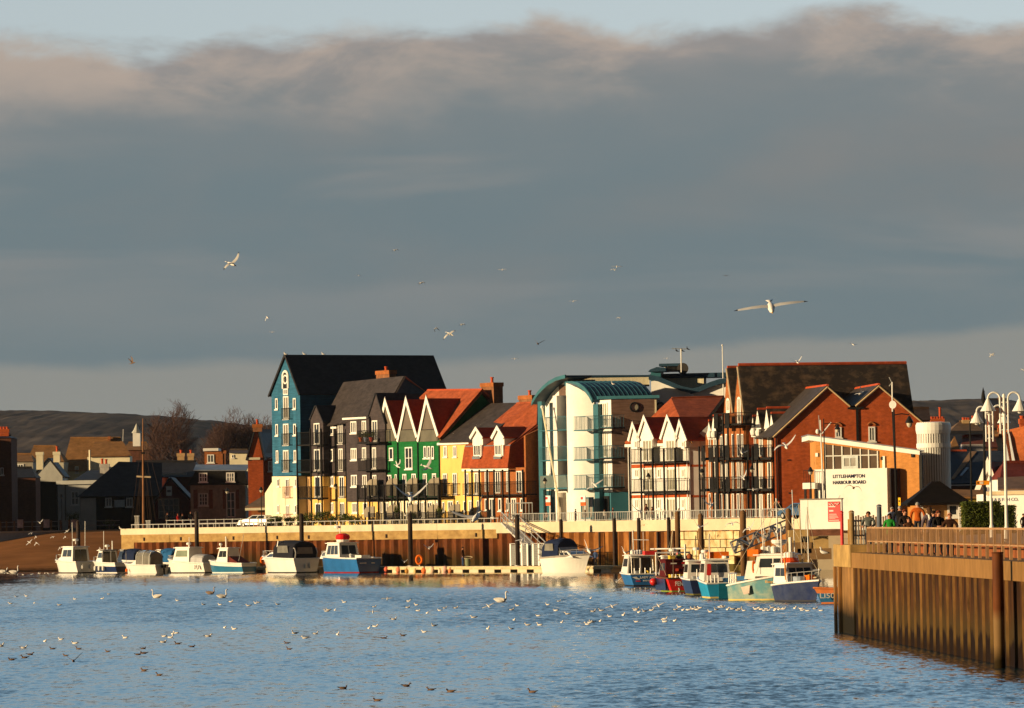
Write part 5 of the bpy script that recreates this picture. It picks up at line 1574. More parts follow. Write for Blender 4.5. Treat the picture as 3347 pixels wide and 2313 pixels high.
body(t, 'gable_wall', w, [(3192, 1610), (3229, 1517), (3262, 1610)], 4., V((1, 6, 0)), white)
gable_roof(t, w, L_, A, R_, V((3.2, 9, 0)), M('red_brown_tiles', (.14, .045, .025), .85, .25, 2), over=.05, front=.1, barge=(white, .3), th=.12)
for x in (3215, 3231):
    win(t, w, x, 1592, x + 10, 1604, 0, M('blue_frame', (.08, .12, .22), .5))
w = facing_wall(3190, 520, 6); t = thing('dark_slate_hall', 'long hall with dark blue slate roof, brown strip and skylight', 'building', w.pt(w.at(3200, 1700)[0], 4.5))
body(t, 'wall', w, [(3085, 1584), (3310, 1580)], 4.5, V((1, 9, 0)), brick_dark)
rf = [w.hit(3080, 1586), w.hit(3320, 1582), w.hit(3330, 1474) + V((0, 7, 0)), w.hit(3098, 1478) + V((0, 7, 0))]
bs = M('blue_slate', (.030, .036, .050), .6, .25, 1.2)
slab(t, 'roof', rf, bs, .15)
def on_roof(x, y, off=.25):
    n = (rf[1] - rf[0]).cross(rf[3] - rf[0]).normalized(); n = n if n.z > 0 else -n
    return hit(x, y, rf[0] + n * off, n)
MB().prism([on_roof(3108, 1566, .24), on_roof(3118, 1566, .24), on_roof(3193, 1477, .24), on_roof(3170, 1477, .24)], UP * .08).build('roof_strip', M('brown_strip', (.28, .17, .10), .85), t)  # brown strip laid across the slates
MB().prism([on_roof(3137, 1556, .26), on_roof(3144, 1556, .26), on_roof(3166, 1530, .26), on_roof(3158, 1530, .26)], UP * .1).build('skylight', M('skylight_glass', (.30, .36, .42), .15), t)
ridge(t, rf[3] + UP * .2, rf[3].lerp(rf[2], .35) + UP * .2, ridge_red, .17)
ridge(t, rf[0], rf[1], white, .08)
w2_ = facing_wall(3195, 535); u0, u1, z0, z1 = w2_.rect(3145, 1452, 3222, 1476); mb = MB(); w2_.wbox(mb, u0, u1, z0, z1, -3, 0); mb.build('vent_house', M('pale_vent', (.40, .37, .36), .7), t)
w = facing_wall(3320, 425, -20); t = thing('pantiled_house', 'house with bright orange pantile roof and white verges at the right edge', 'house', w.pt(w.at(3320, 1700)[0], 4.9))
body(t, 'wall', w, [(3290, 1520), (3420, 1510)], 4.5, V((0, 8, 0)), brick_red)
q = [w.hit(3288, 1517), w.hit(3430, 1512), w.hit(3450, 1376) + V((0, 5, 0)), w.hit(3296, 1412) + V((0, 5, 0))]
slab(t, 'roof', q, pantile, .16)
for x0, x1, y0 in ((3289, 3297, 1415), (3307, 3314, 1416)):
    MB().prism([w.hit(x0, 1516) - V((0, .4, 0)), w.hit(x0 + 9, 1516) - V((0, .4, 0)), w.hit(x1 + 1, y0) + V((0, 4.4, 0)), w.hit(x1 - 2, y0) + V((0, 4.4, 0))], UP * .3).build('verge_board', white, t)
chimney(t, facing_wall(3340, 432), 3332, 3352, 1368, 1400, [(3342, 1358)], brick_red, 1)
def simple_house(name, lb, px0, px1, ye, yr, D, roof, wall_m, hip=0., dep=9, turn=0, shift=0, chim=(), wins=()):
    w = facing_wall((px0 + px1) / 2, D, turn)
    t = thing(name, lb, 'house', w.pt(w.at((px0 + px1) / 2, 1700)[0], G - .1))
    body(t, 'wall', w, [(px0 + 2, ye), (px1 - 2, ye)], G - .3, V((0, dep, 0)), wall_m)
    fl, fr = w.shift(.35).hit(px0, ye), w.shift(.35).hit(px1, ye)
    rl_, rr2 = w.hit(px0 + hip + shift, yr) + V((0, dep / 2, 0)), w.hit(px1 - hip + shift, yr) + V((0, dep / 2, 0))
    rl_, rr2 = P(px0 + hip + shift, yr, rl_.y), P(px1 - hip + shift, yr, rr2.y)
    bl, br = fl + V((0, dep + .7, 0)), fr + V((0, dep + .7, 0))
    mb = MB(); mb.poly([fl, fr, rr2, rl_]); mb.poly([fr, br, rr2]); mb.poly([br, bl, rl_, rr2]); mb.poly([bl, fl, rl_]); mb.poly([fl, bl, br, fr])
    mb.build('roof', roof, t)
    ridge(t, rl_ + UP * .05, rr2 + UP * .05, roof, .14)
    for c in chim: chimney(t, facing_wall(c[0], D + dep * .4), *c[:4], c[4], c[5] if len(c) > 5 else brick_orange, 1.0)
    for a in wins: win(t, w, *a)
    return t, w
simple_house('brown_roofed_house', 'brown hipped roof with a row of chimney pots behind the tower', 3105, 3215, 1408, 1378, 620, M('brown_slates', (.16, .095, .05), .8, .25, 1.2), brick_dark, 30, 9, 0, 0, [(3145, 3172, 1372, 1392, [(3150, 1364), (3158, 1364), (3166, 1364)], M('buff_brick', (.45, .30, .15), .85)), (3176, 3206, 1368, 1394, [(3181, 1358), (3190, 1358), (3200, 1358)], MATS['cream_render'])])
simple_house('dark_hall', 'dark flat looking roof line between the tower and the black lamp columns', 3095, 3225, 1470, 1412, 585, slate_dark, brick_dark, 4, 9)
simple_house('red_roofed_cottage', 'dark red roofed cottage with two chimneys left of the white lampposts', 3140, 3262, 1462, 1424, 560, M('dull_red_tiles', (.15, .045, .025), .85, .25, 1.4), brick_dark, 12, 8, 0, 0, [(3146, 3166, 1428, 1452, [(3152, 1422), (3160, 1422)])])
simple_house('small_orange_house', 'small orange gabled house squeezed beside the tower', 3098, 3142, 1478, 1430, 552, brown_tile, brick_orange, 20, 6)
simple_house('cream_wall_house', 'cream walled house with tan roof between the two white lampposts', 3230, 3300, 1470, 1424, 570, M('tan_tiles', (.34, .18, .08), .85, .2, 1.4), cream, 6, 8, 0, 0, [(3262, 3275, 1398, 1440, [(3268, 1388)], brick_orange)])
simple_house('brown_end_house', 'dark brown hipped house behind the right slope of the twin gables', 2962, 3042, 1372, 1334, 560, M('dark_brown_slates', (.06, .035, .022), .85, .25, 1.4), brick_dark, 6, 9)
simple_house('chimney_house', 'house behind the tower showing only its red pots and finial', 3030, 3095, 1420, 1395, 640, brick_dark, brick_dark, 5, 8, 0, 0, [(3042, 3088, 1368, 1398, [(3047, 1361), (3056, 1361), (3065, 1361), (3073, 1330), (3082, 1361)], brick_red)])
simple_house('dark_red_long_house', 'long house with dark red roof right of the white gable hall', 3268, 3420, 1566, 1512, 398, M('oxblood_tiles', (.13, .025, .015), .85, .25, 1.4), white, 10, 8)
simple_house('black_ridge_house', 'far dark house with chimney seen through the lamp arms', 3225, 3300, 1330, 1304, 900, slate_dark, brick_dark, 4, 8, 0, 0, [(3262, 3276, 1298, 1322, [(3269, 1294)], brick_dark)])
simple_house('ochre_gabled_house', 'ochre brick house with several small chimneys far right', 3210, 3330, 1440, 1402, 680, brown_tile, M('ochre_brick', (.36, .22, .09), .85, .2), 30, 9, 0, 0, [(3228, 3240, 1386, 1424, [(3234, 1378)]), (3280, 3294, 1372, 1420, [(3287, 1364)])])

shade_black = tarred
def gabled(name, lb, L_, A, R_, D, wm, rm, dep=8, turn=0, barge=None, over=.2):
    w = facing_wall(A[0], D, turn)
    t = thing(name, lb, 'house', w.pt(w.at(A[0], 1700)[0], G - .1))
    body(t, 'wall', w, [(L_[0] + 2, L_[1]), (A[0], A[1] + 3), (R_[0] - 2, R_[1])], G - .3, V((0, dep, 0)), wm)
    gable_roof(t, w, L_, A, R_, V((0, dep, 0)), rm, over=over, front=.2, barge=barge)
    return t, w
t, w = simple_house('long_roofed_cream_house', 'large cream house with long brown tiled roof catching the sun', 200, 424, 1540, 1431, 772, brown_tile, cream, 30, 14, 0, 0, [(352, 362, 1426, 1440, [])], [(245, 1524, 257, 1546, 1), (203, 1520, 210, 1546, 0), (300, 1548, 312, 1566, 1)])
body(t, 'front_range', w.shift(4), [(285, 1492), (424, 1490)], G - .3, V((0, 5, 0)), cream)
q = [w.shift(4.4).hit(280, 1494), w.shift(4.4).hit(430, 1492), P(402, 1446, 772), P(310, 1446, 772)]
slab(t, 'front_range_roof', q, brown_tile, .15)
MB().tube(P(294, 1540, 765), P(293, 1470, 765), .15).build('flue_pipe', cream, t)
MB().tube(P(402, 1442, 772), P(403, 1402, 772), .07).build('aerial_pole', steel, t)
simple_house('left_brown_roof_house', 'smaller brown roofed wing left of the long roofed cream house', 84, 210, 1508, 1458, 765, brown_tile, M('ivory_render', (.55, .50, .38), .8), 26, 9, 0, 0, (), [(50 + 50, 1516, 130, 1544, 2)])
simple_house('low_left_house', 'low house with small orange brown roof and white window at the left', 40, 110, 1508, 1484, 735, brown_tile, M('grey_cream_render', (.36, .32, .25), .85), 8, 8, 0, 0, (), [(49, 1516, 78, 1545, 2)])
t, w = simple_house('dark_corner_house', 'tall dark brick house cut by the left edge with chimney pots on top', -80, 38, 1430, 1424, 672, slate_dark, brick_dark, 2, 8, 0, 0, [(-6, 30, 1402, 1432, [(2, 1394), (12, 1394), (22, 1394)], brick_red)], [(2, 1528, 12, 1552, 0)])
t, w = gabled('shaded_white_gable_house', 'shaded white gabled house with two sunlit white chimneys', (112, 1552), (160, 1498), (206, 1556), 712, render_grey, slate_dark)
for x0, x1, yt, yb, pots in ((116, 142, 1477, 1534, []), (172, 197, 1476, 1510, [(185, 1458)])):
    chimney(t, facing_wall((x0 + x1) / 2, 709), x0, x1, yt, yb, pots, cream, 1.2)
body(t, 'lower_range', w.shift(1.0), [(80, 1572), (186, 1574)], G - .3, V((0, 4, 0)), tarred)
t, w = simple_house('dark_link_house', 'black walled house between the corner house and the white gables', 30, 118, 1560, 1528, 700, slate_dark, brick_dark, 14, 7)
w = facing_wall(245, 690); t = thing('white_flat_fronted_house', 'shaded white flat fronted house with cornice and one sash window', 'house', w.pt(w.at(245, 1700)[0], G - .1))
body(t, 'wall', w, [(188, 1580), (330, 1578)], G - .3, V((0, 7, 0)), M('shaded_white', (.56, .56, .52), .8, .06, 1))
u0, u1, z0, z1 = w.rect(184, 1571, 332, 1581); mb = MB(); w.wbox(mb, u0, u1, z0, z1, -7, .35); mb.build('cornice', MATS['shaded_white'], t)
win(t, w, 232, 1605, 258, 1650, 1, cross=1)
drain(t, w, 213, 1582, 1700)
q = [w.hit(240, 1572), w.hit(335, 1572), P(330, 1540, 696), P(290, 1540, 696)]
slab(t, 'roof', q, slate_dark, .12); chimney(t, facing_wall(340, 694), 324, 358, 1516, 1556, [(333, 1498), (346, 1500)], M('grey_white_brick', (.45, .42, .38), .85), 1)
w = facing_wall(430, 676, 3); t = thing('black_boarded_barn', 'long black roofed boarded building with a pale sign by the tall mast', 'barn', w.pt(w.at(430, 1700)[0], G - .1))
body(t, 'wall', w, [(262, 1624), (520, 1622)], G - .3, V((0, 10, 0)), tarred)
u0, u1, z0, z1 = w.rect(263, 1628, 315, 1726); mb = MB(); w.wbox(mb, u0, u1, G - .3, z1, .0, .12); mb.build('grey_panel', render_grey, t)
q = [w.shift(.5).hit(254, 1626), w.shift(.5).hit(530, 1624), P(530, 1516, 682), P(388, 1512, 682)]
slab(t, 'roof', q, slate_dark, .15)
for a in ((344, 1626, 366, 1656, 1), (412, 1626, 434, 1656, 1)): win(t, w, *a)
u0, u1, z0, z1 = w.rect(374, 1635, 408, 1657)
s = thing('pale_sign', 'pale blue sign on the black boarded barn between two windows', 'sign', w.pt((u0 + u1) / 2, z0, .1))
mb = MB(); w.wbox(mb, u0, u1, z0, z1, .02, .1); mb.build('board', M('pale_sign_face', (.55, .62, .62), .6), s)
mb = MB(); w.wbox(mb, u0 - .05, u1 + .05, z1, z1 + .06, .02, .12); mb.build('frame', white, s)
t, w = gabled('dark_red_boathouse', 'dark red gabled boathouse with a large gridded window and white sign', (505, 1640), (555, 1562), (628, 1640), 664, M('oxblood_boards', (.10, .016, .012), .85, .3), slate_dark, 9)
win(t, w, 517, 1629, 587, 1694, 3, M('brown_frame', (.30, .24, .18), .7), cross=2, name='workshop_window', sill=False)
u0, u1, z0, z1 = w.rect(543, 1589, 562, 1620)
s = thing('white_gable_sign', 'upright white sign high on the dark red boathouse gable', 'sign', w.pt((u0 + u1) / 2, z0, .1))
mb = MB(); w.wbox(mb, u0, u1, z0, z1, .02, .1); mb.build('board', M('white_sign_face', (.6, .63, .6), .6), s)
mb = MB(); w.wbox(mb, u0 + .12, u1 - .12, z0 + .5, z0 + .8, .101, .11); mb.build('print', M('dark_print', (.1, .1, .12)), s)
t, w = simple_house('long_black_roof_house', 'long low black roofed house behind the mast and boathouse', 440, 640, 1558, 1508, 690, slate_dark, M('oxblood_brick', (.09, .02, .015), .85), 4, 9)
mb = MB(); u0, u1, z0, z1 = w.rect(470, 1548, 610, 1552); w.wbox(mb, u0, u1, z0, z1, .35, .5); mb.build('eaves_gutter', render_grey, t)
w = facing_wall(712, 655); t = thing('two_dormer_house', 'shaded flint house with dark mansard and two white dormer windows', 'house', w.pt(w.at(712, 1700)[0], G - .1))
body(t, 'wall', w, [(622, 1584), (802, 1584)], G - .3, V((0, 8, 0)), stone_wall)
wu = w.shift(.2)
body(t, 'mansard', wu, [(614, 1584), (640, 1538), (800, 1538), (812, 1584)], 1586, V((0, 8, 0)), tarred)
q = [wu.hit(632, 1540), wu.hit(806, 1540), P(814, 1522, 659), P(640, 1522, 659)]
slab(t, 'flat_roof', q, lead, .12)
for a in ((650, 1545, 678, 1575, 2), (739, 1544, 767, 1574, 2)): win(t, wu.shift(.05), *a, cross=1, name='dormer_window')
win(t, w, 649, 1612, 680, 1652, 2, render_grey, cross=2); win(t, w, 739, 1608, 770, 1690, 1, M('grey_white_frame', (.5, .5, .48)), cross=2, name='door', sill=False)
for x0, x1 in ((632, 646), (683, 696), (728, 738), (771, 782)):
    u0, u1, z0, z1 = w.rect(x0, 1600, x1, 1662); mb = MB(); w.wbox(mb, u0, u1, z0, z1, 0, .05); mb.build('brick_quoin', brick_dark, t)
mb = MB(); u0, u1, z0, z1 = wu.rect(808, 1586, 818, 1622); wu.wbox(mb, u0, u1, z0, z1, -1, .3); mb.build('end_panel', M('grey_end', (.5, .5, .46)), t)
t, w = gabled('terracotta_gable_house', 'red brick house with steep gable and capped chimney next to the blue house', (808, 1500), (838, 1392), (862, 1500), 640, brick_red, slate_dark, 9, 6)
chimney(t, facing_wall(840, 639.6), 824, 858, 1386, 1410, [(840, 1370)], brick_orange, 1.2)
u0, u1, z0, z1 = w.rect(809, 1495, 850, 1502); mb = MB(); w.wbox(mb, u0, u1, z0, z1, .0, .12); mb.build('stone_band', cream, t)
slab(t, 'side_roof', [P(858, 1494, 640), P(898, 1496, 652), P(898, 1405, 655), P(843, 1402, 646)], slate_dark, .15)
body(t, 'rear_wall', facing_wall(875, 643), [(858, 1500), (898, 1500)], G - .3, V((0, 6, 0)), brick_red)
win(t, facing_wall(875, 642.8), 876, 1506, 890, 1540, 1, cross=1)
w = facing_wall(695, 700); t = thing('small_lit_brick_house', 'small sunlit brick house with white flat roof edge among dark roofs', 'house', w.pt(w.at(695, 1700)[0], G))
body(t, 'wall', w, [(668, 1474), (728, 1474)], G - .3, V((0, 6, 0)), brick_orange)
u0, u1, z0, z1 = w.rect(664, 1465, 714, 1473); mb = MB(); w.wbox(mb, u0, u1, z0, z1, -6.2, .3); mb.build('roof_edge', white, t)
win(t, w, 677, 1485, 700, 1512, 1)
chimney(t, facing_wall(732, 700), 724, 740, 1472, 1520, [(728, 1466)], brick_orange, 1)
for k, (x0, x1, yt, lb) in enumerate(((577, 604, 1481, 'left sunlit buff brick chimney house behind the boathouse'), (611, 635, 1481, 'right sunlit buff brick chimney house behind the boathouse'))):
    simple_house('chimney_cottage', lb, x0 - 10, x1 + 8, 1520, 1508, 702 + k * 6, slate_dark, brick_dark, 3, 6, 0, 0, [(x0, x1, yt, 1512, [((x0 + x1) / 2, 1470)], MATS['buff_brick'])])
t, w = simple_house('far_cream_house', 'distant cream wall with small lit windows right of the lit brick house', 748, 812, 1480, 1470, 720, M('far_slates', (.1, .07, .05), .8), cream, 3, 7, 0, 0, (), [(757, 1486, 765, 1496, 0)])
q = P(447, 1430, 800); t = thing('white_cupola', 'small white cupola with pointed cap beside the mast top', 'cupola', (q.x, q.y, q.z))
mb = MB(); mb.box((q.x, q.y, q.z - .3), 1.2, 1.2, 2.2); mb.build('lantern', white, t)
top = P(447, 1384, 800)
mb = MB(); mb.lathe((q.x, q.y, q.z + .8), [(.85, 0), (.5, .5), (.05, top.z - q.z - .8)], 8); mb.build('cap', render_grey, t)
simple_house('cupola_house', 'dark house under the white cupola', 400, 500, 1470, 1446, 802, brown_tile, brick_dark, 20, 9)
w = facing_wall(850, 588); t = thing('low_shed', 'low shed with tan sloping roof beside the blue house', 'shed', w.pt(w.at(850, 1700)[0], G))
body(t, 'wall', w, [(822, 1660), (885, 1656)], G - .3, V((0, 4, 0)), brick_orange)
q = [w.shift(.6).hit(801, 1660), w.shift(.6).hit(885, 1658), P(885, 1618, 592), P(868, 1620, 592)]
slab(t, 'roof', q, M('tan_roof', (.20, .13, .08), .85, .2, 1.5), .12)
mb = MB(); a_, b_ = q[0], q[1]; mb.prism([a_ - UP * .3, b_ - UP * .3, b_, a_], (0, -.08, 0)); mb.build('eaves_board', cream, t)
for nm, lb, x0, x1, y0, y1, zt in (('shade_block', 'tall unseen brick block added to shade the left houses', -104, -80, 636, 664, 21.0), ('shade_row', 'long unseen brick row added to shade the left houses', -106, -82, 666, 775, 16.3)):  # unseen blocks added to throw shade over the left houses
    t = thing(nm, lb, 'building', (x0, y0, G))
    mb = MB(); mb.box(((x0 + x1) / 2, (y0 + y1) / 2, (zt - 4 + G) / 2), x1 - x0, y1 - y0, zt - 4 - G + .4); mb.build('wall', brick_dark, t)
    mb = MB(); mb.prism([V((x0 - .4, y0 - .4, zt - 4)), V((x1 + .4, y0 - .4, zt - 4)), V(((x0 + x1) / 2, y0 - .4, zt))], (0, y1 - y0 + .8, 0)); mb.build('roof', slate, t)
    for k in range(5):
        for j in range(3):
            wz = G + 1.5 + j * 3.2
            if wz < zt - 6:
                mb = MB(); mb.box((x1 - 3 - k * 4.2, y0 - .06, wz + .8), 1.2, .1, 1.7); mb.build('window', glass, t)
def hull(t, L, B, hb, hs, mats, rake=.5, full=.45, stern_w=.9, sheer_p=1.8, draft=.45, ant=.12, split=.0, names='hull'):
    """stern at x=0, bow at x=L; mats: bottom, side, upper band, deck"""
    n = 16
    rows = []
    for i in range(n):
        s = i / (n - 1)
        k = max(0, (s - full) / (1 - full))
        b = B / 2 * (stern_w + (1 - stern_w) * min(1, s / .35)) * (1 - k ** 2.1)
        b = max(b, .02)
        z = hs + (hb - hs) * s ** sheer_p
        fl = .80 - .25 * k
        xr = lambda h: s * L - (1 - h) * rake * k ** 1.5
        pts = [(xr(0), 0, -draft * (1 - .5 * k)), (xr(.0), b * fl * .86, -draft * .5 * (1 - .7 * k)), (xr(.15), b * fl * .98, ant), (xr(.6), b * (fl + (1 - fl) * .62), ant + (z - ant) * .62), (xr(1), b, z)]
        rows.append(pts)
    mb = MB()
    for sgn in (1, -1):
        g = [[V((x, sgn * y, z)) for x, y, z in r] for r in rows]
        mb.grid(g, 0, lambda a, c: (0, 0, 1, 2)[c])
    tr = [V((x, y, z)) for x, y, z in rows[0]] + [V((x, -y, z)) for x, y, z in reversed(rows[0][1:])]
    r0 = rows[0]
    P_ = lambda k, s_: V((r0[k][0], s_ * r0[k][1], r0[k][2]))
    mb.poly([P_(0, 1), P_(1, 1), P_(2, 1), P_(2, -1), P_(1, -1)], 0)
    mb.poly([P_(2, 1), P_(3, 1), P_(3, -1), P_(2, -1)], 1)
    mb.poly([P_(3, 1), P_(4, 1), P_(4, -1), P_(3, -1)], 2)
    for a, b in zip(rows, rows[1:]):
        dz = V((0, 0, -.10))
        mb.poly([V(a[4]) + dz, V((a[4][0], -a[4][1], a[4][2])) + dz, V((b[4][0], -b[4][1], b[4][2])) + dz, V(b[4]) + dz], 3)
    h = mb.build('hull', mats, t, local=True, fix=True)
    sh = [V(r[4]) for r in rows] + [V((r[4][0], -r[4][1], r[4][2])) for r in reversed(rows)]
    MB().path(sh, .055 + B * .008, 6, 0, True).build('gunwale', mats[4], t, local=True)
    def sheer(s):
        s = min(1, max(0, s)); k = s * (n - 1); i = min(n - 2, int(k)); f = k - i
        return V(rows[i][4]).lerp(V(rows[i + 1][4]), f)
    t['L'] = 1
    return h, sheer
def cabin(t, x0, x1, w, z0, h, mat, ra=.1, rf=.5, taper=.86, wins=2, roof=True, roof_mat=None, front=True, aft='door', glass_m=None, name='wheelhouse', wz=(.42, .85), round_=0):
    """x0 aft end, x1 front end at the foot; ra, rf how far the aft and front faces lean in"""
    wt = w * taper
    a = [V((x0, -w / 2, z0)), V((x1, -w / 2, z0)), V((x1, w / 2, z0)), V((x0, w / 2, z0))]
    b = [V((x0 + ra, -wt / 2, z0 + h)), V((x1 - rf, -wt / 2, z0 + h)), V((x1 - rf, wt / 2, z0 + h)), V((x0 + ra, wt / 2, z0 + h))]
    mb = MB()
    for k in range(4): mb.poly([a[k], a[(k + 1) % 4], b[(k + 1) % 4], b[k]])
    mb.poly(b); mb.poly(a)
    c = mb.build(name, mat, t, local=True)
    g = glass_m or glass
    def face(i, f0, f1, h0, h1, nm='window'):
        A, Bq, Cq, D = a[i], a[(i + 1) % 4], b[(i + 1) % 4], b[i]
        q = lambda s, r: A.lerp(Bq, s).lerp(D.lerp(Cq, s), r)
        pts = [q(f0, h0), q(f1, h0), q(f1, h1), q(f0, h1)]
        n = (pts[1] - pts[0]).cross(pts[3] - pts[0]).normalized()
        cc = (a[0] + a[2] + b[0] + b[2]) / 4
        if n.dot(pts[0] - cc) < 0: n = -n
        MB().prism([p + n * .004 for p in pts], n * .02).build(nm, g, c, local=True)
    for i in (0, 2):
        for k in range(wins):
            m_ = .10
            f0 = m_ + (1 - 2 * m_) * k / wins + .02; f1 = m_ + (1 - 2 * m_) * (k + 1) / wins - .02
            face(i, f0, f1, *wz)
    if front:
        for k in range(2 if front is True else front):
            nn = 2 if front is True else front
            face(1, .06 + .88 * k / nn + .02, .06 + .88 * (k + 1) / nn - .02, *wz)
    if aft == 'door': face(3, .12, .49, .06, .86, 'door'); face(3, .51, .88, .06, .86, 'door')
    elif aft == 'open': face(3, .08, .92, .02, .9, 'opening')
    elif aft == 'window': face(3, .12, .48, *wz); face(3, .52, .88, *wz)
    if roof:
        mb = MB()
        e = .12
        r = [b[0] + V((-e * 2, -e, 0)), b[1] + V((e * 2.2, -e, 0)), b[2] + V((e * 2.2, e, 0)), b[3] + V((-e * 2, e, 0))]
        mb.prism([p + V((0, 0, .004)) for p in r], (0, 0, .07))
        mb.prism([p * 1 + V((0, 0, .075)) + ((b[0] + b[2]) / 2 - p) * .12 for p in r], (0, 0, .05))
        mb.build('cabin_roof', roof_mat or mat, c, local=True)
    return c
def canopy(t, x0, x1, w, z0, h, mat, name='canopy', drop=.25, win_m=None):
    pr = []
    n = 9
    rows = []
    for x, f in ((x0, .80), (x0 + .12, .93), ((x0 + x1) / 2, 1.0), (x1 - .15, 1.0), (x1, .92)):
        row = []
        for k in range(n):
            a = math.pi * k / (n - 1)
            y = -w / 2 * math.cos(a); zz = math.sin(a) ** .45
            row.append(V((x, y, z0 + h * f * zz)))
        rows.append(row)
    mb = MB().grid(rows)
    mb.poly(rows[0]); mb.poly(rows[-1])
    c = mb.build(name, mat, t, local=True)
    if win_m:
        for s in (-1, 1):
            MB().prism([V((x0 + (x1 - x0) * q, s * w * .505, z0 + h * r)) for q, r in ((.2, .35), (.75, .35), (.72, .72), (.24, .72))], (0, s * .01, 0)).build('canopy_window', win_m, c, local=True)
        MB().prism([V((x0 - .012, w * q, z0 + h * r)) for q, r in ((-.32, .28), (.32, .28), (.28, .62), (-.28, .62))], (-.01, 0, 0)).build('canopy_window', win_m, c, local=True)
    return c
def rod(t, p, q, r, mat, name='mast'): return MB().tube(p, q, r, n=6).build(name, mat, t, local=True)
def rails(t, sheer, s0, s1, h, mat=None, n=5, name='guard_rail', in_=.06):
    for sg in (1, -1):
        pts = []
        mb = MB()
        for k in range(n + 1):
            p = sheer(s0 + (s1 - s0) * k / n); p = V((p.x, sg * max(0, p.y - in_), p.z)); pts.append(p + V((0, 0, h)))
            mb.tube(p, p + V((0, 0, h)), .022)
        mb.path(pts, .024, 5)
        mb.build(name, mat or steel, t, local=True)
def radar(t, p, r=.28, mat=None):
    mb = MB(); mb.tube(V(p) - V((0, 0, .35)), p, .05); mb.lathe(p, [(r * .9, 0), (r, .06), (r, .18), (r * .7, .24)], 14); return mb.build('radar_dome', mat or white, t, local=True)
def fender(t, p, mat=None, l=.5, r=.1):
    mb = MB(); mb.lathe(V(p) - V((0, 0, l)), [(.02, 0), (r, .1), (r, l - .1), (.02, l)], 10); mb.tube(p, V(p) + V((0, 0, .3)), .012); return mb.build('fender', mat or white, t, local=True, smooth=False)
def outboard(t, L_y=0):
    mb = MB(); mb.box((-.3, L_y, .75), .42, .3, .42); mb.box((-.32, L_y, .25), .16, .12, .7); return mb.build('outboard_motor', black, t, local=True)
def buoyball(t, p, r, mat, name='float_ball'):
    return MB().ball(p, r, 0, 14, 1.08).build(name, mat, t, local=True, smooth=True)
def clutter(t, spots, seed):
    """fish boxes, coils of rope and a tyre fender on deck"""
    r = random.Random(seed)
    cols = [M('fish_box_yellow', (.62, .42, .05), .6), M('fish_box_grey', (.32, .33, .33), .6), M('fish_box_blue', (.04, .14, .30), .6), orange_plastic]
    for k, (x, y, z) in enumerate(spots):
        if k % 3 == 2:
            MB().path([V((x + .2 * math.cos(a), y + .2 * math.sin(a), z + .05 + .004 * q)) for q, a in enumerate([2 * math.pi * j / 10 for j in range(22)])], .035, 5).build('rope_coil', rope, t, local=True)
        else:
            mb = MB(); mb.box((x, y, z + .14), .62, .4, .28); mb.box((x, y, z + .30), .68, .46, .05); mb.build('fish_box', r.choice(cols), t, local=True)
def stay(t, p, q, r=.014): return MB().tube(p, q, r, n=4).build('rigging_line', rope, t, local=True)
navy = M('navy_gelcoat', (.012, .022, .075), .3, .1, 1, spec=.6)
royal = M('royal_blue_hull', (.018, .13, .36), .35, .15, 1, spec=.5)
mid_blue = M('mid_blue_hull', (.02, .15, .26), .35, .15, 1, spec=.5)
gel = M('white_gelcoat', (.80, .77, .70), .3, .05, .8, spec=.5)
gel_grey = M('off_white_deck', (.62, .58, .50), .5, .08, 1)
antifoul_red = M('red_antifouling', (.28, .02, .02), .7, .2, 2)
antifoul_dark = M('dark_antifouling', (.03, .028, .03), .7, .2, 2)
canvas_navy = M('navy_canvas', (.014, .022, .055), .85, .15, 2)
canvas_blue = M('blue_canvas', (.02, .10, .24), .85, .15, 2)
canvas_black = M('black_canvas', (.018, .018, .024), .8, .15, 2)
clear_pvc = M('clear_canopy_plastic', (.20, .19, .16), .12, .3, 1, spec=.6)
teal_hull = M('worn_teal_hull', (.12, .28, .31), .5, .25, .9, (1, 1, 1), col2=(.36, .42, .33), thr=(.46, .68))
cyan_hull = M('bright_blue_hull', (.02, .26, .46), .45, .2, 1.2)
red_hull = M('red_hull', (.60, .018, .012), .4, .12, 1.5, spec=.5)
yellow_line = M('waterline_yellow', (.66, .50, .16), .6, .2, 1)
rope = M('pale_rope', (.5, .4, .26), .9)
def boat_at(name, lb, px, D, hd, cat='boat', group=None, dx=0.):
    """px, D of the middle of the stern"""
    p = at_z(px, D, 0)
    o = thing(name, lb, cat, (p.x, p.y, 0), math.atan2(hd[1], hd[0]), group)
    if cat == 'boat': o.scale = (1.07, 1.1, 1.06)
    if cat == 'fishing boat': o.scale = (.95, .95, .84)
    return o
def pd(px, off=1.6): return PWALL.shift(off).hit(px, 1866).y
HD = (-.55, .835)
GP = 'small boats along the pontoon'
t = boat_at('cabin_cruiser', 'white cabin boat with dark double doors aft, leftmost on the pontoon', 278, pd(278, 1.9), HD, 'boat', GP)
h, sh = hull(t, 6.6, 2.7, 1.55, 1.25, [antifoul_dark, gel, gel, gel_grey, gel], sheer_p=1.4)
cabin(t, 1.0, 4.0, 2.1, 1.1, 1.75, gel, .15, .55, .84, 2, aft='door'); cabin(t, 3.7, 5.4, 1.7, 1.2, .55, gel, 0, .8, .8, 0, roof=False, front=0, aft=0, name='foredeck_trunk')
rails(t, sh, .72, 1, .5); radar(t, (2.2, 0, 3.55), .32); rod(t, (1.6, .7, 2.9), (1.6, .7, 5.6), .03, white, 'whip_aerial'); rod(t, (1.5, -.75, 2.9), (1.4, -.75, 5.7), .03, white, 'whip_aerial')
for y in (-.5, .45): fender(t, (-.12, y, .95))
t = boat_at('day_cruiser', 'white topped navy boat with three white fenders and a black sun top', 405, pd(405, 1.9), HD, 'boat', GP)
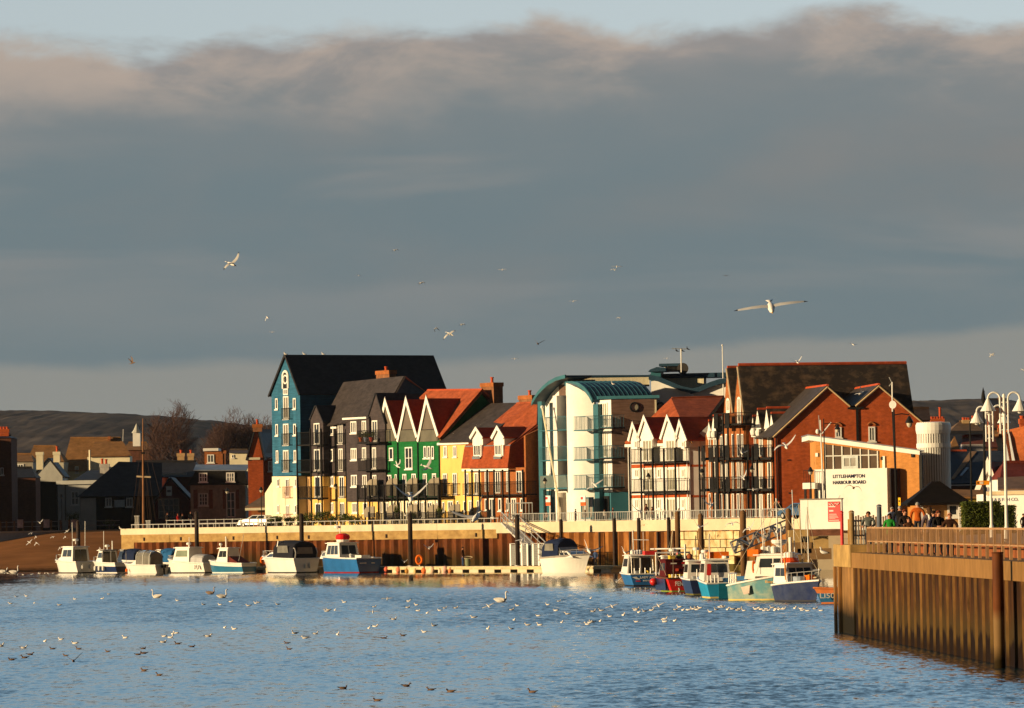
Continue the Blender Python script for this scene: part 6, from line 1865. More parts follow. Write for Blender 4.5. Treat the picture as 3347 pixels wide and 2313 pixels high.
h, sh = hull(t, 6.8, 2.6, 1.35, 1.1, [gel, navy, gel, gel_grey, gel], sheer_p=1.5)
cabin(t, 3.2, 4.7, 1.9, 1.1, 1.35, gel, .1, .55, .85, 1, aft='open'); MB().box((2.4, 0, 2.5), 2.6, 1.9, .08).build('sun_top', canvas_black, t, local=True)
for x in (1.3, 3.3):
    for y in (-.9, .9): rod(t, (x, y, 1.1), (x, y, 2.46), .03, steel, 'top_post')
for k in range(3): fender(t, (2.2 + .9 * k, 1.38, .85), l=.6, r=.13)
rails(t, sh, .75, 1, .45); radar(t, (3.8, 0, 2.85), .26); rod(t, (3.6, .5, 2.5), (3.6, .5, 4.6), .03, white, 'whip_aerial'); rod(t, (3.2, -.3, 2.5), (3.2, -.3, 3.5), .07, white, 'light_post')
t = boat_at('canopied_launch', 'small white launch with dark navy rounded canopy, half hidden behind others', 470, pd(470, -4.2), HD, 'boat', GP)
h, sh = hull(t, 6., 2.3, 1.5, 1.25, [antifoul_dark, gel, gel, gel_grey, gel])
cabin(t, 3.2, 4.5, 1.8, 1.2, 1.2, gel, .05, .5, .85, 1, aft=0); canopy(t, .6, 3.2, 2.0, 1.15, 1.45, canvas_navy)
t = boat_at('white_sports_boat', 'white sports boat with clear panelled canopy and black outboard motor', 527, pd(527, 1.8), (-.75, .66), 'boat', GP)
h, sh = hull(t, 5.6, 2.2, 1.05, .85, [gel, gel, gel, gel_grey, gel])
canopy(t, .8, 3.0, 1.9, .85, 1.6, clear_pvc, 'clear_canopy')
for x in (.9, 1.9, 2.9):
    pts = [V((x, -.97 * math.cos(a), .85 + 1.63 * math.sin(a) ** .45)) for a in [math.pi * k / 8 for k in range(9)]]
    MB().path(pts, .04, 5).build('canopy_hoop', white, t, local=True)
cabin(t, 2.9, 4.2, 1.5, .85, .45, gel, 0, .7, .8, 0, roof=False, front=0, aft=0, name='foredeck_trunk'); outboard(t)
fender(t, (4.6, .72, .55), orange_plastic, .45, .13)
t = boat_at('blue_canopy_boat', 'small white boat with bright blue canvas canopy, tucked behind two white boats', 588, pd(588, -4.2), HD, 'boat', GP)
h, sh = hull(t, 5.6, 2.2, 1.2, 1.0, [antifoul_dark, gel, gel, gel_grey, gel])
cabin(t, 3.0, 4.2, 1.7, 1.05, 1.3, gel, .05, .45, .85, 1, aft=0); canopy(t, .5, 3.0, 1.9, 1.05, 1.55, canvas_blue)
t = boat_at('white_fishing_cruiser', 'white cruiser with one large grey green side window and covered stern', 688, pd(688, 1.8), (-.72, .69), 'boat', GP)
h, sh = hull(t, 6.6, 2.5, 1.5, 1.05, [antifoul_dark, gel, gel, gel_grey, gel], sheer_p=1.3)
cabin(t, 2.3, 4.9, 2.0, 1.1, 1.55, gel, .1, .45, .86, 1, aft=0, glass_m=M('green_grey_blind', (.20, .24, .17), .4)); canopy(t, .3, 2.1, 2.0, 1.0, 1.0, M('grey_cover', (.42, .42, .42), .8), 'stern_cover')
radar(t, (3.4, 0, 3.0), .24); rod(t, (3.2, .1, 2.8), (3.2, .1, 3.8), .03, white, 'whip_aerial')
for k in range(2): fender(t, (.6 + .5 * k, 1.28, .9))
rails(t, sh, .75, 1, .4)
t = boat_at('pilot_boat', 'white over blue boat with small pilot house and sloping brown stern cover', 812, pd(812, 1.8), (-.70, .71), 'boat', GP)
h, sh = hull(t, 6.2, 2.3, 1.35, 1.0, [gel, mid_blue, gel, gel_grey, gel], sheer_p=1.4)
cabin(t, 2.4, 4.2, 1.7, 1.05, 1.5, gel, .05, .5, .88, 2, aft=0); MB().prism([V((.6, -.8, 1.0)), V((2.2, -.8, 1.0)), V((2.2, -.8, 1.75))], (0, 1.6, 0)).build('stern_cover', M('maroon_canvas', (.12, .025, .02), .85), t, local=True)
rod(t, (3.3, .2, 2.7), (3.3, .2, 3.8), .07, white, 'light_post'); rod(t, (3.6, -.3, 2.7), (3.6, -.3, 3.6), .04, black, 'aerial'); rod(t, (1.2, .4, 1.0), (.4, .3, 4.0), .025, steel, 'fishing_rod'); radar(t, (3.9, .4, 2.9), .16)
t = boat_at('motor_cruiser', 'large white motor cruiser with black canvas canopy over its cockpit', 1000, pd(1000, 1.9), HD, 'boat', GP)
h, sh = hull(t, 8.6, 3.3, 1.75, 1.45, [antifoul_dark, gel, gel, gel_grey, gel], sheer_p=1.3, rake=1.0)
cabin(t, 3.4, 7.0, 2.3, 1.4, .75, gel, 0, 1.6, .8, 2, roof=False, front=0, aft=0, name='coachroof', wz=(.35, .75)); canopy(t, .3, 4.2, 2.9, 1.4, 1.95, canvas_black, 'canopy', win_m=clear_pvc)
MB().prism([V((4.15, -1.2, 2.1)), V((4.15, 1.2, 2.1)), V((3.6, 1.1, 3.1)), V((3.6, -1.1, 3.1))], (.05, 0, 0)).build('windscreen', glass, t, local=True)
rails(t, sh, .62, 1, .55); MB().path([V((3.7, -1.3, 2.1)), V((3.4, -1.25, 3.25)), V((3.4, 1.25, 3.25)), V((3.7, 1.3, 2.1))], .07, 6).build('radar_arch', gel, t, local=True)
for y in (-1.2, 1.25): MB().path([V((.1, y, 1.4)), V((-.05, y, 2.1)), V((.15, y, 2.5)), V((.4, y, 2.55))], .06, 6).build('davit', steel, t, local=True)
for y in (-.3, .2): fender(t, (-.12, y, 1.05), l=.6)
t = boat_at('navy_motor_boat', 'long dark blue hulled boat with white wheelhouse and a red liferaft bundle', 1204, pd(1204, 1.9), HD, 'boat', GP)
h, sh = hull(t, 9.0, 3.2, 1.75, 1.45, [antifoul_red, royal, royal, gel_grey, gel], sheer_p=1.4)
c = cabin(t, 3.6, 6.6, 2.3, 1.4, 1.55, gel, .35, .4, .86, 3, aft='window', wz=(.30, .88)); cabin(t, 6.4, 7.8, 1.9, 1.45, .7, gel, 0, .4, .85, 1, roof=False, front=0, aft=0, name='fore_cabin')
mb = MB(); mb.lathe((4.9, 0, 3.12), [(.62, 0), (.62, .22)], 14); mb.build('raft_cradle', white, t, local=True); mb = MB(); mb.lathe((4.9, 0, 3.35), [(.62, 0), (.72, .2), (.66, .45), (.3, .62)], 14); mb.build('liferaft_bundle', M('scarlet_cover', (.68, .02, .02), .6), t, local=True)
rod(t, (5.4, 0, 3.1), (5.4, 0, 5.0), .05, white, 'mast'); radar(t, (5.7, .1, 4.5), .34); rod(t, (5.4, 0, 5.), (5.35, 0, 7.2), .025, black, 'whip_aerial'); rails(t, sh, .7, 1, .45); MB().box((1.2, 0, 1.62), 1.2, 1.0, .3).build('engine_box', gel, t, local=True)
MB().lathe((2.6, .5, 1.45), [(.12, 0), (.12, .3), (.2, .35), (.02, .5)], 10).build('vent_cowl', white, t, local=True)
for y, w_ in ((.7, .75), (-.45, .4)):
    MB().box((-.03, y, .98), .02, w_, .12).build('name_lettering', white, t, local=True)
t = boat_at('gate_cruiser', 'white cruiser with dark blue soft top moored before the mesh fence', 1806, pd(1806, 4.6), (.66, -.75), 'boat', GP)
t.location.x -= .2
h, sh = hull(t, 5.4, 3.1, 1.75, 1.45, [gel, gel, gel, gel_grey, M('grey_rubbing_strake', (.35, .31, .27), .6)], sheer_p=1.2, rake=.9, full=.3)
cabin(t, 1.6, 4.4, 2.4, 1.45, .6, gel, 0, 1.1, .8, 3, roof=False, front=2, aft=0, name='coachroof', wz=(.3, .8)); canopy(t, .1, 2.3, 2.5, 1.5, 1.75, canvas_navy, 'canopy', win_m=clear_pvc); rails(t, sh, .5, 1, .5)
MB().prism([V((2.6, -1.1, 1.95)), V((2.6, 1.1, 1.95)), V((2.0, 1.05, 2.75)), V((2.0, -1.05, 2.75))], (.05, 0, 0)).build('windscreen', clear_pvc, t, local=True)

GF = 'fishing boats on the right'
def boat_letters(t, txt, x, y, z, h, w, mat, face='stern', tilt=0):
    """face stern: on the plane x; side: on the plane y, reading from bow to stern or back"""
    cu = bpy.data.curves.new('lettering', 'FONT'); cu.body = txt; cu.extrude = .01; cu.align_x = 'CENTER'; cu.offset = .012; cu.materials.append(mat)
    o = bpy.data.objects.new('lettering', cu); COL.objects.link(o); bpy.context.view_layer.update()
    sx, sy = w / max(.01, o.dimensions.x), h / max(.01, o.dimensions.y)
    me_ = bpy.data.meshes.new_from_object(o.evaluated_get(bpy.context.evaluated_depsgraph_get()))
    bpy.data.objects.remove(o); o = bpy.data.objects.new('lettering', me_); COL.objects.link(o)
    if face == 'stern': u, n = V((0, -1, 0)), V((-1, 0, 0))
    else:
        n = V((0, face, 0)); u = UP.cross(n)
    m = Matrix(((u.x * sx, UP.x, n.x, x), (u.y * sx, UP.y, n.y, y), (u.z * sx, sy, n.z, z), (0, 0, 0, 1)))
    o.parent = t; o.matrix_parent_inverse = Matrix.Identity(4); o.matrix_basis = m
    return o
t = boat_at('blue_fishing_boat', 'bright blue fishing boat with white cabin, red box on the roof and a man aboard', 2106, 380, (-.19, .98), 'fishing boat', GF)
h, sh = hull(t, 6.6, 2.65, 1.35, 1.12, [antifoul_dark, royal, royal, gel_grey, gel], sheer_p=1.6, stern_w=.95)
c = cabin(t, 2.0, 4.6, 2.15, 1.1, 1.7, gel, .0, .9, .86, 1, aft=0, roof_mat=gel)
MB().prism([V((1.97, -.95, 1.15)), V((1.97, .95, 1.15)), V((1.97, .85, 2.6)), V((1.97, -.85, 2.6))], (.02, 0, 0)).build('open_doorway', glass, t, local=True)
rod(t, (1.9, -.05, 1.1), (1.9, -.05, 2.75), .11, M('grey_post', (.32, .30, .29), .6), 'door_post')
for x in (1.0,):
    for y in (-.9, .9): rod(t, (x, y, 1.1), (x + .2, y, 2.75), .04, steel, 'roof_post')
MB().box((1.5, 0, 2.82), 1.6, 2.1, .07).build('aft_awning', gel, t, local=True)
MB().box((1.6, -.75, 3.05), .8, 1.0, .36).build('red_locker', red_paint, t, local=True)
for k in range(4): MB().lathe((2.6 + .35 * k, .5 - .3 * k, 2.95), [(.16, 0), (.16, .3), (.05, .4)], 8).build('roof_canister', white, t, local=True)
rod(t, (2.9, .3, 2.9), (2.9, .35, 5.2), .06, white, 'mast'); rod(t, (2.9, .35, 4.3), (1.2, -.6, 4.25), .035, steel, 'boom'); rod(t, (1.9, -.3, 2.9), (1.9, -.3, 5.0), .025, white, 'whip_aerial')
rod(t, (2.4, -1.0, 3.4), (.2, -3.4, 3.4), .07, white, 'gantry_beam')
for k in range(4): rod(t, (.03, .9 - .45 * k, 1.1), (.03, .9 - .45 * k, 1.7), .05, gel, 'stern_post')
boat_letters(t, 'LADY ANN', -.03, -.25, .72, .2, 1.35, gel); boat_letters(t, 'FISHING', -.03, -.25, .45, .12, .9, gel)
MB().prism([V((-.02, y, z)) for y, z in ((1.1, .85), (.75, .9), (.62, .75), (.45, .72), (.5, .62), (.8, .68))], (-.015, 0, 0)).build('fish_emblem', gel, t, local=True)
MB().box((-.025, .62, .48), .02, .4, .1).build('red_mark', red_paint, t, local=True)
clutter(t, [(.7, .5, 1.1), (.6, -.5, 1.1), (1.1, .2, 1.1)], 1)
stay(t, (2.9, .35, 5.2), (.1, .9, 1.7)); stay(t, (2.9, .35, 5.2), (6.4, 0, 1.4))
t = boat_at('red_fishing_boat', 'red sterned fishing boat with dark blue bow side and dark red cabin', 2236, 348, (-.22, .975), 'fishing boat', GF)
h, sh = hull(t, 6.4, 2.8, 1.5, 1.15, [M('green_boot_top', (.22, .30, .06), .7), red_hull, red_hull, M('brown_deck', (.16, .08, .05), .8), M('brown_gunwale', (.13, .06, .04), .8)], sheer_p=1.3, stern_w=.96)
MB().prism([V((.6, 1.32, .16)), V((3.6, 1.32, .16)), V((3.6, 1.435, 1.18)), V((.6, 1.41, 1.1))], (0, .03, 0)).build('blue_side_panel', navy, h, local=True)
c = cabin(t, 1.6, 3.6, 2.2, 1.2, 1.45, M('dark_red_cabin', (.09, .012, .012), .6, .2), .05, .2, .95, 1, aft=0, roof_mat=M('dark_red_cabin', (.09, .012, .012)))
cabin(t, 3.5, 4.6, 1.8, 1.2, 1.75, gel, .0, .45, .86, 1, aft='window')
for y, z, w_, hh, m in ((.45, 2.4, .45, .1, gel), (-.35, 2.45, .34, .2, red_paint), (-.42, 2.22, .3, .18, gel), (.2, 1.85, .22, .22, M('orange_red_lamp', (.8, .1, .04), .5))):
    MB().box((1.58, y, z), .03, w_, hh).build('cabin_plate', m, t, local=True)
for k in range(6): rod(t, (.04, 1.0 - .3 * k, 1.15), (.04, 1.0 - .3 * k, 1.5), .045, gel, 'rail_stanchion')
MB().box((.1, -.75, 1.62), .3, 1.1, .5).build('net_bundle', M('pale_net', (.5, .46, .38), .9, .3, 5), t, local=True)
radar(t, (3.2, .1, 3.4), .3); rod(t, (3.3, .3, 2.6), (3.1, .1, 5.2), .05, rope, 'leaning_spar'); rod(t, (2.9, -.2, 2.6), (2.9, -.2, 3.3), .09, red_paint, 'exhaust_stack'); rod(t, (2.2, -.6, 2.65), (2.2, -.6, 4.0), .09, white, 'light_post')
for k, (x, y, m) in enumerate(((2.4, -.2, foliage), (2.2, -.95, M('brown_float', (.35, .10, .04), .6)))): buoyball(t, (x, y, 2.95), .24, m)
buoyball(t, (3.3, 1.6, .85), .30, red_hull); buoyball(t, (-.22, -1.0, .62), .26, M('orange_fender', (.85, .28, .10), .5)); 
MB().path([V((-.2, .55, .35)), V((-.22, .5, .15)), V((-.2, .6, -.1))], .08, 6).build('grey_fender', M('grey_fender', (.4, .4, .36), .7), t, local=True)
boat_letters(t, 'PENN', -.03, .35, .52, .38, .85, gel)
rod(t, (3.6, -1.3, 1.2), (3.6, -1.3, 3.3), .07, white, 'gantry_leg'); rod(t, (3.6, 1.3, 1.2), (3.6, 1.3, 3.3), .07, white, 'gantry_leg'); rod(t, (3.6, -1.35, 3.3), (3.6, 1.35, 3.3), .07, white, 'gantry_beam')
clutter(t, [(.9, .1, 1.15), (1.0, .75, 1.15), (.5, .5, 1.15), (2.4, .4, 2.75)], 2)
stay(t, (3.1, .1, 5.2), (.1, .9, 1.3)); stay(t, (3.1, .1, 5.2), (6.6, 0, 1.7)); stay(t, (3.6, 1.3, 3.3), (1.0, 1.2, 1.4))
t = boat_at('small_navy_fishing_boat', 'small navy hulled white boat squeezed between the red and the bright blue ones', 2296, 332, (-.12, .99), 'fishing boat', GF)
h, sh = hull(t, 6.4, 2.2, 1.5, 1.25, [M('olive_boot_top', (.16, .15, .05), .7), navy, navy, gel_grey, gel], sheer_p=1.4)
cabin(t, 1.4, 3.6, 1.9, 1.2, 1.5, gel, .1, .5, .86, 2, aft='window'); buoyball(t, (1.0, -.5, 2.15), .38, red_hull); MB().box((.8, -.3, 1.55), .12, 1.1, .4).build('name_board', gel, t, local=True)
boat_letters(t, 'LI 48', .73, -.3, 1.5, .22, .7, navy_ink)
radar(t, (2.6, .1, 3.6), .24); rod(t, (2.6, .1, 2.7), (2.6, .1, 4.8), .04, black, 'mast'); MB().lathe((2.2, -.3, 2.75), [(.22, 0), (.22, .5), (.1, .6)], 10).build('roof_canister', white, t, local=True)
for y in (.2, .45): rod(t, (.1, y, 1.2), (.1, y, 2.1), .045, gel, 'stern_post')
clutter(t, [(.7, .5, 1.2), (.5, -.6, 1.2)], 3)
stay(t, (2.6, .1, 4.8), (6.2, 0, 1.6)); stay(t, (2.6, .1, 4.8), (.1, -.8, 1.4))
t = boat_at('cyan_fishing_boat', 'white fishing boat with bright cyan blue hull and orange box on its roof', 2352, 318, (-.10, .995), 'fishing boat', GF)
h, sh = hull(t, 7.4, 2.15, 1.7, 1.15, [yellow_line, cyan_hull, cyan_hull, gel_grey, gel], sheer_p=1.2)
MB().box((-.06, -.2, .5), .12, .75, 1.3).build('rudder_plate', M('deep_cyan', (.01, .14, .22), .5), t, local=True)
c = cabin(t, 1.7, 4.4, 1.85, 1.3, 1.6, gel, .05, .6, .86, 2, aft='window'); MB().box((2.4, -.2, 3.32), 1.3, 1.3, .5).build('orange_locker', orange_plastic, t, local=True)
radar(t, (3.4, .6, 3.5), .26); rod(t, (1.7, .5, 3.0), (1.7, .5, 5.0), .04, white, 'mast'); MB().lathe((1.7, -.6, 3.05), [(.26, 0), (.26, .2)], 12).build('roof_hatch', gel, t, local=True)
MB().box((1.46, .6, 2.2), .03, .3, .9).build('red_panel', red_paint, t, local=True)
for k in range(4): rod(t, (.06, .9 - .25 * k, 1.2), (.06, .9 - .25 * k, 1.8), .05, gel, 'stern_post')
clutter(t, [(.8, .3, 1.22), (.9, -.5, 1.22), (.5, .8, 1.22)], 4)
stay(t, (1.7, .5, 5.0), (.1, 1.0, 1.4)); stay(t, (1.7, .5, 5.0), (7.2, 0, 1.9)); stay(t, (1.7, .5, 5.0), (.1, -1.0, 1.4))
t = boat_at('teal_fishing_boat', 'biggest fishing boat, worn teal hull with white wheelhouse and radar dome', 2386, 309, (.93, -.36), 'fishing boat', GF)
h, sh = hull(t, 6.2, 2.8, 2.2, 1.15, [yellow_line, teal_hull, teal_hull, gel_grey, gel], sheer_p=.9, stern_w=.62, full=.5, rake=.6)
c = cabin(t, 1.9, 4.6, 2.2, 1.8, 1.55, gel, .25, .25, .88, 2, aft='window', roof_mat=gel)
cabin(t, 1.2, 1.95, 1.7, 1.6, 1.35, gel, .2, .0, .85, 0, front=0, aft=0, roof=False, name='companionway')
mb = MB(); mb.lathe((3.4, 0, 3.55), [(.2, 0), (.2, .5), (.5, .7), (.55, .85), (.5, .95)], 14); mb.build('radar_pedestal', white, t, local=True)
for k in range(3): MB().lathe((2.4 + .35 * k, -.3, 3.5), [(.2, 0), (.2, .45), (.08, .55)], 10).build('liferaft_canister', white, t, local=True)
rod(t, (3.2, .3, 4.3), (3.15, .3, 7.6), .05, white, 'mast'); buoyball(t, (3.2, .3, 5.1), .14, white, 'radar_reflector'); MB().tube((2.8, .3, 6.7), (3.7, .3, 6.75), .03).build('spreader', white, t, local=True)
rod(t, (2.2, .5, 3.4), (2.15, .5, 6.9), .03, white, 'whip_aerial'); rod(t, (2.5, -.6, 3.4), (2.3, -.6, 7.3), .035, white, 'whip_aerial'); rod(t, (4.3, .5, 3.4), (4.2, .5, 8.2), .035, white, 'whip_aerial')
MB().box((1.9, -.75, 3.55), .75, .6, .5).build('orange_locker', orange_plastic, t, local=True)
MB().path([V((1.88, -.85 + .2 * math.cos(a), 2.5 + .42 * math.sin(a))) for a in [2 * math.pi * k / 14 for k in range(14)]], .07, 6, 0, True).build('lifebuoy', orange_plastic, t, local=True)
for k in range(5): rod(t, (.12, -.8 + .36 * k, 1.3), (.12, -.8 + .36 * k, 2.0), .045, gel, 'stern_rail_post')
MB().path([V((.12, -.85, 2.0)), V((.1, 0, 2.05)), V((.12, .75, 2.0))], .05, 6).build('stern_rail', gel, t, local=True)
MB().prism([V((1.1, -1.26, 1.0)), V((1.75, -1.35, 1.15)), V((1.7, -1.35, .55)), V((1.3, -1.29, .45))], (0, -.03, 0)).build('pale_patch', M('pale_pink_patch', (.62, .50, .42), .8), h, local=True)
boat_letters(t, 'Boy Harry', 3.6, -1.50, 1.30, .26, 1.5, M('ochre_script', (.62, .36, .12), .6), -1)
clutter(t, [(.7, .2, 1.45), (1.0, -.6, 1.5), (.6, -.2, 1.45)], 5)
stay(t, (3.15, .3, 7.5), (.1, 0, 2.0)); stay(t, (3.15, .3, 7.5), (6.0, 0, 2.2)); stay(t, (3.15, .3, 7.5), (2.2, -1.3, 2.0)); stay(t, (4.2, .5, 7.), (5.6, .4, 2.2))
t = boat_at('navy_and_white_boat', 'white decked boat with scuffed navy hull and a yellow buoy on its foredeck', 2564, 303, (.42, -.91), 'fishing boat', GF)
h, sh = hull(t, 4.6, 2.4, 1.55, 1.2, [M('scuffed_bottom', (.05, .05, .06), .7), M('scuffed_navy', (.018, .030, .095), .5, .35, 1.4, col2=(.05, .065, .12)), M('scuffed_navy', (.03, .04, .1)), gel_grey, gel], sheer_p=1.0, full=.25, rake=.55)
c = cabin(t, .2, 2.2, 2.05, 1.35, 1.35, gel, .0, .35, .88, 2, front=3, aft='window', wz=(.38, .82))
mb = MB(); mb.box((.35, .8, 2.1), .7, .45, 1.4); mb.build('side_locker', gel, t, local=True)
rails(t, sh, .45, 1, .7); buoyball(t, (3.0, .2, 1.75), .24, M('ochre_buoy', (.75, .38, .03), .5)); MB().lathe((2.9, -.5, 1.45), [(.45, 0), (.45, .35), (.38, .4)], 14).build('blue_tub', M('grey_blue_tub', (.30, .35, .42), .5), t, local=True)
MB().lathe((1.2, -.3, 2.86), [(.55, 0), (.62, .1), (.45, .3), (.4, .35)], 14).build('orange_liferaft', M('vermilion_raft', (.75, .09, .02), .5), t, local=True); MB().lathe((1.2, -.3, 3.22), [(.36, 0), (.36, .35), (.3, .4)], 14).build('raft_lid', gel, t, local=True)
rod(t, (1.1, -.2, 3.6), (1.1, -.2, 4.7), .11, white, 'light_column'); rod(t, (1.9, .7, 2.75), (1.7, .75, 6.9), .04, white, 'mast'); rod(t, (1.6, .4, 2.75), (1.3, .4, 7.1), .04, rope, 'spar'); rod(t, (1.3, -.95, 2.75), (1.25, -.95, 5.4), .045, white, 'whip_aerial'); rod(t, (1.9, -1.0, 1.6), (1.9, -1.05, 3.2), .06, M('orange_pole', (.65, .25, .05), .5), 'marker_pole')
rod(t, (3.2, .75, 1.6), (3.2, .75, 2.4), .04, gel, 'samson_post')
clutter(t, [(2.7, .4, 1.5), (3.5, -.1, 1.6), (3.9, .2, 1.65)], 6)
stay(t, (1.7, .75, 6.8), (4.8, 0, 1.85)); stay(t, (1.3, .4, 7.), (.1, -1., 1.4)); stay(t, (1.7, .75, 6.8), (.1, 1.2, 1.4))
t = boat_at('blue_orange_punt', 'small blue boat with orange gunwale, half hidden behind the pier corner', 2932, 292, (-.97, -.12), 'fishing boat', GF)
h, sh = hull(t, 5.4, 2.0, 1.15, .95, [M('orange_bottom', (.55, .17, .05), .7), M('punt_blue', (.02, .11, .24), .5, .15), M('punt_orange', (.55, .17, .05), .6), gel_grey, M('punt_orange', (.55, .17, .05))], sheer_p=1.6, draft=.3)
MB().box((2.2, 0, 1.2), .9, 1.0, .55).build('engine_box', gel_grey, t, local=True); MB().box((3.3, .2, 1.25), .18, .25, .8).build('red_can', red_paint, t, local=True)
boat_letters(t, 'LI50', 4.66, .56, .42, .36, .95, gel, 1)
bw = M('white_plumage', (.80, .76, .70), .8, .05, 4)
bg_ = M('grey_wing', (.46, .45, .44), .8, .1, 4)
bk_ = M('black_wing_tip', (.02, .02, .022), .8)
bb = M('brown_plumage', (.20, .13, .09), .85, .25, 6)
by = M('yellow_bill', (.75, .42, .05), .5)
def sit_mesh(name, s, body_m, back_m, neck=.16, turn=0.):
    """a floating bird, head towards +x"""
    mb = MB()
    st = [(-.24, .015, .10), (-.17, .05, .085), (-.08, .085, .06), (.03, .095, .05), (.12, .07, .06), (.17, .035, .085)]
    rows = []
    for x, r, z in st:
        rows.append([V((x, r * math.cos(a), z + r * .85 * math.sin(a))) for a in [2 * math.pi * k / 8 for k in range(8)]])
    rows = [[p * s for p in r] + [r[0] * s] for r in rows]
    mb.grid(rows, 0, lambda a, b: 1 if (b in (1, 2) and a < 4) else 0)
    mb.poly(rows[0][:-1], 2); mb.poly(rows[-1][:-1], 0)
    hx = .17 + .03 * math.cos(turn); hy = .05 * math.sin(turn)
    mb.path([V((.12, 0, .09)) * s, V((.155, hy * .5, .09 + neck * .6)) * s, V((hx, hy, .09 + neck)) * s, V((hx + .045 * math.cos(turn), hy + .045 * math.sin(turn), .08 + neck)) * s], [.045 * s, .034 * s, .045 * s, .02 * s], 7, 0)
    mb.path([V((hx + .04 * math.cos(turn), hy + .04 * math.sin(turn), .078 + neck)) * s, V((hx + .1 * math.cos(turn), hy + .1 * math.sin(turn), .066 + neck)) * s], [.012 * s, .004 * s], 5, 3)
    mb.path([V((-.2, 0, .10)) * s, V((-.32, 0, .125)) * s], [.035 * s, .012 * s], 5, 2)
    return mb, [body_m, back_m, bk_, by]
def fly_mesh(pose, s=1., tip=.12, white_under=True):
    """a flying bird, head +x, wings along y. pose: list of (span, rise, sweep) for one wing, two lists for unlike wings"""
    mb = MB()
    st = [(-.30, .015), (-.22, .04), (-.10, .07), (.02, .08), (.12, .068), (.19, .047), (.24, .052), (.28, .036), (.32, .012)]
    rows = [[V((x, r * math.cos(a), r * math.sin(a) * .95)) * s for a in [2 * math.pi * k / 8 for k in range(9)]] for x, r in st]
    mb.grid(rows, 0)
    mb.path([V((.31, 0, 0)) * s, V((.37, 0, -.012)) * s], [.013 * s, .004 * s], 5, 3)
    mb.prism([V((-.28, -.02, .005)) * s, V((-.28, .02, .005)) * s, V((-.42, .08, .005)) * s, V((-.42, -.08, .005)) * s], V((0, 0, .008)) * s, 0)
    wings = pose if isinstance(pose[0][0], (list, tuple)) else (pose, pose)
    for sg, w in ((1, wings[0]), (-1, wings[1])):
        up, lo = [], []
        for k, (y, z, sw) in enumerate(w):
            f = k / (len(w) - 1)
            ch = .165 * (1 - f ** 2.4) + .018
            th = .022 * (1 - f) + .004
            lead = .10 + sw
            up.append([V((lead, sg * y, z)) * s, V((lead - ch * .4, sg * y, z + th)) * s, V((lead - ch, sg * y, z)) * s])
            lo.append([V((lead, sg * y, z)) * s, V((lead - ch * .4, sg * y, z - th * .4)) * s, V((lead - ch, sg * y, z - .001)) * s])
        n = len(w) - 1
        mb.grid(up, 1, lambda a, b: 2 if a >= n - 1 else 1)
        mb.grid(lo, 0, lambda a, b: 2 if a >= n - 1 else 0)
    return mb
flat = [(.0, .02, 0), (.15, .05, .02), (.32, .08, .05), (.50, .07, .0), (.62, .04, -.07), (.70, .02, -.14)]
vee = [(.0, .02, 0), (.14, .10, .02), (.28, .22, .05), (.42, .36, .02), (.52, .45, -.06), (.58, .50, -.12)]
droop = [(.0, .02, 0), (.16, .10, .02), (.32, .12, .05), (.46, .03, .0), (.55, -.08, -.06), (.60, -.16, -.12)]
level = [(.0, .02, 0), (.18, .05, .02), (.38, .06, .04), (.56, .045, .0), (.68, .03, -.05), (.76, .015, -.10)]
high = [(.0, .02, 0), (.08, .14, .02), (.15, .30, .05), (.20, .46, .02), (.23, .58, -.05), (.24, .66, -.1)]
down = [(.0, .02, 0), (.12, .0, .02), (.24, -.10, .05), (.32, -.24, .02), (.36, -.36, -.05), (.38, -.44, -.1)]
POSES = dict(flat=flat, vee=vee, droop=droop, level=level, high=high, down=down, mixed=(vee, droop), lift=(high, flat))
PROTO = {}
def proto(kind, dark=False):
    key = (kind, dark)
    if key in PROTO: return PROTO[key]
    mats = [bb, bb, bk_, by] if dark else [bw, bg_, bk_, by]
    if kind in POSES:
        o = fly_mesh(POSES[kind]).build('flying_gull', mats, None, local=True, fix=False)
    elif kind == 'cygnet':
        o = sit_mesh('x', 1, bb, bb)[0].build('floating_gull', mats, None, local=True, fix=False)
    else:
        i = int(kind[3:])
        mb, m_ = sit_mesh('x', 1, *((bb, bb) if dark else (bw, bg_)), neck=(.10, .13, .07)[i % 3], turn=(0, .6, 1.5)[i % 3])
        o = mb.build('floating_gull', m_, None, local=True, fix=False)
    for p in o.data.polygons: p.use_smooth = True
    PROTO[key] = o.data
    bpy.data.objects.remove(o)
    return PROTO[key]
def bird(name, label, me, loc, yaw=0., pitch=0., roll=0., s=1., cat='gull', group=None):
    o = bpy.data.objects.new(name, me)
    COL.objects.link(o)
    o.location = loc
    o.rotation_euler = (roll, pitch, yaw)
    o.scale = (s, s, s)
    return tag(o, label, cat, group)
z1 = [(137,192),(220,188),(88,250),(288,245),(497,262),(628,213),(858,208),(912,170),(1487,225),(1708,258),(1845,260),(1937,235),(2085,268),(2145,247),(2168,240),(1885,452),(1965,465),(1375,525),(1447,505),(1475,498),(1430,535),(1370,575),(1748,525),(1050,538),(377,568),(510,552),(628,585),(200,622),(6,605)]
z1d = [(440,630),(658,630),(255,678),(205,705),(97,722),(550,688),(903,652),(1203,627),(1160,678),(1205,668),(1490,588),(1612,612),(1208,812),(1335,850)]
z2 = [(20,257),(578,240),(430,314),(446,304),(500,305),(830,278),(1118,230),(1112,283),(1183,262),(1197,310),(1273,330),(1378,308),(1422,288),(1515,287),(1663,367),(1982,302),(2030,268),(2285,260),(2205,353),(2003,388),(2118,430),(2217,430),(1783,462),(1980,462),(1332,437),(1248,490),(995,383),(785,457),(837,443),(163,500),(337,503),(248,540),(522,510)]
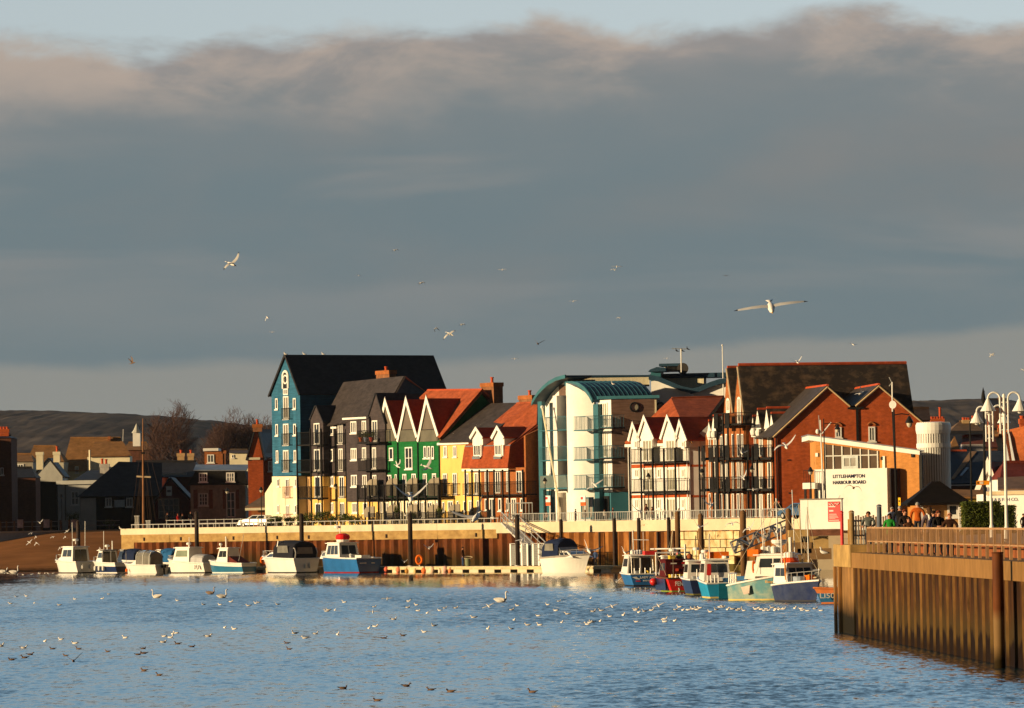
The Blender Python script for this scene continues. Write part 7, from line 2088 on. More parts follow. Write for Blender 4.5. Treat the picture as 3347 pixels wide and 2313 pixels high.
z2d = [(97,582),(115,632),(915,540),(1070,518),(570,962),(1100,942),(1303,975),(1470,990),(855,1065),(2155,995)]
z3 = [(65,218),(318,195),(40,293),(135,320),(338,300),(403,293),(470,340),(577,330),(393,377),(87,387),(290,403),(310,388),(330,385),(672,290),(685,280),(700,308),(680,382),(748,298),(800,290),(907,360),(905,382),(985,375),(992,285),(1023,265),(1050,290),(1095,288),(1130,280),(1157,270),(1160,285),(1185,272),(1268,303),(1318,285),(1345,265),(1360,260),(1370,265),(1405,285),(1445,280),(1488,290),(1502,280),(1535,293),(1630,282),(1650,275),(1670,283),(1695,293),(1710,280),(1730,290),(1762,270),(1780,292),(1793,280),(1812,285),(1830,280),(1850,280),(1940,275),(1990,278),(2000,290),(2040,295),(2103,278),(2147,293)]
z4 = [(185,1530),(255,1527),(320,1522),(360,1517),(395,1522),(425,1517),(385,1512),(40,1467),(65,1472),(310,1482)]
rb = random.Random(31)
def place(lst, sc, ox, oy, dark=False, lab=None):
    for x, y in lst:
        px, py = ox + x / sc, oy + y / sc
        g_ = ground(px, max(py, 1868) + 6)
        if lab: lb, gp = lab
        elif px > 2300: lb, gp = 'white gull in the tight line of gulls below the fishing boats', 'gulls in the line below the fishing boats'
        elif dark and py > 2180: lb, gp = 'dark gull floating alone on the near water at the bottom', 'dark gulls on the near water'
        elif dark: lb, gp = 'dark gull on the rippled water at the left', 'dark gulls on the left water'
        elif px > 1790: lb, gp = 'white gull scattered on the water below the gate cruiser', 'gulls scattered below the gate cruiser'
        elif px > 880 and py < 2030: lb, gp = 'white gull on the calmer water in the middle distance', 'gulls on the middle water'
        elif px > 880: lb, gp = 'gull on the darker ripples in the middle of the harbour', 'gulls on the darker ripples'
        elif py < 1990: lb, gp = 'small far gull on the smooth water below the left boats', 'far gulls below the left boats'
        else: lb, gp = 'gull on the ripples at the left in low sunlight', 'gulls on the left ripples'
        k = rb.randrange(3)
        bird('floating_gull', lb, proto('sit%d' % k, False), (g_.x, g_.y, -.015), rb.choice((math.pi, math.pi * .8, 2.6, 3.6, -.3, .2, -1.2)), s=rb.uniform(.60, .78), group=gp) if not dark else \
        bird('floating_gull', lb, proto('sit%d' % k, True), (g_.x, g_.y, -.015), rb.choice((math.pi, 2.7, .2)), s=rb.uniform(.52, .68), group=gp)
place(z1, 2.567, 0, 1870); place(z1d, 2.567, 0, 1870, True)
place(z2, 2.567, 900, 1870); place(z2d, 2.567, 900, 1870, True)
place(z3, 2.4316, 1800, 1870)
place(z4, 2.456, 0, 1250, False, ('white gull at the water edge by the brown slipway', 'gulls at the slipway edge'))
def swan(lb, px, py, yaw, body_m, s=1., low=False):
    g_ = ground(px, py + 6)
    t = thing('swan', lb, 'swan', (g_.x, g_.y, 0), yaw, 'swans on the harbour')
    mb = MB()
    st = [(-.62, .03, .30), (-.5, .10, .25), (-.3, .19, .18), (-.05, .235, .14), (.2, .22, .14), (.36, .14, .16), (.43, .07, .2)]
    rows = [[V((x, r * math.cos(a), z + r * .9 * math.sin(a))) * s for a in [2 * math.pi * k / 10 for k in range(11)]] for x, r, z in st]
    mb.grid(rows); mb.poly(rows[0][:-1]); mb.poly(rows[-1][:-1])
    nk = [(.34, .2), (.45, .32), (.46, .5), (.42, .68), (.43, .82), (.5, .90), (.58, .88)] if not low else [(.34, .2), (.45, .3), (.5, .42), (.5, .55), (.56, .62), (.64, .6)]
    mb.path([V((x, 0, z)) * s for x, z in nk], [v * s for v in ([.11, .08, .06, .052, .05, .065, .045] if not low else [.11, .08, .06, .055, .065, .045])], 8)
    b_ = mb.build('body', body_m, t, local=True, smooth=True)
    x, z = nk[-1]
    MB().path([V((x - .01, 0, z)) * s, V((x + .12, 0, z - .05)) * s], [.035 * s, .015 * s], 6).build('bill', M('swan_bill', (.65, .2, .04), .5), t, local=True)
    for sg in (1, -1):
        w = MB(); rows = []
        for k in range(6):
            f = k / 5
            rows.append([V((.28 - .8 * f, sg * (.2 * (1 - .6 * f) + .035), .12 + .12 * f)) * s, V((.26 - .85 * f, sg * (.17 * (1 - .5 * f) + .03), .34 + .07 * math.sin(f * 3))) * s])
        w.grid(rows); w.build('wing', body_m, t, local=True)
swan('white swan with upright neck in the centre of the harbour', 1637, 1962, 0.0, bw, .76)
swan('white swan at the left with its neck drawn back', 512, 1948, 2.9, bw, .68)
swan('white swan beside a brown cygnet on the left water', 726, 1948, .25, bw, .68)
swan('brownish cygnet beside the white swan on the left water', 688, 1936, .2, M('cygnet_plumage', (.42, .30, .22), .85, .2, 5), .62)
swan('white swan swimming close to the brown slipway at the far left', 46, 1868, .1, bw, 1.0)
swan('white swan nearest the left edge by the slipway', 10, 1866, .1, bw, .95, True)
FL = [
 (757, 862, 50, 'mixed', .6, .35, 'gull with raised left wing, highest at the left above the blue house', 0),
 (874, 1037, 20, 'down', 1.2, .3, 'small gull just above the ridge of the blue house, upper of two', 0),
 (890, 1085, 26, 'flat', 1.6, 0, 'small level gull left of the blue house ridge, lower of two', 0),
 (1172, 900, 22, 'flat', 1.6, -.2, 'tiny gull in the sky straight above the blue house roof', 0),
 (1292, 817, 22, 'droop', 2.2, .1, 'tiny gull, the highest over the grey house', 0),
 (1378, 924, 22, 'droop', 2.4, .1, 'tiny brownish gull over the green gables', 0),
 (1425, 1072, 18, 'down', 2.2, .2, 'small gull just left of the fat white gull over the green house', 0),
 (1471, 1091, 44, 'droop', .8, .5, 'fat white gull flying over the red roofed terrace', 0),
 (1511, 1060, 20, 'droop', 2.4, 0, 'small gull just right of the fat white gull', 0),
 (1642, 881, 34, 'flat', 1.7, .05, 'small spread gull high above the mansard house', 0),
 (1682, 1172, 26, 'flat', 1.6, 0, 'gull low in the pale sky left of the curved roofs', 0),
 (1758, 1123, 40, 'vee', 1.7, -.25, 'dark gull with raised wings above the curved roofs', 1),
 (1874, 984, 32, 'flat', 1.7, .05, 'small gull in mid sky above the white flats', 0),
 (2008, 881, 28, 'droop', 1.3, 0, 'lower gull of a close pair high above the cedar wall', 0),
 (2016, 871, 40, 'level', 1.6, -.06, 'upper gull of a close pair high above the cedar wall', 0),
 (2024, 1038, 20, 'droop', 1.1, .1, 'small gull midway above the white gabled house', 0),
 (2180, 1171, 26, 'flat', 1.7, 0, 'gull beside the lantern on the flats', 0),
 (2373, 901, 24, 'flat', 1.6, .1, 'tiny dark gull high above the brick gables', 1),
 (2520, 1003, 242, 'level', 1.55, .12, 'biggest gull, gliding with long spread wings at the right', 0),
 (2606, 1183, 40, 'vee', 1.3, .3, 'gull just above the red ridge of the slate roof', 0),
 (2788, 1125, 34, 'flat', 1.2, -.2, 'gull in the pale sky right of the big slate roof', 0),
 (3243, 1159, 22, 'droop', .7, .5, 'pale gull in the sky above the right lampposts', 0),
 (3343, 1208, 26, 'flat', .9, .2, 'gull at the right edge above the lampposts', 0),
 (433, 1186, 24, 'high', .6, .5, 'dark gull low in the sky at the left above the hills', 1),
 (1342, 1626, 124, 'vee', 1.5, .0, 'white gull with wings raised in a wide V over the dark pile', 0),
 (1396, 1526, 40, 'vee', .3, 1.0, 'banking gull in front of the green wall', 0),
 (1300, 1524, 26, 'high', .8, .3, 'gull in front of the drainpipe on the green house', 0),
 (1556, 1690, 112, 'vee', 1.9, .45, 'large grey gull with dark wings crossing the quay railing', 0),
 (1403, 1791, 38, 'vee', 1.6, .1, 'white gull before the sheet piles right of the dark pile', 0),
 (1945, 1585, 62, 'flat', 1.2, .55, 'gull diving across the teal pillar of the flats', 0),
 (2325, 1652, 40, 'high', 1.9, .4, 'white gull before the corner of the white gabled house', 0),
 (2424, 1480, 36, 'vee', 1.3, -.3, 'gull in front of the middle brick balconies', 0),
 (2428, 1562, 44, 'lift', 1.2, .1, 'gull with lifted wings before the lower brick balconies', 0),
 (2462, 1600, 46, 'flat', 1.6, .04, 'level gull just above the right end of the promenade railing', 0),
 (2568, 1458, 76, 'mixed', 1.4, .2, 'grey gull in front of the left side of the brick twin gables', 0),
 (2575, 1592, 32, 'vee', 1.5, 0, 'white gull in front of the lower brick gable wall', 0),
 (2814, 1285, 34, 'lift', 2.2, .2, 'white gull between the two brick gables', 0),
 (2790, 1594, 58, 'droop', 1.6, -.2, 'gull with arched wings in front of the lettered white wall', 1),
 (2872, 1562, 32, 'vee', 1.5, -.4, 'dark gull at the right side of the lettered white wall', 1),
 (2728, 1640, 40, 'mixed', 1.3, .2, 'white gull passing the red poster', 0),
 (1708, 1764, 34, 'lift', 1.8, .2, 'white gull landing at the foot of the gangway', 0),
 (1925, 1800, 66, 'vee', 1.3, -.4, 'gull with raised wings above the gate cruiser', 0),
 (2042, 1806, 40, 'vee', 1.2, -.3, 'white gull beside the cabin roof of the bright blue boat', 0),
 (2284, 1722, 50, 'vee', 1.5, -.3, 'white gull in front of the right brown timber pile', 0),
 (2393, 1712, 50, 'droop', 1.5, .2, 'gull with arched wings near the pile behind the teal boat', 0),
 (2450, 1728, 40, 'mixed', 1.4, .4, 'gull beside the truss gangway', 0),
 (2105, 1716, 20, 'droop', 1.6, .3, 'small dark gull in front of the pale parapet', 1),
 (2092, 1672, 36, 'high', 1.6, .4, 'gull crossing the railing below the white gabled house', 0),
 (1322, 1836, 22, 'vee', 1.5, 0, 'small gull at the foot of the dark pile by the lifebuoy', 0),
 (2015, 1900, 40, 'vee', 1.6, 0, 'white gull skimming the water by the bright blue boat', 0),
 (102, 1743, 16, 'droop', 1.2, .2, 'upper left gull of the flock before the grey sea wall', 0),
 (118, 1754, 14, 'down', 1.2, .2, 'second gull of the flock before the grey sea wall', 0),
 (96, 1772, 22, 'flat', .8, .8, 'steeply banking gull of the flock before the grey sea wall', 0),
 (120, 1774, 16, 'down', 1.0, .1, 'lowest gull of the flock before the grey sea wall', 0),
 (173, 1755, 18, 'droop', 1.1, .3, 'gull in the middle of the flock before the grey sea wall', 0),
 (219, 1736, 18, 'flat', .9, .7, 'upper right gull of the flock by the tall dark pile', 0),
 (214, 1754, 14, 'down', 1.2, 0, 'bright gull right of the flock by the tall dark pile', 0),
 (130, 1708, 22, 'vee', 1.0, .2, 'gull in front of the timber railing at the far left', 0),
 (196, 1791, 14, 'down', 1.2, .2, 'gull just above the leftmost white cabin boat', 0),
 (327, 1791, 12, 'down', 1.2, .2, 'gull before the slipway between two masts', 0),
 (240, 2160, 56, 'vee', 1.6, .05, 'dark gull with raised wings skimming the near left water', 1),
 (1266, 1956, 22, 'flat', 1.6, .05, 'gull flying low over the middle water, the farther one', 0),
 (1219, 1999, 42, 'level', 1.6, .02, 'gull with level wings flying low over the middle water', 0),
 (1596, 1980, 24, 'flat', 1.2, .4, 'gull flying low left of the central swan', 0),
 (2152, 1979, 24, 'flat', 1.3, .4, 'gull flying low over the line of floating gulls', 0),
 (2000, 1981, 20, 'flat', 1.3, .3, 'gull flying low left of the line of floating gulls', 0),
]
SPAN = dict(flat=1.4, vee=1.16, droop=1.2, level=1.52, high=.5, down=.76, mixed=1.18, lift=1.0)
for px, py, sp_, pose, yaw, roll, lb, dark in FL:
    me_ = proto(pose, bool(dark))
    Mr = Matrix.Rotation(-yaw, 3, 'Z') @ Matrix.Rotation(-.2 if dark else .38, 3, 'Y') @ Matrix.Rotation(roll, 3, 'X')
    q = [Mr @ v.co for v in me_.vertices]
    ext = max(max(p.dot(CR) for p in q) - min(p.dot(CR) for p in q), .8 * (max(p.dot(CU) for p in q) - min(p.dot(CU) for p in q)))
    D = F * ext / sp_
    if py > 1640: D = min(D, 560 if px < 400 else 480)
    p = P(px, py, D)
    if p.z < .5 and py > 1750:
        D = F * (CH - .6) / max(20, (py - (1711 - .01746 * (px - 1011)))); p = P(px, py, D)
    s_fit = min(1.5, max(.6, sp_ * D / F / ext))
    o = bird('flying_gull', lb, me_, p, 0, 0, 0, s_fit)
    o.rotation_euler = Mr.to_euler()
sw_ = W12
for px, py, D, lb, dk in ((932, 1158, 572, 'gull perched on the very tip of the blue gable', 0), (993, 1158, 575, 'gull perched on the black roof ridge, middle of three', 0), (1055, 1158, 579, 'gull perched on the black roof ridge, right of three', 0),
                      (2003, 1256, 503, 'gull perched on top of the ribbed barrel roof', 0), (2211, 1147, 506, 'black crow on the left arm of the roof aerial', 2), (2230, 1147, 506, 'black crow in the middle of the roof aerial', 2), (2247, 1141, 506, 'black crow at the right end of the roof aerial', 2),
                      (393, 1728, 584, 'gull standing on the left end corner of the quay', 0), (1325, 1686, 502, 'gull perched on the dark pile by the lifebuoy', 0), (2690, 1808, 226, 'gull standing on the pier corner beside the concrete cap', 0)):
    me_ = proto('sit1', False)
    if dk == 2:
        me_ = me_.copy(); me_.materials.clear(); [me_.materials.append(bk_) for _ in range(4)]
    q = P(px, py, D)
    bird('crow' if dk else 'perched_gull', lb, me_, q, math.pi * .9, -.35 if not dk else -.6, 0, 1.0 if not dk else .9, 'crow' if dk else 'gull')
hair_m = dict(dark=M('dark_hair', (.02, .012, .008), .8), grey=M('grey_hair', (.30, .28, .25), .8), brown=M('brown_hair', (.07, .035, .016), .8), red=M('auburn_hair', (.16, .04, .015), .8))
trou = M('dark_trousers', (.02, .022, .03), .85); jeans = M('blue_jeans', (.05, .09, .2), .85); shoe = M('dark_shoes', (.015, .013, .012), .7)
CLOTH = {}
def cloth(name, col): return M('cloth_' + name, col, .9, .2, 6)
def person(lb, px, py, D, coat, hair='dark', zg=None, yaw=0., h=1.72, legs=None, arms='down', fat=1., lean=0., scarf=None, hood=False, group=None, female=False):
    """py = row of the top of the head; the feet stand on the ground there"""
    top = P(px, py, D)
    zg = top.z - h if zg is None else zg
    h = top.z - zg if .95 < top.z - zg < 2.15 else h
    k = h / 1.75
    t = thing('person', lb, 'person', (top.x, top.y, zg), yaw, group)
    vs, rs, es = [], [], []
    def v(x, y, z, r, parent=None):
        vs.append((x * k, y * k + (lean * max(0, z - .9)) * k, z * k)); rs.append(r * k * 1.0)
        if parent is not None: es.append((parent, len(vs) - 1))
        return len(vs) - 1
    f = fat
    pel = v(0, 0, .95, .145 * f); wa = v(0, 0, 1.12, .14 * f, pel); ch = v(0, .0, 1.32, .165 * f, wa); up = v(0, .0, 1.44, .12 * f, ch); nk = v(0, -.01, 1.51, .058, up)
    hd = v(0, -.02, 1.60, .088, nk); v(0, -.02, 1.685, .082, hd)
    for s in (1, -1):
        hp = v(.09 * s, 0, .88, .095 * f, pel); kn = v(.10 * s, -.02, .50, .062 * f, hp); an = v(.10 * s, .01, .09, .046, kn); v(.11 * s, -.14, .035, .038, an)
        sh = v(.18 * s * f, 0, 1.42, .075 * f, up)
        if arms == 'down': el = v(.25 * s * f, .02, 1.16, .055 * f, sh); wr = v(.25 * s * f, -.08, .92, .036, el); hv = (.25 * s * f, -.11, .85)
        elif arms == 'rail': el = v(.27 * s * f, -.06, 1.18, .055 * f, sh); wr = v(.20 * s, -.30, 1.10, .036, el); hv = (.18 * s, -.36, 1.08)
        else: el = v(.25 * s * f, -.04, 1.17, .055 * f, sh); wr = v(.12 * s, -.24, 1.12, .036, el); hv = (.05 * s, -.28, 1.13)
        pm = v(*hv, .034, wr)
        d = V(hv) - V((vs[wr][0] / k, vs[wr][1] / k, vs[wr][2] / k)); d.normalize()
        for q, (off, ln) in enumerate(((-.027, .075), (-.009, .085), (.009, .082), (.027, .065))):
            a = V(hv) + d * .04 + V((off, 0, 0)); m_ = v(a.x, a.y, a.z, .012, pm); b_ = a + d * ln * .6 + V((0, .01, -.01)); v(b_.x, b_.y, b_.z, .009, m_)
        a = V(hv) + V((-.045 * s, -.01, .01)); v(a.x, a.y, a.z, .012, pm)
    me = bpy.data.meshes.new('skeleton'); me.from_pydata(vs, es, [])
    o = bpy.data.objects.new('tmp', me); COL.objects.link(o)
    md = o.modifiers.new('s', 'SKIN'); md.use_smooth_shade = True; md.branch_smoothing = .5
    for i, r in enumerate(rs): me.skin_vertices[0].data[i].radius = (r, r * (.78 if vs[i][2] < 1.48 * k and i < 4 else 1.))
    me.skin_vertices[0].data[0].use_root = True
    sd = o.modifiers.new('d', 'SUBSURF'); sd.levels = 1; sd.render_levels = 1
    bpy.context.view_layer.update()
    m2 = bpy.data.meshes.new_from_object(o.evaluated_get(bpy.context.evaluated_depsgraph_get()))
    bpy.data.objects.remove(o)
    for m in (skin, coat, legs or trou, shoe): m2.materials.append(m)
    for p in m2.polygons:
        c = p.center / k
        r = math.hypot(c.x, c.y)
        mi = 0
        if c.z < .09: mi = 3
        elif c.z < .86 and abs(c.x) < .215: mi = 2
        elif c.z < 1.505: mi = 1
        if arms == 'down' and abs(c.x) > .2 and c.z < .91: mi = 0
        if arms in ('rail', 'held') and c.y < (-.27 if arms == 'rail' else -.235) - 0 and c.z < 1.2: mi = 0
        p.material_index = mi
    b_ = bpy.data.objects.new('body', m2); COL.objects.link(b_); b_.parent = t
    hc = V((0, -.02 + lean * .73, 1.655)) * k
    mb = MB(); rows = []
    for j in range(6):
        a = math.pi * .62 * j / 5
        r = .104 * math.sin(a) + .002
        rows.append([hc + V((r * math.cos(q), r * math.sin(q) * 1.08 + .016, .108 * math.cos(a))) * k for q in [2 * math.pi * n / 12 for n in range(13)] ])
    keep = lambda a, b: 0
    mb.grid(rows)
    mb2 = MB(); mb2.v = mb.v
    mb2.f = [f_ for f_ in mb.f if not (sum((mb.v[i] - hc).y for i in f_) / 4 < -.04 * k and sum((mb.v[i] - hc).z for i in f_) / 4 < .035 * k)]
    mb2.m = [0] * len(mb2.f)
    if hair in hair_m: mb2.build('hair' if not hood else 'hat', hair_m[hair], t, local=True, smooth=True)
    else: mb2.build('hat', hair, t, local=True, smooth=True)
    if female:
        mb = MB(); mb.path([hc + V((0, .05, 0)) * k, hc + V((0, .085, -.12)) * k, hc + V((0, .10, -.24)) * k], [.1 * k, .11 * k, .07 * k], 8); mb.build('long_hair', hair_m.get(hair, hair_m['dark']), t, local=True, smooth=True)
    fz = V((0, -.105 + lean * .72, 1.628)) * k
    mb = MB(); mb.path([fz + V((0, .005, .02)) * k, fz + V((0, -.022, -.02)) * k], [.008 * k, .016 * k], 6); mb.build('nose', skin, t, local=True)
    for s in (1, -1):
        mb = MB(); mb.ball(fz + V((.032 * s, .012, .022)) * k, .011 * k, 0, 8); mb.build('eye', M('eye_dark', (.03, .02, .015), .3), t, local=True)
        mb = MB(); mb.ball(fz + V((.09 * s, .10, 0)) * k, .022 * k, 0, 8, 1.4); mb.build('ear', skin, t, local=True)
    mb = MB(); mb.box(fz + V((0, .012, -.052)) * k, .045 * k, .012 * k, .01 * k); mb.build('mouth', M('lips', (.30, .10, .08), .6), t, local=True)
    if scarf:
        mb = MB(); mb.path([V((.09 * math.cos(a), .09 * math.sin(a) - .0, 1.49)) * k for a in [2 * math.pi * q / 12 for q in range(12)]], .035 * k, 6, 0, True)
        mb.path([V((.06, .10, 1.47)) * k, V((.05, .165, 1.35)) * k, V((.03, .175, 1.10)) * k], [.035 * k, .04 * k, .035 * k], 6)
        mb.build('scarf', scarf, t, local=True)
    return t
PZ = 4.12; PL_ = 3.62
crowd = 'people on the pier promenade'
C_ = cloth
person('person in a grey green fleece leaning on the rail, leftmost of the crowd', 2838, 1671, 218.4, C_('greygreen', (.10, .11, .10)), 'brown', PL_, -.3, arms='rail', fat=1.12, group=crowd)
person('person in a blue and white top behind the dark coated one', 2912, 1657, 226.4, C_('bluewhite', (.42, .48, .62)), 'grey', PZ, .6, fat=1.1, lean=-.12, group=crowd)
person('person in a bright green jacket with long dark hair', 2907, 1678, 210.5, C_('green', (.02, .22, .03)), 'dark', PL_, -.3, arms='held', female=True, group=crowd)
person('stout person seen from behind in a black coat and grey hat', 2941, 1653, 223.0, C_('black', (.012, .011, .012)), 'grey', PZ, 3.0, fat=1.3, group=crowd)
person('person with reddish face in dark clothes beside the orange jacket', 2957, 1664, 205.1, C_('dark', (.03, .022, .02)), 'red', PL_, .3, arms='held', group=crowd)
person('small person in brown holding something at the rail', 2970, 1690, 203.7, C_('brown', (.07, .03, .015)), 'brown', PL_, 0., 1.5, arms='held', group=crowd)
person('person seen from behind in a rust orange jacket, tallest of the crowd', 2999, 1641, 216.5, C_('rust', (.40, .085, .012)), 'grey', PZ, 2.9, fat=1.28, group=crowd)
person('person in a purple grey coat with a white scarf down the back', 3037, 1657, 197.0, C_('purplegrey', (.13, .10, .12)), 'brown', PL_, 3.4, fat=1.1, scarf=M('white_scarf', (.75, .72, .64), .9), group=crowd, female=True)
person('person in a navy coat close beside the scarf wearer', 3051, 1668, 195.6, C_('navy', (.018, .02, .045)), 'dark', PL_, .8, group=crowd)
person('person with long auburn hair and black top facing the harbour', 3067, 1668, 194.1, C_('blacktop', (.016, .014, .014)), 'red', PL_, .3, arms='held', female=True, group=crowd)
person('bald person in a dark brown coat, rightmost of the crowd', 3104, 1676, 190.7, C_('darkbrown', (.045, .02, .012)), skin, PL_, .0, arms='rail', fat=1.15, group=crowd)
person('person in dark clothes at the right edge beside a parked car', 3345, 1678, 222.0, C_('edge', (.03, .015, .015)), 'dark', PZ, .4, group=crowd)
qw = 'people walking on the quay'
qz = 5.0
for lb, px, py, coat, hr, yaw, fat, off in (
    ('person in a pale pink top leaning on the promenade railing', 1786, 1672, C_('pink', (.55, .36, .30)), 'red', -.6, 1.1, 1.4),
    ('left of two dark dressed people below the white stair drum', 1881, 1663, C_('black', (.02, .02, .02)), 'dark', 1.2, 1.15, 6),
    ('right of two dark dressed people below the white stair drum', 1912, 1666, C_('black', (.02, .02, .02)), 'dark', 1.0, 1.1, 6),
    ('person in a white coat bending forward by the dark doorway', 1975, 1664, C_('whitecoat', (.70, .66, .58)), 'brown', 1.3, 1.2, 4),
    ('person in dark red walking past the teal wall', 2003, 1658, C_('darkred', (.10, .02, .015)), 'red', 1.5, 1.15, 7),
    ('large person in a rust brown coat before the white gabled house', 2131, 1656, C_('rustcoat', (.26, .08, .03)), 'brown', 1.4, 1.3, 5),
    ('small person in a salmon top beside the rust brown coat', 2112, 1674, C_('salmon', (.45, .22, .16)), 'brown', .6, 1., 4),
    ('person in grey and white before the white gabled house', 2172, 1662, C_('greywhite', (.36, .34, .32)), 'brown', -.4, 1.1, 5),
    ('small person with an orange face near a timber pile top', 2197, 1668, C_('tan', (.4, .25, .15)), 'brown', .2, .95, 5),
    ('person in a black jacket behind the brown timber pile', 2218, 1661, C_('black', (.02, .02, .02)), 'grey', .1, 1.2, 4),
    ('person in black behind the end of the promenade railing', 2515, 1657, C_('black', (.02, .02, .02)), 'red', .4, 1.2, 5),
    ('person in black with a red hat by the brick gable', 2547, 1668, C_('black', (.02, .02, .02)), M('red_hat', (.6, .05, .02), .8), .2, 1.2, 5)):
    w = quay_wall(off); d_ = w.hit(px, py).y
    person(lb, px, py, d_, coat, hr, qz, yaw, fat=fat, group=qw)
for lb, px, py, coat, yaw in (('person in a bright red jacket on the road behind the left quay', 581, 1678, C_('red', (.55, .02, .012)), 1.2), ('person in dark clothes on the road near the boathouse', 547, 1676, C_('dark', (.03, .022, .02)), .4), ('person with reddish hair right of the red jacket', 596, 1679, C_('dark', (.03, .022, .02)), .8),
                              ('person in black beside a post behind the left quay', 623, 1672, C_('black', (.02, .02, .02)), .2)):
    w = quay_wall(9); person(lb, px, py, w.hit(px, py).y, coat, 'red', None, yaw, 1.7, group='people on the road at the left')
person('person in a dark coat and blue jeans standing on the pontoon', 1512, 1787, pont(1512, 1.6).y, C_('brown', (.07, .03, .015)), 'dark', .62, 1.2, legs=jeans, fat=1.1)
person('man in black with his back turned in the cockpit of the bright blue boat', 2068, 1822, 383, C_('black', (.02, .02, .02)), 'brown', .95, .4, fat=1.2, arms='held')
person('person in a blue jacket near the right end of the pontoon', 1946, 1818, pont(1946, 1.2).y, C_('blue', (.06, .10, .22)), 'grey', .62, -.4, 1.6)
q = pont(1492, 1.4)
b_ = thing('green_barrel', 'pale green barrel standing on the pontoon beside the person', 'barrel', (q.x, q.y, .62))
mb = MB(); mb.lathe((q.x, q.y, .62), [(.24, 0), (.29, .3), (.29, .55), (.24, .85)], 14); mb.build('body', M('olive_barrel', (.20, .22, .12), .6), b_)
mb = MB(); mb.path([(q.x + .5 * math.cos(a), q.y + .2 * math.sin(a), 1.5 + .12 * math.sin(a)) for a in [2 * math.pi * k / 14 for k in range(14)]], .05, 6, 0, True); mb.build('hoop', rope, b_)

def lamp_white(lb, px, ptop, pbase, D, arms):
    b0 = P(px[1], pbase, D); tp = P(px[0], ptop, D)
    zb = 4.12
    t = thing('swan_neck_lamppost', lb, 'lamppost', (b0.x, b0.y, zb), group='white swan neck lampposts')
    MB().lathe((b0.x, b0.y, zb), [(.11, 0), (.11, .5), (.07, .6), (.06, 2.), (.05, tp.z - zb)], 12).build('post', white, t)
    MB().ball((b0.x, b0.y, tp.z + .05), .07, 0, 10, 1.5).build('finial', white, t)
    for (bx, by_) in arms:
        e = P(bx, by_, D)
        s = 1 if e.x > b0.x else -1
        w_ = abs(e.x - b0.x)
        r = (w_ - .16) / 2
        y_ = b0.y
        zc = tp.z - .05
        pts = [V((b0.x + s * .16, y_, tp.z - 1.45)), V((b0.x + s * .16, y_, zc))]
        for k in range(1, 11):
            a = math.pi - math.pi * k / 10
            pts.append(V((b0.x + s * (.16 + r + r * math.cos(a)), y_, zc + r * 1.05 * math.sin(a))))
        pts.append(V((e.x, y_, e.z)))
        arm = MB().path(pts, .04, 8).build('swan_neck_arm', white, t)
        for z in (tp.z - .2, tp.z - .75, tp.z - 1.3): MB().tube((b0.x, y_, z), (b0.x + s * .16, y_, z), .03).build('bracket', white, t)
        lm = MB().lathe((e.x, y_, e.z - .42), [(.32, 0), (.30, .03), (.17, .25), (.10, .4), (.06, .48)], 16).build('lamp_shade', white, t)
        MB().ball((e.x, y_, e.z - .42), .11, 0, 10).build('bulb', M('frosted_globe', (.65, .63, .58), .3), lm)
lamp_white('taller white double lamppost with swan necks at the right edge', (3281, 3290), 1298, 1720, 196, [(3229, 1309), (3333, 1309)])
lamp_white('shorter white double lamppost with swan necks left of the taller one', (3236, 3241), 1340, 1720, 226, [(3192, 1352), (3281, 1352)])
def lamp_black(lb, px, ptop, pbase, D, arm=None, head=True, zb=None, r=.07):
    b0 = P(px[1], pbase, D); tp = P(px[0], ptop, D); zb = zb if zb is not None else b0.z
    t = thing('black_lamppost', lb, 'lamppost', (b0.x, b0.y, zb), group='black street lampposts')
    MB().tube((b0.x, b0.y, zb), (tp.x, tp.y, tp.z), r * 1.1, r * .7).build('post', black, t)
    if arm:
        e = P(arm[0], arm[1], D)
        MB().path([V((tp.x, tp.y, e.z + .15)), V(((tp.x + e.x) / 2, tp.y, e.z + .22)), V((e.x, tp.y, e.z + .15))], .035, 6).build('arm', black, t)
        hx, hz = e.x, e.z
    else: hx, hz = tp.x, tp.z
    if head:
        hd = MB().lathe((hx, tp.y, hz - .35), [(.26, 0), (.24, .08), (.12, .3), (.05, .42)], 10).build('lantern', black, t)
        MB().lathe((hx, tp.y, hz - .62), [(.08, 0), (.15, .1), (.18, .26)], 10).build('lamp_glass', M('lamp_glass', (.5, .45, .35), .3), hd)
    return t
lamp_black('black lamppost with side arm left of the lettered wall', (2692, 2699), 1368, 1640, 430, (2737, 1390), zb=4.1)
lamp_black('black lamppost with long right arm before the tan brick office', (2922, 2930), 1338, 1660, 300, (2972, 1363), zb=4.1)
lamp_black('tall thin black pole left of the shorter white lamppost', (3170, 3175), 1376, 1606, 330, None, False, zb=4.1)
t = lamp_black('tall black spired column carrying the orange direction sign', (3215, 3218), 1276, 1640, 300, None, False, zb=4.1, r=.09)
q = P(3214, 1300, 300); MB().lathe((q.x, q.y, q.z - .35), [(.06, 0), (.14, .3), (.10, .6), (.01, 1.0)], 8).build('spire', black, t)
s = thing('direction_sign', 'orange direction sign with pale symbol on the black column', 'sign', (q.x, q.y, P(3214, 1584, 299.6).z))
w = facing_wall(3214, 299.6); u0, u1, z0, z1 = w.rect(3191, 1571, 3237, 1584)
mb = MB(); w.wbox(mb, u0, u1, z0, z1, 0, .05); mb.build('board', M('sign_orange', (.85, .30, .01), .5), s)
mb = MB(); w.wbox(mb, u0 + .22, u0 + .42, z0 + .05, z1 - .05, .051, .06); mb.build('symbol', M('sign_pale', (.8, .7, .55), .5), s)
mb = MB(); w.wbox(mb, u0 + .06, u0 + .14, z0 + .08, z1 - .08, .051, .06); mb.build('arrow', black, s)
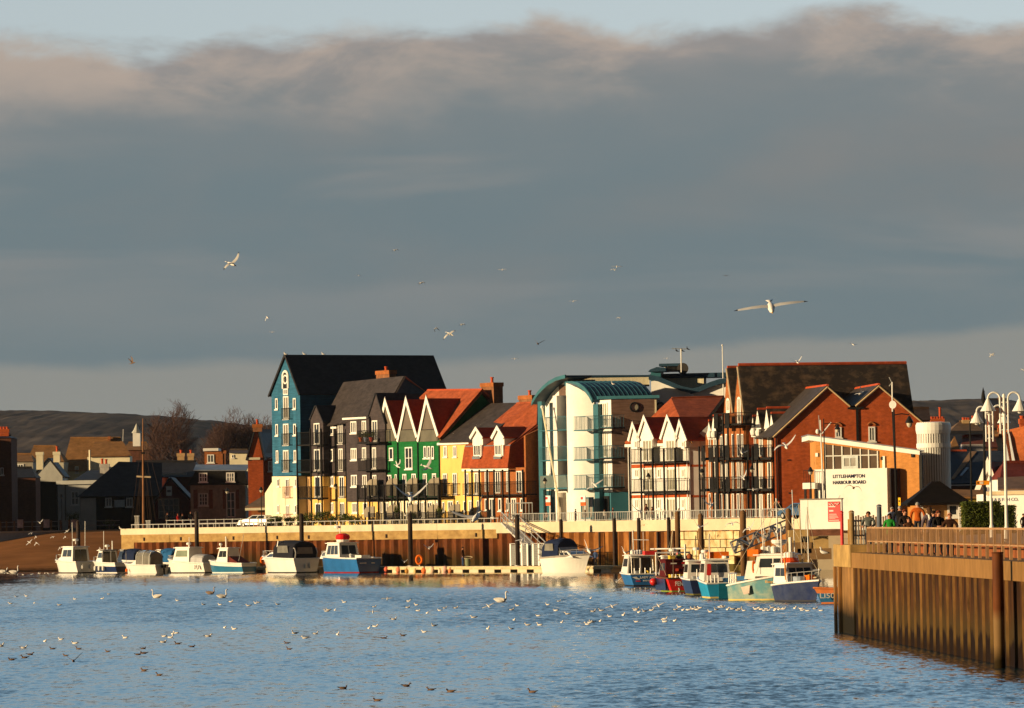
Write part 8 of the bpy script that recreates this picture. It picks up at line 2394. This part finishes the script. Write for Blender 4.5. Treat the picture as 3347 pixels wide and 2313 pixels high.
for lb, px, py, off in (('black lamppost before the cream base of the blue house', 1097, 1580, 5), ('black lamppost on the promenade before the white flats', 1781, 1562, 5), ('black lamppost before the white gabled house balconies', 2119, 1547, 5), ('black lamppost at the right corner of the white gabled house', 2294, 1533, 5), ('black lamppost before the brick balconies', 2457, 1523, 5), ('black lamppost in front of the flint house door', 742, 1596, 9), ('black lamppost beside the low shed', 853, 1592, 9)):
    d_ = quay_wall(off).hit(px, 1650).y
    lamp_black(lb, (px, px + 2), py, 1690, d_, None, True, zb=4.95, r=.06)
lamp_black('black lamppost before the white flat fronted house', (201, 202), 1616, 1700, 668, None, True, zb=4.95, r=.07)
lamp_black('black lamppost on the shore at the left end of the lettered wall', (2649, 2652), 1528, 1660, 425, None, True, zb=4.1, r=.07)
b0, b1 = P(2692, 1560, 440), P(2681, 1372, 440)
t = thing('office_flagstaff', 'white flagstaff with yard and slanting gaff before the office', 'flagpole', (b0.x, b0.y, 4.1))
MB().tube((b0.x, b0.y, 4.1), b1, .08, .06).build('pole', white, t); MB().tube(P(2686, 1418, 440), P(2717, 1380, 440), .06).build('gaff', white, t); MB().ball(P(2672, 1410, 440), .17, 0, 10, 1.4).build('lamp', white, t)
MB().tube(P(2676, 1357, 440), P(2680, 1420, 440), .035).build('aerial', steel, t)
b0, b1 = P(2917, 1345, 415), P(2916, 1248, 415)
t = thing('dish_mast', 'thin white mast with round dish above the right brick gable', 'aerial', (b0.x, b0.y, 4.1))
MB().tube((b0.x + .25, b0.y, 4.1), b0, .06).build('lower_mast', black, t); MB().tube(b0, b1, .06).build('mast', white, t)
q = P(2920, 1322, 414.5); MB().lathe(q, [(.05, 0), (.28, .06), (.34, .14)], 16, axis=V((-.5, -.86, 0))).build('dish', M('pale_dish', (.6, .58, .55), .4), t)
MB().path([P(2906, 1232, 415), P(2915, 1250, 415), P(2906, 1262, 415)], .04, 5).build('aerial_fork', steel_grey, t)
b0, b1 = P(469, 1712, 600), P(467, 1368, 600)
t = thing('ship_mast', 'tall varnished ship mast with cross yard and rigging at the left quay', 'mast', (b0.x, b0.y, 4.95))
MB().path([V((b0.x, b0.y, 4.9)), P(468, 1560, 600), b1], [.17, .13, .06], 10).build('mast_pole', M('varnished_spar', (.24, .11, .045), .5, .3, 2, (2, 2, .4)), t)
MB().tube(P(446, 1557, 600), P(493, 1559, 600), .12).build('cross_yard', M('pale_spar', (.55, .42, .26), .6), t); MB().tube(P(462, 1480, 600), P(474, 1480, 600), .16).build('mast_cap', black, t)
for k, (xa, ya, xb, yb) in enumerate(((467, 1400, 430, 1700), (468, 1480, 440, 1706), (468, 1480, 452, 1706), (468, 1480, 484, 1706), (468, 1480, 497, 1706), (467, 1400, 508, 1700), (468, 1400, 545, 1700), (460, 1560, 445, 1706), (476, 1560, 492, 1706))):
    MB().tube(P(xa, ya, 600), P(xb, yb, 600), .03, n=4).build('shroud', M('tarred_rope', (.05, .03, .02), .9), t)
for px, py, m, hh, nm in ((484, 1692, M('grey_board', (.4, .4, .38), .7), 1.0, 'quay_box'), (447, 1676, M('mesh_board', (.45, .42, .36), .7), 1.6, 'slanted_board')):
    q = P(px, py, 606); s = thing(nm, 'grey white box at the foot of the ship mast' if nm == 'quay_box' else 'pale slatted board left of the ship mast', 'box' if nm == 'quay_box' else 'board', (q.x, q.y, 4.95))
    mb = MB(); mb.box((q.x, q.y, 4.95 + hh / 2), .55, .4, hh); mb.build('panel', m, s); mb = MB(); mb.box((q.x, q.y, 4.95 + hh + .06), .62, .46, .1); mb.build('lid', white, s)
def tree(lb, px, pbase, ptop, D, width_px, seed, n0=7, stem=.35):
    r = random.Random(seed)
    b = P(px, pbase, D); b = V((b.x, b.y, G - .1)); hgt = P(px, ptop, D).z - b.z
    t = thing('bare_tree', lb, 'tree', b, group='bare trees behind the left houses')
    wid = width_px / F * D / 2
    tr, cr = MB(), MB()
    hs = hgt * .38
    tr.path([b, b + V((.1, 0, hs * .5)), b + V((0, .1, hs))], [stem, stem * .85, stem * .7], 8)
    cen = b + V((0, 0, hgt * .62)); rx, rz = wid, hgt * .40
    def grow(p, d, L, rad, lev):
        pts, q = [p], p
        n = 3
        for k in range(n):
            d = (d + V((r.uniform(-.24, .24), r.uniform(-.24, .24), r.uniform(-.05, .16)))).normalized()
            q = q + d * (L / n); pts.append(q)
            e = q - cen
            if (e.x / rx) ** 2 + (e.y / rx) ** 2 + (e.z / rz) ** 2 > r.uniform(.85, 1.2): break
        n = len(pts) - 1
        cr.path(pts, [rad * (1 - .55 * k / n) for k in range(n + 1)], 3 if lev > 0 else 6)
        if lev >= 4 or (n < 2 and lev > 1): return
        m = (7, 6, 5, 3)[lev]
        for k in range(m):
            f = min(.999, .2 + .8 * (k + r.random() * .8) / m)
            i = min(n - 1, int(f * n)); pp = pts[i].lerp(pts[i + 1], f * n - i)
            ax = V((r.uniform(-1, 1), r.uniform(-1, 1), r.uniform(-.3, .8)))
            nd = (d * .7 + ax.normalized() * .8).normalized()
            grow(pp, nd, L * r.uniform(.48, .66), max(.024, rad * .5), lev + 1)
    for k in range(n0):
        a = 2 * math.pi * k / n0 + r.uniform(-.3, .3)
        sp = r.uniform(.25, 1.0)
        d = V((math.cos(a) * sp, math.sin(a) * sp, r.uniform(.45, 1.0) * rz / rx * 1.2)).normalized()
        grow(b + V((0, 0, hs * r.uniform(.6, 1))), d, hgt * r.uniform(.40, .52), stem * .42, 0)
    tr.build('trunk', bark, t); cr.build('crown', twig, t, fix=False)
    return t
tree('large bare tree with loose upright twigs behind the boathouse', 566, 1560, 1318, 790, 165, 3, 8)
tree('broad rounded bare tree with reddish twigs behind the lit brick house', 776, 1540, 1340, 800, 195, 8, 9)
tree('smaller bare tree rising left of the blue house', 856, 1540, 1352, 840, 90, 12, 6)
tree('low reddish bare tree between the two larger bare trees', 702, 1540, 1402, 770, 100, 15, 6)
def shrub(lb, px, ptop, D, wpx, seed, grp='shrubs before the blue and grey houses', m=None):
    r = random.Random(seed)
    top = P(px, ptop, D); h = top.z - G; w_ = wpx / F * D / 2
    t = thing('shrub', lb, 'shrub', (top.x, top.y, G - .05), group=grp)
    mb = MB()
    for k in range(5): 
        mb.tube((top.x, top.y, G - .05), (top.x + r.uniform(-w_, w_) * .6, top.y + r.uniform(-.5, .5), G + h * .7), .04, .015, 5)
    mb.build('stems', bark, t)
    mb = MB()
    cl = [(r.uniform(-.7, .7), r.uniform(-.6, .6), r.uniform(.25, .8), r.uniform(.25, .5)) for _ in range(12)]
    def pf(r_):
        c = r_.choice(cl); d = V((r_.gauss(0, 1), r_.gauss(0, 1), r_.gauss(0, 1))).normalized() * c[3] * r_.random() ** .4
        return V((top.x + (c[0] + d.x) * w_, top.y + c[1] + d.y * .8, max(G, G + (c[2] + d.z * .5) * h)))
    leafy(mb, pf, 520, .22, r)
    for _ in range(26):
        p = V((top.x + r.uniform(-w_, w_), top.y + r.uniform(-.4, .4), G + h * r.uniform(.5, .8))); q = p + V((r.uniform(-.3, .3), 0, h * r.uniform(.15, .4)))
        mb.poly([p, q, p + V((.09, 0, 0))])
    mb.build('foliage', m or foliage, t, fix=False)
for k, (px, yt, w_, lb) in enumerate(((884, 1688, 30, 'small shrub at the corner of the cream wall, leftmost of the row'), (910, 1684, 36, 'shrub below the pink balcony of the blue house'), (948, 1686, 40, 'shrub left of the second dark pile'), (985, 1676, 44, 'shrub in front of the buff recess wall'), (1022, 1670, 50, 'tall shrub before the grey bay'), (1056, 1666, 46, 'tallest shrub, right of the grey bay'), (1090, 1680, 40, 'shrub under the lamppost by the grey house'), (1126, 1674, 44, 'shrub before the grey house drainpipe'), (1160, 1680, 44, 'shrub left of the black garden fence'))):
    shrub(lb, px, yt, quay_wall(8.5).hit(px, 1690).y, w_, 40 + k)
for k, (px, yt, w_, lb) in enumerate(((1298, 1650, 20, 'dark shrub behind the fence below the first green gable'), (1352, 1672, 20, 'dark shrub behind the fence below the middle green gable'), (1436, 1654, 24, 'spiky dark shrub at the corner of green and yellow houses'), (1502, 1668, 18, 'dark shrub before the yellow house screen'))):
    shrub(lb, px, yt, quay_wall(9.4).hit(px, 1690).y, w_, 70 + k, 'dark shrubs behind the garden fence', hedge_leaf)
shrub('round dark bush before the white flat fronted house', 236, 1668, 672, 46, 91, 'bushes at the left houses', hedge_leaf)
shrub('round dark bush before the black boarded barn', 356, 1696, 662, 40, 92, 'bushes at the left houses', hedge_leaf)
def car(lb, px, D, yaw, col, zg, scale=1.):
    p = at_z(px, D, zg)
    t = thing('parked_car', lb, 'car', (p.x, p.y, zg), yaw)
    mb = MB(); prof = [(-2.1, .35), (-2.15, .75), (-2.0, .95), (1.1, .98), (1.9, .85), (2.1, .62), (2.1, .35)]
    mb.prism([V((x, -.85, z)) for x, z in prof], (0, 1.7, 0)); mb.build('body', col, t, local=True)
    mb = MB(); pr = [(-1.95, .97), (-1.7, 1.45), (.1, 1.48), (1.0, .99)]
    a = [V((x, -.78, z)) for x, z in pr]; b = [V((x, .78, z)) for x, z in pr]
    a2 = [a[0], V((a[1].x, -.62, a[1].z)), V((a[2].x, -.62, a[2].z)), a[3]]; b2 = [b[0], V((b[1].x, .62, b[1].z)), V((b[2].x, .62, b[2].z)), b[3]]
    mb.poly(a2); mb.poly(b2)
    for k in range(3): mb.poly([a2[k], a2[k + 1], b2[k + 1], b2[k]])
    cb = mb.build('cabin', col, t, local=True)
    for s, q in ((-1, a2), (1, b2)):
        for f0, f1 in ((.08, .48), (.54, .94)):
            lo = lambda f: q[0].lerp(q[3], f); hi = lambda f: q[1].lerp(q[2], f)
            g = lambda f, h_: lo(.06 + f * .88).lerp(hi(f), h_)
            MB().prism([g(f0, .15), g(f1, .15), g(f1, .85), g(f0, .85)], (0, s * .02, 0)).build('window', glass, cb, local=True)
    MB().prism([a2[3].lerp(a2[2], .12), a2[2].lerp(a2[3], .12), b2[2].lerp(b2[3], .12), b2[3].lerp(b2[2], .12)], (.03, 0, .02)).build('windscreen', glass, cb, local=True)
    for x in (-1.35, 1.35):
        for s in (-1, 1):
            wl = MB().lathe((x, s * .86 - (.2 if s > 0 else 0), .32), [(.32, 0), (.32, .2)], 16, axis=V((0, 1, 0))).build('wheel', M('tyre', (.02, .02, .02), .8), t, local=True)
            MB().lathe((x, s * .88 - (.0 if s > 0 else .02), .32), [(.18, 0), (.18, .02)], 12, axis=V((0, 1, 0))).build('hub_cap', steel, wl, local=True)
    for s in (-1, 1): MB().box((2.11, s * .6, .7), .04, .3, .14).build('headlight', M('lamp_clear', (.7, .7, .65), .2), t, local=True)
    return t
car('pale silver estate car parked beside the low shed', 838, quay_wall(10).hit(838, 1700).y, 2.6, M('silver_paint', (.55, .55, .53), .3, .05, 1, metal=.3), 4.95)
car('dark blue van shaped car by the brick gable wall', 2612, 452, 2.2, M('van_blue', (.06, .12, .22), .35, .1), 4.95)
car('silver car cut by the right edge beside the fish shop', 3478, 246, 2.4, M('car_silver', (.5, .5, .5), .3, .05), 4.12)
FW2 = facing_wall(2850, 236); u0, u1 = FW2.at(2790, 1700)[0], FW2.at(2912, 1700)[0]
t = thing('paling_fence', 'grey brown upright paling fence behind the pier corner', 'fence', FW2.pt(u0, 4.12))
mb = MB()
zt_ = FW2.at(2850, 1688)[1]
for k in range(16):
    c = u0 + (u1 - u0) * k / 15; FW2.wbox(mb, c - .05, c + .04, 4.1, zt_ + .04 * (k % 3), 0, .03)
mb.build('pales', M('weathered_pale', (.27, .19, .13), .85, .25, 3), t); mb = MB(); FW2.wbox(mb, u0, u1, 4.7, 4.78, -.05, -.003); mb.build('rail', timber_pile, t)
for nm, lb, px, yt, w_, m in (('red_post', 'bright red post box like column behind the pier corner', 2751, 1672, 11, red_paint), ('steel_bollard', 'grey blue round bollard column left of the crowd', 2873, 1651, 16, M('grey_blue_steel', (.12, .14, .17), .4, .2, 2)), ('waste_bin', 'tan waste bin on the fence line behind the pier corner', 2783, 1671, 17, M('tan_bin', (.30, .19, .08), .7))):
    D_p = 224 if nm == 'steel_bollard' else 218.5; zb_ = 4.12 if nm == 'steel_bollard' else 3.95; q = P(px, yt, D_p); r_ = w_ / F * D_p / 2
    t = thing(nm, lb, nm.split('_')[-1], (q.x, q.y, zb_))
    MB().lathe((q.x, q.y, zb_ - .02), [(r_, 0), (r_, q.z - zb_ - .04)], 14).build('shaft', m, t)
    MB().lathe((q.x, q.y, q.z - .055), [(r_ * 1.12, 0), (r_ * 1.12, .04), (r_ * .5, .1)], 14).build('cap', m, t)
hz = bpy.data.materials.new('haze'); hz.use_nodes = True
hn = hz.node_tree
for n in list(hn.nodes): hn.nodes.remove(n)
pv = hn.nodes.new('ShaderNodeVolumePrincipled')
pv.inputs['Color'].default_value = (.82, .85, .90, 1)
pv.inputs['Density'].default_value = 1.7e-5
pv.inputs['Anisotropy'].default_value = .2
ho = hn.nodes.new('ShaderNodeOutputMaterial')
hn.links.new(pv.outputs[0], ho.inputs['Volume'])
mb = MB(); mb.box((0, 4300, 65), 7400, 9700, 138)
o = mb.build('haze', hz)
o['kind'] = 'stuff'; o['label'] = 'thin winter haze over the harbour and the hills'
